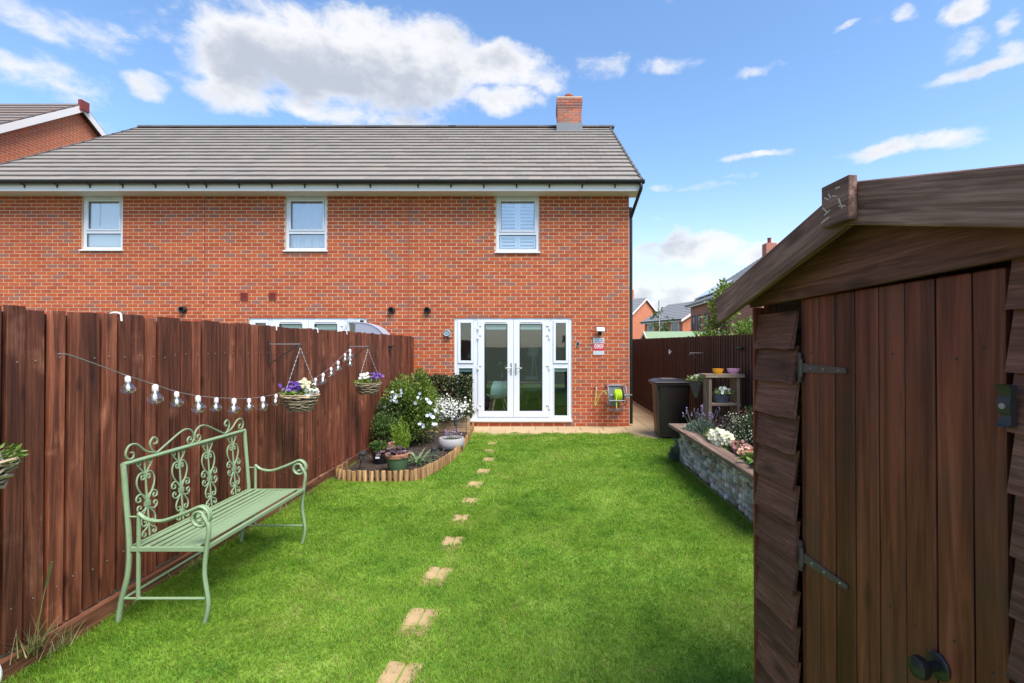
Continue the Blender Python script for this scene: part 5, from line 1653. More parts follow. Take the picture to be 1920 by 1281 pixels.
def pot(name, label, c, rt, rb, h, mat, band=None, rim=True, sx=1.0, group=None):
    o = empty(name, c, label=label, cat='plant pot', group=group)
    m = MB()
    prof = [(rb * 0.96, 0), (rb, 0.006), (rb + (rt - rb) * 0.8, h * 0.8)]
    if rim: prof += [(rt * 0.96, h * 0.80), (rt, h * 0.82), (rt * 1.01, h * 0.99), (rt * 0.99, h), (rt * 0.9, h), (rt * 0.88, h * 0.88)]
    else: prof += [(rt, h), (rt * 0.94, h), (rt * 0.92, h * 0.9)]
    m.lathe(prof, c, 26, 'Z', sx)
    body = m.build('pot_body', mat, o, smooth=True)
    if band:
        MB().lathe([(rt * 1.012, h * 0.80), (rt * 1.022, h * 0.82), (rt * 1.028, h * 0.985), (rt * 1.0, h * 1.002)], c, 26, 'Z', sx).build('pot_rim', band, o, smooth=True)
    MB().lathe([(rt * 0.87, h * 0.85), (rt * 0.86, h * 0.9), (0.01, h * 0.92)], c, 16, 'Z', sx).build('pot_soil', MT['soil'], o)
    return o


MT['pot_black'] = basic('pot_black', (0.015, 0.015, 0.017), 0.3, 0.1, 10)
MT['pot_green'] = basic('pot_green', (0.085, 0.16, 0.075), 0.45, 0.12, 10)
MT['terra'] = basic('terracotta_rim', (0.30, 0.14, 0.07), 0.85, 0.2, 15)
MT['stone'] = basic('stone_grey', (0.36, 0.345, 0.34), 0.9, 0.16, 12, 0.4, 90)

c1 = (-2.27, 6.72, 0.035)
pot('plant_pot', 'glossy black pot with small green plant beside the fence', c1, 0.12, 0.085, 0.17, MT['pot_black'])
MB().box(c1[0] - 0.028, c1[0] + 0.028, c1[1] - 0.122, c1[1] - 0.118, c1[2] + 0.09, c1[2] + 0.115).build('price_label', MT['upvc'], bpy.data.objects['plant_pot'])
bush('potted_plant', 'small bushy green plant growing in the black pot', 'plant', (c1[0], c1[1], 0.27), (0.12, 0.12, 0.08), 620, 0.035, 'leaf_mid', 51, 0.18, k=10)
c2 = (-1.88, 6.22, 0.035)
pot('plant_pot', 'green painted pot with bare terracotta rim and purple leaves', c2, 0.152, 0.108, 0.25, MT['pot_green'], MT['terra'])
# heuchera: rounded purple leaves, each its own part
hu = empty('purple_leaf_plant', (c2[0], c2[1], 0.22), label='purple ruffled leaf plant spilling over the green pot', cat='plant')
lm = MB(); n = 14; lm.v.append((0, 0, 0))
for k in range(n):
    a = 2 * math.pi * k / n; q = 0.042 * (1 + 0.16 * math.cos(5 * a)) * (0.75 if k == 0 else 1)
    lm.v.append((0.03 + q * math.cos(a), q * math.sin(a), 0.008 * math.cos(5 * a) + 0.006))
for k in range(n): lm.f.append((0, 1 + k, 1 + (k + 1) % n))
MT['heuchera'] = basic('heuchera', (0.085, 0.048, 0.06), 0.4, 0.25, 30, rand='obj', rvar=0.4, transl=0.15)
lme = lm.mesh('leaf', MT['heuchera'])
for k in range(46):
    a = random.uniform(0, 6.28); q = random.uniform(0.02, 0.17)
    link('leaf', lme, hu, loc=(c2[0] - 0.03 + q * math.cos(a), c2[1] + q * math.sin(a) * 0.9, 0.335 - q * 0.35 + random.uniform(-.02, .03)),
         rot=(random.uniform(-.5, .5), random.uniform(-.1, .8), a + random.uniform(-.6, .6)), scale=(random.uniform(.7, 1.15),) * 3)
m = MB()
for k in range(8):
    a = k * 0.78; m.tube([(c2[0], c2[1], 0.2), (c2[0] - .03 + 0.08 * math.cos(a), c2[1] + 0.08 * math.sin(a), 0.27)], 0.003, 5)
m.build('stem', MT['stem'], hu)

# stone bowl
c3 = (-1.45, 7.62, 0.035)
sb = empty('stone_bowl', c3, label='pale grey round stone bowl planter in the flower bed', cat='plant pot')
MB().lathe([(0.14, 0), (0.185, 0.04), (0.205, 0.10), (0.2, 0.16), (0.188, 0.185), (0.172, 0.185), (0.165, 0.15)], c3, 28).build('bowl', MT['stone'], sb, smooth=True)
MB().lathe([(0.166, 0.14), (0.16, 0.155), (0.01, 0.16)], c3, 20).build('bowl_soil', MT['soil'], sb)
lv = empty('lavender_plant', (c3[0], c3[1], 0.19), label='sparse lilac sprigs growing in the stone bowl', cat='plant')
rng = np.random.default_rng(52)
m = MB(); C = []
for k in range(22):
    a = rng.uniform(0, 6.28); q = rng.uniform(0.02, 0.15); t = (c3[0] + q * math.cos(a) * 1.3, c3[1] + q * math.sin(a), 0.22 + rng.uniform(0.03, 0.12))
    m.tube([(c3[0] + q * .5 * math.cos(a), c3[1] + q * .5 * math.sin(a), 0.19), t], 0.002, 4); C.append(t)
m.tube([(c3[0] - 0.04, c3[1], 0.19), (c3[0] - 0.0, c3[1] - 0.02, 0.34)], 0.004, 5)
m.tube([(c3[0] - 0.10, c3[1] - .2, 0.03), (c3[0] - 0.03, c3[1] - .12, 0.2), (c3[0] + 0.0, c3[1] - .1, 0.32)], 0.004, 5)
m.build('stem', MT['leaf_grey'], lv)
C = np.repeat(np.array(C), 4, 0) + rng.normal(size=(88, 3)) * 0.01
link('flower', flower_mesh('flower', C, rng.normal(size=(88, 3)), 0.011, MT['fl_lilac'], rng), lv)

# strap-leaved plant, each leaf a part
sp = empty('strap_leaf_plant', (-1.72, 6.62, 0.035), label='tuft of long arching strap leaves in the flower bed', cat='plant')
def strap(L, w, droop):
    m = MB(); k = 7
    for i in range(k + 1):
        t = i / k; ww = w * (1 - t ** 2.2) * (0.6 + 0.8 * t if t < 0.4 else 0.92); x = L * t * (1 - 0.12 * t); z = L * (0.85 * t - droop * t * t)
        m.v += [(x, -ww / 2, z + ww * .25), (x, 0, z), (x, ww / 2, z + ww * .25)]
    for i in range(k):
        a = 3 * i; m.f += [(a, a + 1, a + 4, a + 3), (a + 1, a + 2, a + 5, a + 4)]
    return m
MT['strap'] = basic('strap_leaf', (0.16, 0.235, 0.105), 0.45, 0.15, 20, rand='obj', rvar=0.35, transl=0.2)
sm_ = [strap(0.32, 0.018, 0.75).mesh('leaf', MT['strap']), strap(0.27, 0.018, 0.5).mesh('leaf', MT['strap']), strap(0.36, 0.016, 0.95).mesh('leaf', MT['strap'])]
for k in range(46):
    link('leaf', sm_[k % 3], sp, loc=(-1.72 + random.uniform(-.03, .03), 6.62 + random.uniform(-.03, .03), 0.035), rot=(random.uniform(-.15, .15), random.uniform(-.5, .25), random.uniform(0, 6.28)), scale=(random.uniform(1.0, 1.42),) * 3)


# solar stake lights
def solar(c, h, tilt, label):
    o = empty('solar_light', c, label=label, cat='garden light', group='solar stake lights in the flower bed')
    o.rotation_euler = (R(tilt[0]), R(tilt[1]), 0)
    m = MB(); m.lathe([(0.004, -0.05), (0.009, 0.0), (0.009, h - 0.13)], (0, 0, 0), 8); m.build('stake', MT['black_matt'], o, True)
    m = MB(); m.lathe([(0.015, h - 0.13), (0.026, h - 0.12), (0.034, h - 0.05), (0.034, h - 0.04)], (0, 0, 0), 14); m.build('lens', basic('smoked_lens', (0.16, 0.165, 0.17), 0.15, 0.05), o, True, smooth=True)
    for k in range(4):
        a = k * math.pi / 2 + 0.4
        MB().bar((0.027 * math.cos(a), 0.027 * math.sin(a), h - 0.122), (0.036 * math.cos(a), 0.036 * math.sin(a), h - 0.04), 0.006, 0.006).build('rib', MT['black_matt'], o, True)
    m = MB(); m.lathe([(0.036, h - 0.04), (0.056, h - 0.032), (0.054, h - 0.02), (0.03, h), (0.005, h)], (0, 0, 0), 16); m.build('cap', MT['black_matt'], o, True, smooth=True)


solar((-2.42, 6.33, 0.035), 0.26, (0, 12), 'black solar stake light leaning beside the fence')
g_ = ground_at(812, 873); solar((g_.x, g_.y, 0.035), 0.235, (0, 4), 'black solar stake light by the strap-leaf plant')
solar((-1.52, 8.45, 0.035), 0.36, (0, -2), 'black solar stake light in front of the timber planter')

# ------------------------------------------------------------------ wheelie bin (opens towards the lawn)
def wheelie():
    bm_ = basic('bin_brown', (0.017, 0.0105, 0.009), 0.42, 0.12, 8, 0.1, 200)
    o = empty('wheelie_bin', (2.38, 8.84, 0.0), 0, 'dark brown wheelie bin with closed lid at the end of the passage', 'bin')
    m = MB()
    # tapered body; local -x is the lid's lifting edge
    secs = [(0.04, -0.285, 0.20, 0.225), (0.30, -0.30, 0.22, 0.235), (0.80, -0.318, 0.25, 0.255), (0.965, -0.325, 0.26, 0.262)]
    for (z, xa, xb, hy) in secs:
        c = 0.04
        m.v += [(xa + c, -hy, z), (xb - c, -hy, z), (xb, -hy + c, z), (xb, hy - c, z), (xb - c, hy, z), (xa + c, hy, z), (xa, hy - c, z), (xa, -hy + c, z)]
    for i in range(len(secs) - 1):
        for k in range(8): m.f.append((8*i + k, 8*i + (k+1) % 8, 8*i + 8 + (k+1) % 8, 8*i + 8 + k))
    m.f.append(tuple(range(8))[::-1]); m.f.append(tuple(range(24, 32)))
    m.build('body', bm_, o, True, smooth=True)
    MB().box(-0.355, 0.285, -0.28, 0.28, 0.955, 0.995).build('rim', bm_, o, True, bevel=0.01)
    m = MB()
    secs = [(0.998, -0.385, 0.30, 0.288), (1.022, -0.39, 0.305, 0.292), (1.045, -0.35, 0.28, 0.26), (1.066, -0.28, 0.24, 0.215)]
    for (z, xa, xb, hy) in secs: m.v += [(xa, -hy, z), (xb, -hy, z), (xb, hy, z), (xa, hy, z)]
    for i in range(3):
        for k in range(4): m.f.append((4*i+k, 4*i+(k+1) % 4, 4*i+4+(k+1) % 4, 4*i+4+k))
    m.f += [(3, 2, 1, 0), (12, 13, 14, 15)]
    lid = m.build('lid', bm_, o, True, bevel=0.006)
    MB().box(-0.22, 0.04, -0.15, 0.15, 1.0665, 1.078).build('lid_panel', basic('bin_badge', (0.10, 0.085, 0.08), 0.35, 0.1), lid, True, bevel=0.003)
    m = MB(); m.tube([(0.345, -0.24, 0.985), (0.385, -0.24, 1.0), (0.385, 0.24, 1.0), (0.345, 0.24, 0.985)], 0.014, 8); m.build('handle', bm_, o, True, smooth=True)
    # moulded grip recess down the front edge, its highlight put into a paler colour
    m = MB(); m.tube(smooth_path([(-0.322, -0.225, 0.93), (-0.316, -0.222, 0.78), (-0.296, -0.218, 0.66), (-0.300, -0.212, 0.5), (-0.292, -0.205, 0.25), (-0.282, -0.195, 0.06)], 4), 0.012, 6); m.build('corner_rib', basic('bin_rib_highlight', (0.06, 0.042, 0.037), 0.35, 0.1), o, True, smooth=True)
    for s in (-1, 1):
        w = MB(); w.lathe([(0.05, -0.025), (0.098, -0.025), (0.1, 0.0), (0.098, 0.025), (0.05, 0.025)], (0.2, s * 0.255, 0.1), 20, 'Y')
        w.build('wheel', MT['black_matt'], o, True, smooth=True)
    MB().tube([(0.2, -0.24, 0.1), (0.2, 0.24, 0.1)], 0.012, 8).build('axle', MT['iron'], o, True)


wheelie()

# cone planter on the right fence
cp = empty('cone_planter', (2.60, 8.15, 0.8), label='woven cone wall planter with cream flowers above the bin', cat='planter')
m = MB(); rng = np.random.default_rng(61)
cc = (2.60, 8.15, 1.09); rr = 0.132
for t in range(14):
    f = t / 13; q = 0.02 + (rr - 0.02) * f
    P = [(cc[0] + q * math.cos(2*math.pi*k/18), cc[1] + q * math.sin(2*math.pi*k/18), cc[2] - 0.29 * (1 - f) + rng.normal(0, .0015)) for k in range(18)]
    m.tube(P, 0.0095, 5, closed=True)
m.build('cone', basic('dark_wicker', (0.15, 0.125, 0.095), 0.85, 0.3, 30, rand='island', rvar=0.3), cp, smooth=True)
MB().lathe([(0.02, -0.27), (rr * 0.95, -0.02), (0.01, -0.015)], cc, 14).build('liner', MT['soil'], cp)
p, d = clump_pts(rng, 260, (cc[0], cc[1], cc[2] + 0.02), (0.13, 0.13, 0.05), 8, 0.3, cc[2] - .01)
link('foliage', leaf_mesh('foliage', p, d, 0.04, MT['leaf_fresh'], rng, 0.5), cp)
C, d = clump_pts(rng, 46, (cc[0], cc[1] - 0.02, cc[2] + 0.055), (0.12, 0.12, 0.045), 9, 0.2, cc[2] + .01)
link('flower', flower_mesh('flower', C, d + np.array([-.3, -.8, .4]), 0.028, MT['fl_cream'], rng), cp)

# timber shelf unit standing in the raised bed
su = empty('timber_shelf', (2.5, 6.75, 0.5), label='weathered timber shelf unit with two coloured pots on top', cat='shelf')
def sbox(n, x0, x1, y0, y1, z0, z1, mat): return MB().box(x0, x1, y0, y1, z0, z1).build(n, MT[mat], su, bevel=0.003)
def lbox(n, c, sz, mat):
    me = MB().box(-sz[0]/2, sz[0]/2, -sz[1]/2, sz[1]/2, -sz[2]/2, sz[2]/2).mesh(n, MT[mat], bevel=0.003)
    return link(n, me, su, loc=c)
SX0, SX1, SY0, SY1 = 2.305, 2.735, 6.66, 6.92
lbox('upright', (SX0 + 0.02, 6.79, 0.86), (0.04, 0.24, 0.74), 'shelf_z')
lbox('upright', (SX1 - 0.02, 6.79, 0.86), (0.04, 0.24, 0.74), 'shelf_z')
lbox('top_board', ((SX0 + SX1) / 2 + 0.01, 6.785, 1.254), (SX1 - SX0 + 0.12, 0.27, 0.045), 'shelf')
lbox('shelf_board', ((SX0 + SX1) / 2, 6.785, 0.855), (SX1 - SX0 - 0.082, 0.24, 0.035), 'shelf')


def tub(label, c, w, h, mat, seg=22, taper=0.78, sy=0.62):
    o = empty('plant_pot', c, label=label, cat='plant pot')
    MB().lathe([(w/2 * taper * .96, 0), (w/2 * taper, 0.005), (w/2 * 0.97, h * 0.86), (w/2 * 1.04, h * 0.88), (w/2 * 1.05, h), (w/2 * 0.97, h), (w/2 * 0.94, h * 0.5), (0.01, h * 0.45)], c, seg, 'Z', 1.0, sy).build('pot_body', mat, o, smooth=True)
    return o


tub('small yellow plastic pot standing on the timber shelf', (2.455, 6.74, 1.277), 0.152, 0.075, basic('plastic_yellow', (0.72, 0.31, 0.015), 0.4, 0.04), taper=0.72)
tub('small pink plastic pot standing on the timber shelf', (2.665, 6.72, 1.277), 0.175, 0.078, basic('plastic_pink', (0.60, 0.30, 0.46), 0.4, 0.04), taper=0.72)
g = tub('grey oval tub of white flowers inside the timber shelf', (2.515, 6.78, 0.873), 0.255, 0.135, basic('plastic_slate', (0.105, 0.115, 0.14), 0.45, 0.06), taper=0.74)
MB().lathe([(0.112, 0.118), (0.108, 0.124), (0.01, 0.126)], (2.515, 6.78, 0.873), 18, 'Z', 1.0, 0.62).build('pot_soil', MT['soil'], g)
tf = empty('tub_flowers', (2.515, 6.78, 0.99), label='white pansies growing in the grey oval tub', cat='flowers')
rng = np.random.default_rng(62)
p, d = clump_pts(rng, 260, (2.515, 6.77, 1.02), (0.15, 0.08, 0.045), 8, 0.3, 1.0)
link('foliage', leaf_mesh('foliage', p, d, 0.034, MT['leaf_fresh'], rng, 0.5), tf)
C, d = clump_pts(rng, 40, (2.515, 6.74, 1.045), (0.14, 0.07, 0.045), 9, 0.2, 1.01)
link('flower', flower_mesh('flower', C, d + np.array([-.3, -.9, .3]), 0.025, MT['fl_white'], rng), tf)

# things on the right fence
bracket(8.42, 0.24, 1.55, 'bare thin metal hanging bracket on the dark fence above the cone planter', right=True)
rx = MB(); pY = 10.5; pz = CH + (CY - 660) / F * pY
rx.tube(arc((RX - 0.05, pY, pz), 0.04, -100, 100, 12, 'YZ'), 0.012, 6); rx.tube([(RX - 0.05, pY - .01, pz - 0.045), (RX - 0.05, pY - .01, pz + 0.045)], 0.012, 6); rx.tube([(RX - 0.004, pY, pz), (RX - 0.05, pY, pz)], 0.01, 6)
tag(rx.build('hose_guide', hook_m, smooth=True), 'small white D-shaped hook on the dark fence of the passage', 'hook')
fy = 6.82; fz = CH + (CY - 655) / F * fy
fo = empty('fence_light', (RX - 0.03, fy, fz), label='small black solar light on the dark fence above the shelf', cat='light')
MB().box(RX - 0.075, RX - 0.003, fy - 0.05, fy + 0.05, fz + 0.006, fz + 0.03).build('light_cap', MT['black_matt'], fo, bevel=0.004)
MB().box(RX - 0.05, RX - 0.003, fy - 0.035, fy + 0.035, fz - 0.02, fz + 0.005).build('lens', MT['seal'], fo, bevel=0.003)
ly = 8.35; lz_ = CH + (CY - 651) / F * ly
fo = empty('fence_light', (FX + 0.03, ly, lz_), label='small black solar light on the brown fence close to the house', cat='light')
MB().box(FX + 0.006, FX + 0.08, ly - 0.05, ly + 0.05, lz_ + 0.006, lz_ + 0.03).build('light_cap', MT['black_matt'], fo, bevel=0.004)
MB().box(FX + 0.006, FX + 0.05, ly - 0.035, ly + 0.035, lz_ - 0.05, lz_ + 0.005).build('lens', MT['seal'], fo, bevel=0.003)

# ------------------------------------------------------------------ stone-filled raised bed
GX, GY0, GY1, GZ = 1.95, 3.95, 6.86, 0.505
gb = empty('gabion_planter', (2.35, 5.4, 0), label='raised bed walled with wire-caged cobbles under a timber cap', cat='planter')
MB().box(GX + 0.05, RX - 0.012, GY0 + 0.05, GY1 - 0.05, -0.02, GZ - 0.03).build('soil_fill', MT['soil'], gb)
MT['cobble'] = basic('cobble', (0.50, 0.46, 0.41), 0.7, 0.28, 18, 0.25, 60, rand='obj', rvar=0.55, alt=(0.42, 0.31, 0.24), altp=0.3, hvar=0.02)
cob = []
for s in range(5):
    bm2 = bmesh.new(); bmesh.ops.create_icosphere(bm2, subdivisions=2, radius=1.0)
    rr_ = random.Random(s)
    a = [Vector((rr_.uniform(-1, 1), rr_.uniform(-1, 1), rr_.uniform(-1, 1))).normalized() for _ in range(4)]
    for v in bm2.verts:
        v.co *= 1 + 0.12 * sum(math.sin(3 * v.co.dot(q) + i) for i, q in enumerate(a)) / 2
    me = bpy.data.meshes.new('cobble'); bm2.to_mesh(me); bm2.free(); me.materials.append(MT['cobble'])
    for p in me.polygons: p.use_smooth = True
    cob.append(me)
cnt = 0; z = 0.02
while z < GZ - 0.02:
    y = GY0 + random.uniform(0, .05)
    rh = random.uniform(0.030, 0.042)
    while y < GY1 - 0.02:
        w_ = random.uniform(0.034, 0.062)
        y += w_
        if cnt < 420:
            link('cobble', random.choice(cob), gb, loc=(GX + 0.03 + random.uniform(-.012, .012), y, z + rh + random.uniform(-.012, .012)),
                 rot=(random.uniform(-.5, .5), random.uniform(-.3, .3), random.uniform(-.3, .3)), scale=(0.040, w_ * 1.0, rh * random.uniform(0.98, 1.15)))
            cnt += 1
        y += w_ * 1.0
    z += rh * 1.75
for k in range(9):      # the short end facing the bin
    for j in range(8):
        link('cobble', random.choice(cob), gb, loc=(GX + 0.06 + k * 0.088, GY1 - 0.03, 0.04 + j * 0.06), scale=(0.05, 0.034, 0.036), rot=(0, random.uniform(-.4, .4), 0))
wire = MB()
for yy in np.arange(GY0, GY1 + .01, 0.075): wire.tube([(GX - 0.014, yy, 0.0), (GX - 0.014, yy, GZ)], 0.0016, 4)
for zz in np.arange(0.03, GZ, 0.075): wire.tube([(GX - 0.017, GY0, zz), (GX - 0.017, GY1, zz)], 0.0016, 4)
wire.build('wire_mesh', MT['chain'], gb)
cpm = MB().box(-0.085, 0.085, 0, (GY1 + 0.10 - GY0) / 2 - 0.004, 0, 0.042).mesh('cap_board', MT['cap'], bevel=0.004)
for j in range(2):
    link('cap_board', cpm, gb, loc=(GX - 0.05, GY0 + j * (GY1 + 0.10 - GY0) / 2, GZ + 0.004))
MB().box(GX + 0.036, RX - 0.02, GY1 - 0.07, GY1 + 0.10, GZ + 0.004, GZ + 0.046).build('cap_board', MT['shelf'], gb, bevel=0.004)

# plants in the raised bed
def spiky(name, label, c, r, n, L, mat, seed, fl=None, nfl=0, stalk=0.2, cat='plant', fs=0.010, wide=0.12):
    rng = np.random.default_rng(seed)
    o = empty(name, (c[0], c[1], c[2]), label=label, cat=cat)
    a = rng.uniform(0, 6.28, n); q = np.sqrt(rng.random(n))
    base = np.stack([c[0] + r[0] * q * np.cos(a), c[1] + r[1] * q * np.sin(a), c[2] + r[2] * rng.random(n) * (1.05 - q)], 1)
    d = np.stack([np.cos(a) * (0.25 + q), np.sin(a) * (0.25 + q), 0.6 + rng.random(n) * 0.9], 1) + rng.normal(size=(n, 3)) * 0.3
    link('foliage', leaf_mesh('foliage', base, d, L, MT[mat], rng, wide), o)
    stems('stem', c, [tuple(b) for b in base[:9]], o)
    if fl:
        m = MB(); C = []
        for k in range(nfl):
            aa = rng.uniform(0, 6.28); qq = rng.uniform(0, 1); p0 = (c[0] + r[0] * .7 * qq * math.cos(aa), c[1] + r[1] * .7 * qq * math.sin(aa), c[2] + 0.1)
            p1 = (p0[0] + 0.12 * qq * math.cos(aa), p0[1] + 0.12 * qq * math.sin(aa), c[2] + r[2] + stalk * rng.uniform(0.4, 1))
            m.tube([p0, p1], 0.0018, 4); C += [np.array(p1) - np.array([0, 0, 0.012 * j]) + rng.normal(size=3) * 0.003 for j in range(5)]
        m.build('flower_stalk', MT['leaf_grey'], o)
        C = np.array(C); link('flower', flower_mesh('flower', C, rng.normal(size=C.shape), fs, MT[fl], rng), o)
    return o


BZ = GZ - 0.03
spiky('lavender_bush', 'silvery grey lavender bush at the corner of the raised bed', (2.12, 6.42, BZ), (0.22, 0.30, 0.20), 2600, 0.075, 'leaf_grey', 71, 'fl_lilac', 26, 0.22)
spiky('lavender_bush', 'grey lavender sprig spilling over the end of the cap board', (1.93, 6.98, 0.02), (0.06, 0.06, 0.36), 420, 0.07, 'leaf_grey', 72)
b, rng = bush('white_bedding_flowers', 'white and cream bedding flowers along the cap board', 'flowers', (2.06, 5.62, BZ + 0.10), (0.10, 0.36, 0.10), 700, 0.035, 'leaf_fresh', 73, BZ, k=12)
C, d = clump_pts(rng, 190, (2.04, 5.6, BZ + 0.15), (0.10, 0.34, 0.085), 16, 0.22, BZ + .05)
link('flower', flower_mesh('flower', C, d + np.array([-.5, -.6, .4]), 0.024, MT['fl_cream'], rng), b)
b, rng = bush('pink_bedding_flowers', 'dusky pink bedding flowers behind the cap board', 'flowers', (2.10, 5.08, BZ + 0.08), (0.10, 0.24, 0.08), 520, 0.035, 'leaf_mid', 74, BZ, k=9)
C, d = clump_pts(rng, 120, (2.08, 5.08, BZ + 0.12), (0.10, 0.23, 0.07), 12, 0.22, BZ + .05)
link('flower', flower_mesh('flower', C, d + np.array([-.5, -.6, .4]), 0.018, MT['fl_pink'], rng), b)
b, rng = bush('dark_hebe', 'round dark shrub speckled with tiny cream buds in the raised bed', 'shrub', (2.40, 5.55, BZ + 0.22), (0.28, 0.30, 0.24), 3000, 0.028, 'leaf_dark', 75, BZ, k=30, tight=0.22)
C, d = clump_pts(rng, 620, (2.38, 5.52, BZ + 0.25), (0.30, 0.32, 0.25), 30, 0.2, BZ + .08)
link('flower', flower_mesh('flower', C, d, 0.008, MT['fl_cream'], rng, 4), b)
b, rng = bush('bronze_sedum', 'red-bronze leafy plant below the timber shelf', 'plant', (2.52, 6.35, BZ + 0.14), (0.24, 0.22, 0.15), 900, 0.035, 'leaf_purple', 76, BZ, k=14)
C, d = clump_pts(rng, 110, (2.62, 6.15, BZ + 0.32), (0.16, 0.2, 0.10), 8, 0.2, BZ + .1)
link('flower', flower_mesh('flower', C, d, 0.017, MT['leaf_red'], rng), b)
b, rng = bush('peach_geranium', 'peach and cream flower heads beside the broad-leaved plant', 'flowers', (2.12, 4.72, BZ + 0.07), (0.14, 0.16, 0.07), 420, 0.05, 'leaf_mid', 77, BZ, k=8)
C = np.concatenate([np.array([x, y, BZ + zz]) + rng.normal(size=(26, 3)) * 0.022 for (x, y, zz) in ((2.02, 4.86, .12), (2.06, 4.76, .15), (2.16, 4.70, .16), (2.10, 4.60, .15), (2.22, 4.62, .17))])
link('flower', flower_mesh('flower', C, rng.normal(size=C.shape) * .5 + np.array([-.4, -.5, .7]), 0.017, MT['fl_peach'], rng), b)
# broad-leaved plant, leaf by leaf
bp = empty('broad_leaf_plant', (2.02, 4.40, BZ), label='fresh green broad-leaved plant leaning over the timber cap', cat='plant')
def broad(L, w, droop):
    m = MB(); k = 8
    for i in range(k + 1):
        t = i / k; ww = w * math.sin(math.pi * min(0.04 + t * 0.96, 1)) ** 0.75; x = L * t; zz = L * (0.55 * t - droop * t * t)
        m.v += [(x, -ww / 2, zz + ww * .12), (x, -ww / 4, zz + ww * .02), (x, 0, zz), (x, ww / 4, zz + ww * .02), (x, ww / 2, zz + ww * .12)]
    for i in range(k):
        for q in range(4): a = 5 * i + q; m.f.append((a, a + 1, a + 6, a + 5))
    return m
MT['broad'] = basic('broad_leaf', (0.155, 0.27, 0.055), 0.38, 0.18, 25, rand='obj', rvar=0.3, transl=0.25)
bms = [broad(0.17, 0.075, 0.55).mesh('leaf', MT['broad'], True), broad(0.14, 0.06, 0.3).mesh('leaf', MT['broad'], True)]
for k in range(38):
    a = random.uniform(0, 6.28) if k > 8 else random.uniform(2.2, 4.4)
    link('leaf', bms[k % 2], bp, loc=(2.02 + random.uniform(-.06, .06), 4.40 + random.uniform(-.2, .2), BZ + random.uniform(0.02, 0.15)), rot=(random.uniform(-.3, .3), random.uniform(-.5, .45), a), scale=(random.uniform(.7, 1.15),) * 3)
m = MB()
for k in range(6): m.tube([(2.02, 4.4 + 0.06 * (k - 3), BZ - .02), (2.02 + random.uniform(-.05, .05), 4.4 + 0.07 * (k - 3), BZ + 0.13)], 0.005, 5)
m.build('stem', MT['stem_green'], bp)

# ------------------------------------------------------------------ fittings on the end house wall
# security light
p = atY(1125, 617, HY)
o = empty('security_light', (p.x, HY - 0.01, p.z), label='black security floodlight with white face on the brick wall', cat='light')
m = MB(); m.quadbox([(p.x - 0.10, HY - 0.16, p.z - 0.055), (p.x + 0.095, HY - 0.16, p.z - 0.065), (p.x + 0.08, HY - 0.09, p.z - 0.05), (p.x - 0.08, HY - 0.09, p.z - 0.05),
                     (p.x - 0.10, HY - 0.13, p.z + 0.045), (p.x + 0.095, HY - 0.13, p.z + 0.035), (p.x + 0.08, HY - 0.07, p.z + 0.035), (p.x - 0.08, HY - 0.07, p.z + 0.035)])
m.build('housing', MT['black_matt'], o, bevel=0.004)
m = MB(); m.quadbox([(p.x - 0.084, HY - 0.162, p.z - 0.043), (p.x + 0.079, HY - 0.162, p.z - 0.053), (p.x + 0.079, HY - 0.156, p.z - 0.053), (p.x - 0.084, HY - 0.156, p.z - 0.043),
                     (p.x - 0.084, HY - 0.1395, p.z + 0.033), (p.x + 0.079, HY - 0.1395, p.z + 0.023), (p.x + 0.079, HY - 0.133, p.z + 0.023), (p.x - 0.084, HY - 0.133, p.z + 0.033)])
m.build('lamp_face', basic('lamp_face', (0.75, 0.79, 0.83), 0.25, 0.03), o)
m = MB(); m.lathe([(0.03, -0.006), (0.042, -0.03), (0.03, -0.10), (0.02, -0.105)], (p.x - 0.005, HY, p.z - 0.10), 14, 'Y'); m.box(p.x - 0.018, p.x + 0.018, HY - 0.085, HY - 0.0065, p.z - 0.08, p.z - 0.03)
m.build('motion_sensor', MT['black_matt'], o, smooth=True)


def text_part(txt, size, loc, mat, parent, name='lettering', sx=1.0, bold=0.0):
    cu = bpy.data.curves.new(name, 'FONT'); cu.body = txt; cu.size = size; cu.extrude = 0.0006; cu.align_x = 'CENTER'; cu.align_y = 'CENTER'; cu.offset = bold
    tmp = bpy.data.objects.new(name, cu); COL.objects.link(tmp)
    bpy.context.view_layer.update()
    me = bpy.data.meshes.new_from_object(tmp.evaluated_get(bpy.context.evaluated_depsgraph_get()))
    bpy.data.objects.remove(tmp); me.materials.clear(); me.materials.append(mat)
    return link(name, me, parent, loc=loc, rot=(R(90), 0, 0), scale=(sx, 1, 1))


# alarm sign
a = atY(1112, 633.5, HY); b_ = atY(1133, 665.5, HY)
o = empty('alarm_sign', ((a.x + b_.x) / 2, HY - 0.01, b_.z), label='small grey and red alarm sign below the security light', cat='sign')
H_ = a.z - b_.z; z1, z2 = b_.z + H_ * 0.68, b_.z + H_ * 0.235
ms = basic('sign_grey', (0.50, 0.53, 0.55), 0.35, 0.05); mr = basic('sign_red', (0.50, 0.018, 0.03), 0.4, 0.05); mw = basic('sign_white', (0.85, 0.83, 0.83), 0.5, 0.02); mk = basic('sign_ink', (0.16, 0.2, 0.24), 0.5, 0.02)
MB().box(a.x, b_.x, HY - 0.012, HY - 0.0065, b_.z, a.z).build('sign_plate', ms, o)
MB().box(a.x + 0.001, b_.x - 0.001, HY - 0.0135, HY - 0.0122, z2, z1).build('red_panel', mr, o)
MB().box(a.x, b_.x, HY - 0.0137, HY - 0.0122, z1 + .0005, z1 + 0.008).build('edge_line', mw, o)
MB().box(a.x, b_.x, HY - 0.0137, HY - 0.0122, z2 - 0.008, z2 - .0005).build('edge_line', mw, o)
cxs = (a.x + b_.x) / 2; yt = HY - 0.0140
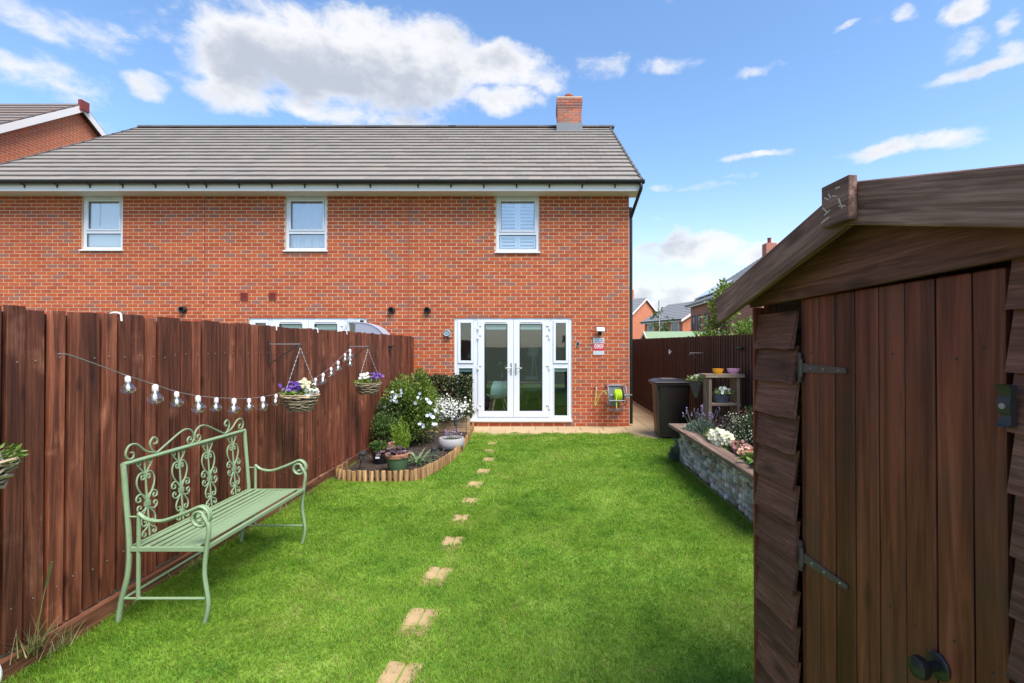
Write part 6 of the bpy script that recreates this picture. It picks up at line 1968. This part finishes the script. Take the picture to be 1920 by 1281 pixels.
text_part('verisure', 0.058, (cxs, HY - 0.0128, z1 + H_ * 0.085), mk, o, bold=0.0006)
text_part('Alarm', 0.078, (cxs, yt, z1 - H_ * 0.10), mw, o, bold=0.001)
for j, (w_, zz) in enumerate(((0.19, 0.20), (0.185, 0.275))):   # two lines of small print, too fine to read in the photograph
    m = MB(); x = cxs - w_ / 2
    while x < cxs + w_ / 2 - 0.01:
        q = random.uniform(0.016, 0.045); m.box(x, min(x + q, cxs + w_ / 2), yt - 0.0005, yt + 0.0004, z1 - H_ * zz - 0.007, z1 - H_ * zz + 0.006); x += q + 0.008
    m.build('small_print', mw, o)
m = MB(); bx_, bz_ = cxs + 0.068, a.z - 0.042
m.prism([(bx_ - 0.02, HY - 0.0123, bz_ + 0.006), (bx_ - 0.008, HY - 0.0123, bz_ + 0.014), (bx_ + 0.014, HY - 0.0123, bz_ + 0.004), (bx_ + 0.016, HY - 0.0123, bz_ - 0.016), (bx_ + 0.004, HY - 0.0123, bz_ - 0.006), (bx_ - 0.01, HY - 0.0123, bz_ - 0.002)], (0, -0.001, 0))
m.build('emblem', mk, o)

# door bell camera
p = atY(1083.5, 645, HY)
o = empty('door_camera', (p.x, HY - 0.01, p.z), label='slim silver and black door camera beside the french doors', cat='camera')
m = MB(); m.lathe([(0.001, -0.0065), (0.034, -0.0066), (0.036, -0.018), (0.032, -0.026), (0.001, -0.027)], (0, 0, 0), 20, 'Y'); me = m.mesh('casing', MT['metal'], True)
link('casing', me, o, loc=(p.x, HY, p.z), scale=(0.95, 1, 2.0))
m = MB(); m.lathe([(0.001, -0.027), (0.023, -0.0272), (0.022, -0.031), (0.001, -0.032)], (0, 0, 0), 18, 'Y'); link('lens_panel', m.mesh('lens_panel', MT['black'], True), o, loc=(p.x, HY, p.z), scale=(1, 1, 2.0))

# grey-blue round sounder left of the doors
p = atY(839, 625, HY)
o = empty('wall_sounder', (p.x, HY - 0.01, p.z), label='round grey-blue alarm sounder left of the french doors', cat='alarm')
m = MB(); m.lathe([(0.055, -0.0065), (0.068, -0.02), (0.068, -0.09), (0.058, -0.10), (0.052, -0.095), (0.050, -0.085), (0.02, -0.085), (0.018, -0.098), (0.002, -0.1)], (p.x, HY, p.z), 20, 'Y')
m.build('sounder_body', basic('sounder_grey', (0.27, 0.36, 0.38), 0.45, 0.08), o, smooth=True)
MB().box(p.x + 0.03, p.x + 0.07, HY - 0.07, HY - 0.0065, p.z - 0.085, p.z - 0.045).build('cable_gland', MT['stone'], o)

# hose reel
def hose_reel():
    cx, cz = (1152.5 - CX) / 90., CH + (CY - 740) / 90.
    y = HY - 0.20
    o = empty('hose_reel', (cx, HY - 0.01, cz - 0.25), label='wall-mounted grey hose reel wound with lime green hose', cat='hose reel')
    gm_ = basic('reel_grey', (0.17, 0.19, 0.21), 0.45, 0.08)
    hm = basic('hose_lime', (0.40, 0.58, 0.02), 0.4, 0.06)
    hw = 0.145
    for s in (-1, 1):
        m = MB(); x = cx + s * hw
        m.lathe([(0.03, -0.008), (0.15, -0.008), (0.155, 0.0), (0.15, 0.008), (0.03, 0.008)], (x, y, cz), 26, 'X')
        m.build('drum_flange', gm_, o, smooth=True)
        m = MB(); x2 = cx + s * (hw + 0.035)
        P = smooth_path([(x2, HY - 0.02, cz + 0.19), (x2, y - 0.06, cz + 0.20), (x2, y - 0.17, cz + 0.07), (x2, y - 0.175, cz - 0.10), (x2 - s * .01, y - 0.02, cz - 0.2), (x2, HY - 0.02, cz - 0.21)], 5)
        m.tube(P, 0.015, 8); m.build('side_frame', gm_, o, smooth=True)
    MB().tube([(cx - hw - 0.03, y, cz), (cx + hw + 0.05, y, cz)], 0.03, 12).build('drum', gm_, o, smooth=True)
    m = MB()
    m.tube([(cx - hw - 0.035, y - 0.168, cz - 0.085), (cx + hw + 0.035, y - 0.168, cz - 0.085)], 0.012, 8)
    m.tube([(cx - hw - 0.035, HY - 0.03, cz + 0.195), (cx + hw + 0.035, HY - 0.03, cz + 0.195)], 0.012, 8)
    m.tube([(cx - hw - 0.03, HY - 0.03, cz - 0.21), (cx - hw, y - 0.05, cz - 0.29), (cx + hw - .06, y - 0.05, cz - 0.29), (cx + hw + 0.03, HY - 0.03, cz - 0.21)], 0.010, 8)
    m.build('cross_bar', gm_, o, smooth=True)
    MB().box(cx - 0.12, cx + 0.12, HY - 0.022, HY - 0.0065, cz - 0.23, cz + 0.21).build('wall_plate', gm_, o, bevel=0.004)
    m = MB(); m.tube([(cx + hw + 0.05, y, cz), (cx + hw + 0.07, y, cz), (cx + hw + 0.075, y - 0.02, cz + 0.02)], 0.014, 8); m.tube([(cx + hw + 0.075, y - 0.02, cz + 0.012), (cx + hw + 0.175, y - 0.02, cz + 0.016)], 0.013, 8)
    m.build('crank_handle', gm_, o, smooth=True)
    for layer, rad in ((0, 0.075), (1, 0.10), (2, 0.122)):
        for k in range(9 - layer * 2 if layer < 2 else 6):
            x = cx - 0.045 + k * 0.0215 + layer * 0.012
            if x > cx + hw - 0.02: continue
            m = MB(); m.tube([(x + 0.003 * math.sin(a * 2), y + rad * math.cos(a), cz + rad * math.sin(a)) for a in np.linspace(0, 2 * math.pi, 22)[:-1]], 0.0108, 6, closed=True)
            m.build('hose_coil', hm, o, smooth=True)
    m = MB(); m.tube(smooth_path([(cx - 0.02, y - 0.125, cz + 0.02), (cx - 0.02, y - 0.15, cz - 0.1), (cx - 0.018, y - 0.16, cz - 0.22)], 4), 0.012, 7); m.build('hose_end', hm, o, smooth=True)
    m = MB(); m.lathe([(0.014, 0), (0.02, 0.01), (0.018, 0.05), (0.013, 0.06)], (cx - 0.018, y - 0.16, cz - 0.28), 10); m.build('nozzle', gm_, o, smooth=True)
    # feed hose and tap
    tx, tz = (1117 - CX) / 90., CH + (CY - 727) / 90.
    m = MB(); m.tube(smooth_path([(tx, HY - 0.08, tz - 0.03), (tx - 0.01, HY - 0.09, tz - 0.18), (tx - 0.03, HY - 0.10, tz - 0.32), (tx - 0.02, HY - 0.10, tz - 0.355), (tx + 0.01, HY - 0.10, tz - 0.30), (tx + 0.07, HY - 0.11, tz - 0.15), (tx + 0.15, HY - 0.14, tz - 0.06), (cx - hw - 0.05, y, cz + 0.01)], 5), 0.0095, 7)
    m.build('feed_hose', basic('hose_olive', (0.42, 0.45, 0.06), 0.45, 0.1), o, smooth=True)
    t = empty('garden_tap', (tx, HY - 0.01, tz), label='small brass wall tap feeding the green hose', cat='tap')
    m = MB(); m.tube([(tx, HY - 0.0065, tz + 0.02), (tx, HY - 0.07, tz + 0.02), (tx, HY - 0.08, tz - 0.03)], 0.012, 8); m.build('tap_body', MT['metal'], t, smooth=True)
    m = MB(); m.tube([(tx, HY - 0.05, tz + 0.02), (tx, HY - 0.05, tz + 0.06)], 0.007, 6); m.bar((tx - 0.03, HY - 0.05, tz + 0.064), (tx + 0.03, HY - 0.05, tz + 0.064), 0.012, 0.012); m.build('tap_handle', MT['chain'], t)


hose_reel()

# ------------------------------------------------------------------ inside the dining kitchen
FL = CH + (CY - 787) / 90. - 0.02
MT['oak'] = wood('oak_top', (0.36, 0.22, 0.11), (0.50, 0.33, 0.18), (0.60, 0.42, 0.25), 'X', 0.45, 0.1, bump=0.1)
MT['seagreen'] = basic('cabinet_green', (0.155, 0.25, 0.20), 0.5, 0.05)
t = empty('dining_table', (-0.5, 11.0, FL), label='pale oak dining table inside the french doors', cat='table')
MB().box(-1.25, 0.15, 10.75, 11.5, FL + 0.72, FL + 0.752).build('table_top', MT['oak'], t, bevel=0.003)
for (x, y) in ((-1.15, 10.82), (0.05, 10.82), (-1.15, 11.43), (0.05, 11.43)):
    MB().tube([(x, y, FL + 0.719), (x - 0.03, y, FL)], [0.028, 0.018], 10).build('leg', MT['oak'], t, smooth=True)
chair_m = basic('shell_white', (0.62, 0.72, 0.71), 0.4, 0.03)
def shell_chair(x, y, rz, label):
    c = empty('shell_chair', (x, y, FL), rz, label, 'chair', 'chairs round the dining table')
    m = MB(); n = 10; prof = [(-0.22, 0.43), (-0.16, 0.42), (0.0, 0.41), (0.12, 0.43), (0.19, 0.52), (0.22, 0.66), (0.24, 0.80)]
    hw = [0.20, 0.22, 0.22, 0.22, 0.22, 0.205, 0.15]
    for th in (0, 0.012):
        for (yy, zz), w in zip(prof, hw):
            for k in range(n + 1):
                u = -1 + 2 * k / n; m.v.append((w * u, yy - 0.05 * u * u * (1 if zz > .5 else 0) + (th if zz > .5 else 0), zz + 0.06 * u * u * (1 if zz < .5 else 0) - (th if zz < .5 else 0)))
    r_ = len(prof); S = r_ * (n + 1)
    for i in range(r_ - 1):
        for k in range(n):
            a = i * (n + 1) + k; m.f.append((a, a + 1, a + n + 2, a + n + 1)); b = a + S; m.f.append((b + n + 1, b + n + 2, b + 1, b))
    m.build('seat_shell', chair_m, c, True, smooth=True)
    for (sx, sy) in ((-1, -1), (1, -1), (-1, 1), (1, 1)):
        MB().tube([(sx * 0.1, sy * 0.1, 0.42), (sx * 0.22, sy * 0.2, 0.0)], [0.018, 0.012], 8).build('leg', MT['oak'], c, True, smooth=True)
shell_chair(-0.98, 10.55, R(200), 'pale shell chair with wooden legs behind the left door pane')
shell_chair(-0.25, 11.75, R(10), 'pale shell chair at the far side of the dining table')
k = empty('kitchen_units', (0.5, 13.2, FL), label='sea green kitchen cupboards with pale worktop at the back of the room', cat='cupboards')
MB().box(-0.95, 1.55, 13.0, 13.55, FL + 0.88, FL + 0.92).build('worktop', MT['oak'], k)
for i in range(4):
    MB().box(-0.94 + i * 0.62, -0.34 + i * 0.62, 13.02, 13.5, FL + 0.1, FL + 0.875).build('cupboard_front', MT['seagreen'], k, bevel=0.004)
MB().box(-0.93, 1.5, 13.1, 13.5, FL, FL + 0.095).build('plinth', MT['seal'], k)
k = empty('kitchen_island', (0.3, 11.9, FL), label='sea green kitchen unit just inside the right door pane', cat='cupboards')
for i in range(2):
    MB().box(0.18 + i * 0.5, 0.66 + i * 0.5, 11.7, 12.2, FL + 0.1, FL + 0.84).build('cupboard_front', MT['seagreen'], k, bevel=0.004)
MB().box(0.14, 1.2, 11.66, 12.24, FL + 0.842, FL + 0.88).build('worktop', MT['oak'], k)
MB().box(0.2, 1.1, 11.75, 12.15, FL, FL + 0.098).build('plinth', MT['seal'], k)
o = empty('tripod_lamp', (-0.22, 11.35, FL + 0.752), label='tripod lamp with pale drum shade standing on the dining table', cat='lamp')
lx0, ly0, lz0 = -0.22, 11.35, FL + 0.752
MB().lathe([(0.17, 0.56), (0.13, 0.80), (0.12, 0.80), (0.16, 0.56)], (lx0, ly0, lz0), 24).build('lamp_shade', basic('lamp_shade', (0.72, 0.74, 0.80), 0.9, 0.05, transl=0.3), o, smooth=True)
for j in range(3):
    a = j * 2.1 + 0.3; MB().tube([(lx0 + .02 * math.cos(a), ly0 + .02 * math.sin(a), lz0 + 0.56), (lx0 + 0.1 * math.cos(a), ly0 + 0.1 * math.sin(a), lz0)], 0.009, 6).build('leg', MT['shutter'], o)
MB().tube([(lx0, ly0, lz0 + 0.45), (lx0, ly0, lz0 + 0.6)], 0.012, 8).build('stem', MT['metal'], o)
o = empty('flower_vase', (-0.95, 11.15, FL + 0.752), label='glass vase of white flowers on the dining table', cat='vase')
MB().lathe([(0.045, 0), (0.06, 0.05), (0.05, 0.13), (0.035, 0.18), (0.045, 0.21), (0.04, 0.21), (0.03, 0.17)], (-0.95, 11.15, FL + 0.752), 16).build('vase_body', MT['bulb_glass'], o, smooth=True)
rng = np.random.default_rng(81)
p, d = clump_pts(rng, 160, (-0.95, 11.15, FL + 1.06), (0.15, 0.1, 0.1), 7, 0.3)
link('foliage', leaf_mesh('foliage', p, d, 0.06, MT['leaf_fresh'], rng, 0.4), o)
C, d = clump_pts(rng, 26, (-0.93, 11.08, FL + 1.1), (0.17, 0.1, 0.09), 7, 0.2)
link('flower', flower_mesh('flower', C, d + np.array([0, -.8, 0]), 0.03, MT['fl_white'], rng), o)
m = MB()
for j in range(7): m.tube([(-0.95, 11.15, FL + 0.77), (-0.95 + random.uniform(-.1, .1), 11.15, FL + 1.05)], 0.003, 4)
m.build('stem', MT['stem_green'], o)

# ------------------------------------------------------------------ beyond the fences
# covered furniture against the neighbour's wall
o = empty('furniture_cover', (-3.4, 9.6, 0), label='rounded pale lilac-grey furniture cover showing over the brown fence', cat='cover')
prof = [(-3.70, 0.02), (-2.93, 0.02), (-2.945, 0.9), (-2.98, 1.5), (-3.04, 1.76), (-3.13, 1.91), (-3.24, 2.02), (-3.38, 2.095), (-3.52, 2.13), (-3.66, 2.14), (-3.70, 2.10)]
m = MB(); m.prism([(x, 9.42, z) for (x, z) in prof], (0, 0.45, 0)); m.build('cover_cloth', basic('cover_cloth', (0.30, 0.30, 0.37), 0.85, 0.03), o, bevel=0.02)
MB().tube([(x, 9.415, z) for (x, z) in prof[2:]], 0.008, 6).build('piping', basic('cover_piping', (0.36, 0.36, 0.42), 0.8), o, smooth=True)

# tree behind the right fence
def tree(name, label, base, h, c, r, n, leaf, mat, seed, trunk=0.05, k=26, tight=0.2, extra=()):
    rng = np.random.default_rng(seed)
    o = empty(name, base, label=label, cat='tree')
    b = Vector(base); t = MB()
    top = Vector((c[0], c[1], c[2] + r[2] * 0.3))
    t.tube(smooth_path([b, b.lerp(top, 0.5) + Vector((0.03, 0.02, 0)), top], 4), [trunk, trunk * .95, trunk * .9, trunk * .82, trunk * .72, trunk * .6, trunk * .5, trunk * .4, trunk * .3], 8)
    P = []; D = []
    for (cc, rr, nn) in [(c, r, n)] + list(extra):
        p, d = clump_pts(rng, nn, cc, rr, k, tight); P.append(p); D.append(d)
        for j in rng.integers(0, nn, 9):
            s = b.lerp(top, rng.uniform(0.45, 0.95)); q = Vector(p[j]); t.tube(smooth_path([s, s.lerp(q, .5) + Vector((0, 0, .05)), q], 3), [trunk * .35, trunk * .3, trunk * .28, trunk * .25, trunk * .2, trunk * .15, trunk * .1], 5)
    t.build('trunk', MT['stem'], o, smooth=True)
    p = np.concatenate(P); d = np.concatenate(D)
    link('crown', leaf_mesh('crown', p, d - np.array([0, 0, .4]), leaf, MT[mat], rng, 0.5), o)


tree('fruit_tree', 'bright green leafy tree behind the dark fence by the shed', (4.55, 12.0, -0.05), 3, (4.45, 12.0, 2.25), (0.45, 0.5, 0.85), 1900, 0.095, 'leaf_fresh', 91, 0.06,
     extra=[((5.1, 12.0, 1.95), (0.55, 0.5, 0.42), 1300), ((4.0, 12.0, 1.75), (0.35, 0.4, 0.35), 420), ((4.62, 12.0, 3.05), (0.2, 0.2, 0.28), 220)])
tree('sapling_tree', 'thin staked sapling with sparse leaves in front of the distant gabled house', (5.35, 22.0, -0.05), 3, (5.4, 22.0, 2.7), (0.5, 0.4, 0.62), 230, 0.13, 'leaf_mid', 92, 0.025, k=16, tight=0.16)
st = MB().tube([(5.32, 21.9, 0), (5.30, 21.9, 3.75)], 0.03, 8).build('support_stake', MT['stone'])
tag(st, 'tall thin pale stake tied to the distant sapling', 'stake')

# green roofed shed over the fence
gs = empty('felt_roofed_shed', (4.6, 15.4, 0), R(-4), 'low shed with pale green felt roof peeping over the dark fence', 'shed')
MB().box(-1.25, 1.25, -0.9, 0.9, 0, 1.80).build('wall', MT['fence_dark'], gs, True)
m = MB()
for s in (-1, 1):
    m.quadbox([(-1.35, s * 1.02, 1.78), (1.35, s * 1.02, 1.78), (1.35, 0, 2.10), (-1.35, 0, 2.10), (-1.35, s * 1.02, 1.82), (1.35, s * 1.02, 1.82), (1.35, 0, 2.14), (-1.35, 0, 2.14)])
m.build('roof', basic('green_felt', (0.20, 0.29, 0.175), 0.9, 0.1, 4), gs, True)
m = MB()
for s in (-1, 1): m.prism([(-1.37, s * 1.04, 1.72), (-1.37, 0, 2.05), (-1.37, 0, 2.15), (-1.37, s * 1.04, 1.82)], (0.018, 0, 0))
m.build('bargeboard', MT['fascia'], gs, True)

# ------------------------------------------------------------------ scruffy grass along the fence foot
def tuft(loc, n, L, seed, label, dry=0.5):
    rng = np.random.default_rng(seed)
    o = empty('grass_tuft', loc, label=label, cat='grass', group='rough grass at the fence foot')
    V = []; idx = []; pn = []
    for k in range(n):
        a = rng.uniform(0, 6.28); l = L * rng.uniform(0.4, 1.2); out = rng.uniform(0.2, 0.9); w = rng.uniform(.0015, .003)
        b = np.array(loc) + np.array([rng.normal(0, .02), rng.normal(0, .05), 0])
        sd = np.array([-math.sin(a), math.cos(a), 0]) * w
        for i in range(5):
            t = i / 4; p = b + np.array([math.cos(a) * out * l * t, math.sin(a) * out * l * t, l * (t - 0.45 * out * t * t)]); p[0] = max(p[0], FX + 0.008)
            V += [p - sd * (1 - t * .9), p + sd * (1 - t * .9)]
        q = len(V) - 10
        for i in range(4): idx += [q + 2*i, q + 2*i + 1, q + 2*i + 3, q + 2*i + 2]; pn.append(4)
    link('blades', np_mesh('blades', np.array(V), pn, idx, MT['leaf_straw']), o)
tuft((FX + 0.05, 2.50, 0.10), 80, 0.17, 1, 'dry straggly grass tuft against the fence, near the white ornament')
tuft((FX + 0.05, 2.62, 0.03), 60, 0.13, 2, 'short dry grass spilling over the gravel board')
m = MB(); m.tube(smooth_path([(FX + 0.06, 2.50, 0.05), (FX + 0.05, 2.52, 0.25), (FX + 0.055, 2.57, 0.50)], 4), 0.0022, 5); m.tube([(FX + 0.052, 2.55, 0.40), (FX + 0.056, 2.575, 0.52)], 0.005, 6)
tag(m.build('seed_stalk', MT['leaf_straw'], smooth=True), 'single tall dry seed stalk rising from the grass tuft', 'grass')
for j, (yy, nn, ll, wh) in enumerate(((3.05, 60, .10, "by the bench's outer leg"), (3.6, 80, .12, 'under the middle of the bench'), (4.2, 80, .11, 'past the bench towards the house'), (4.8, 60, .10, 'below the purple flower basket'), (5.4, 50, .09, 'beside the log edging'))):
    tuft((FX + 0.07, yy, 0.0), nn, ll, 10 + j, 'rough grass along the foot of the brown fence ' + wh)

# small white ornament at the foot of the fence
o = empty('garden_ornament', (-2.54, 2.235, 0.05), label='small white rounded garden plaque at the foot of the fence', cat='ornament')
m = MB(); m.lathe([(0.002, 0.0), (0.05, 0.001), (0.055, 0.012), (0.05, 0.022), (0.002, 0.023)], (0, 0, 0), 20, 'Y'); link('plaque', m.mesh('plaque', hook_m, True), o, True, loc=(0, -0.02, 0.10), scale=(0.75, 1, 1.25))
m = MB(); m.lathe([(0.001, 0), (0.014, 0), (0.014, -0.004), (0.001, -0.004)], (0, 0, 0), 14, 'Y'); link('painted_ring', m.mesh('painted_ring', basic('ornament_purple', (0.12, 0.06, 0.10), 0.5), True), o, True, loc=(0.016, -0.021, 0.128))
m = MB(); m.lathe([(0.001, 0), (0.009, 0), (0.009, -0.003), (0.001, -0.003)], (0, 0, 0), 14, 'Y'); link('painted_dot', m.mesh('painted_dot', basic('ornament_yellow', (0.7, 0.42, 0.06), 0.5), True), o, True, loc=(0.016, -0.026, 0.128))
MB().box(-0.006, 0.006, -0.012, 0.0, -0.06, 0.05).build('stake', MT['metal'], o, True)
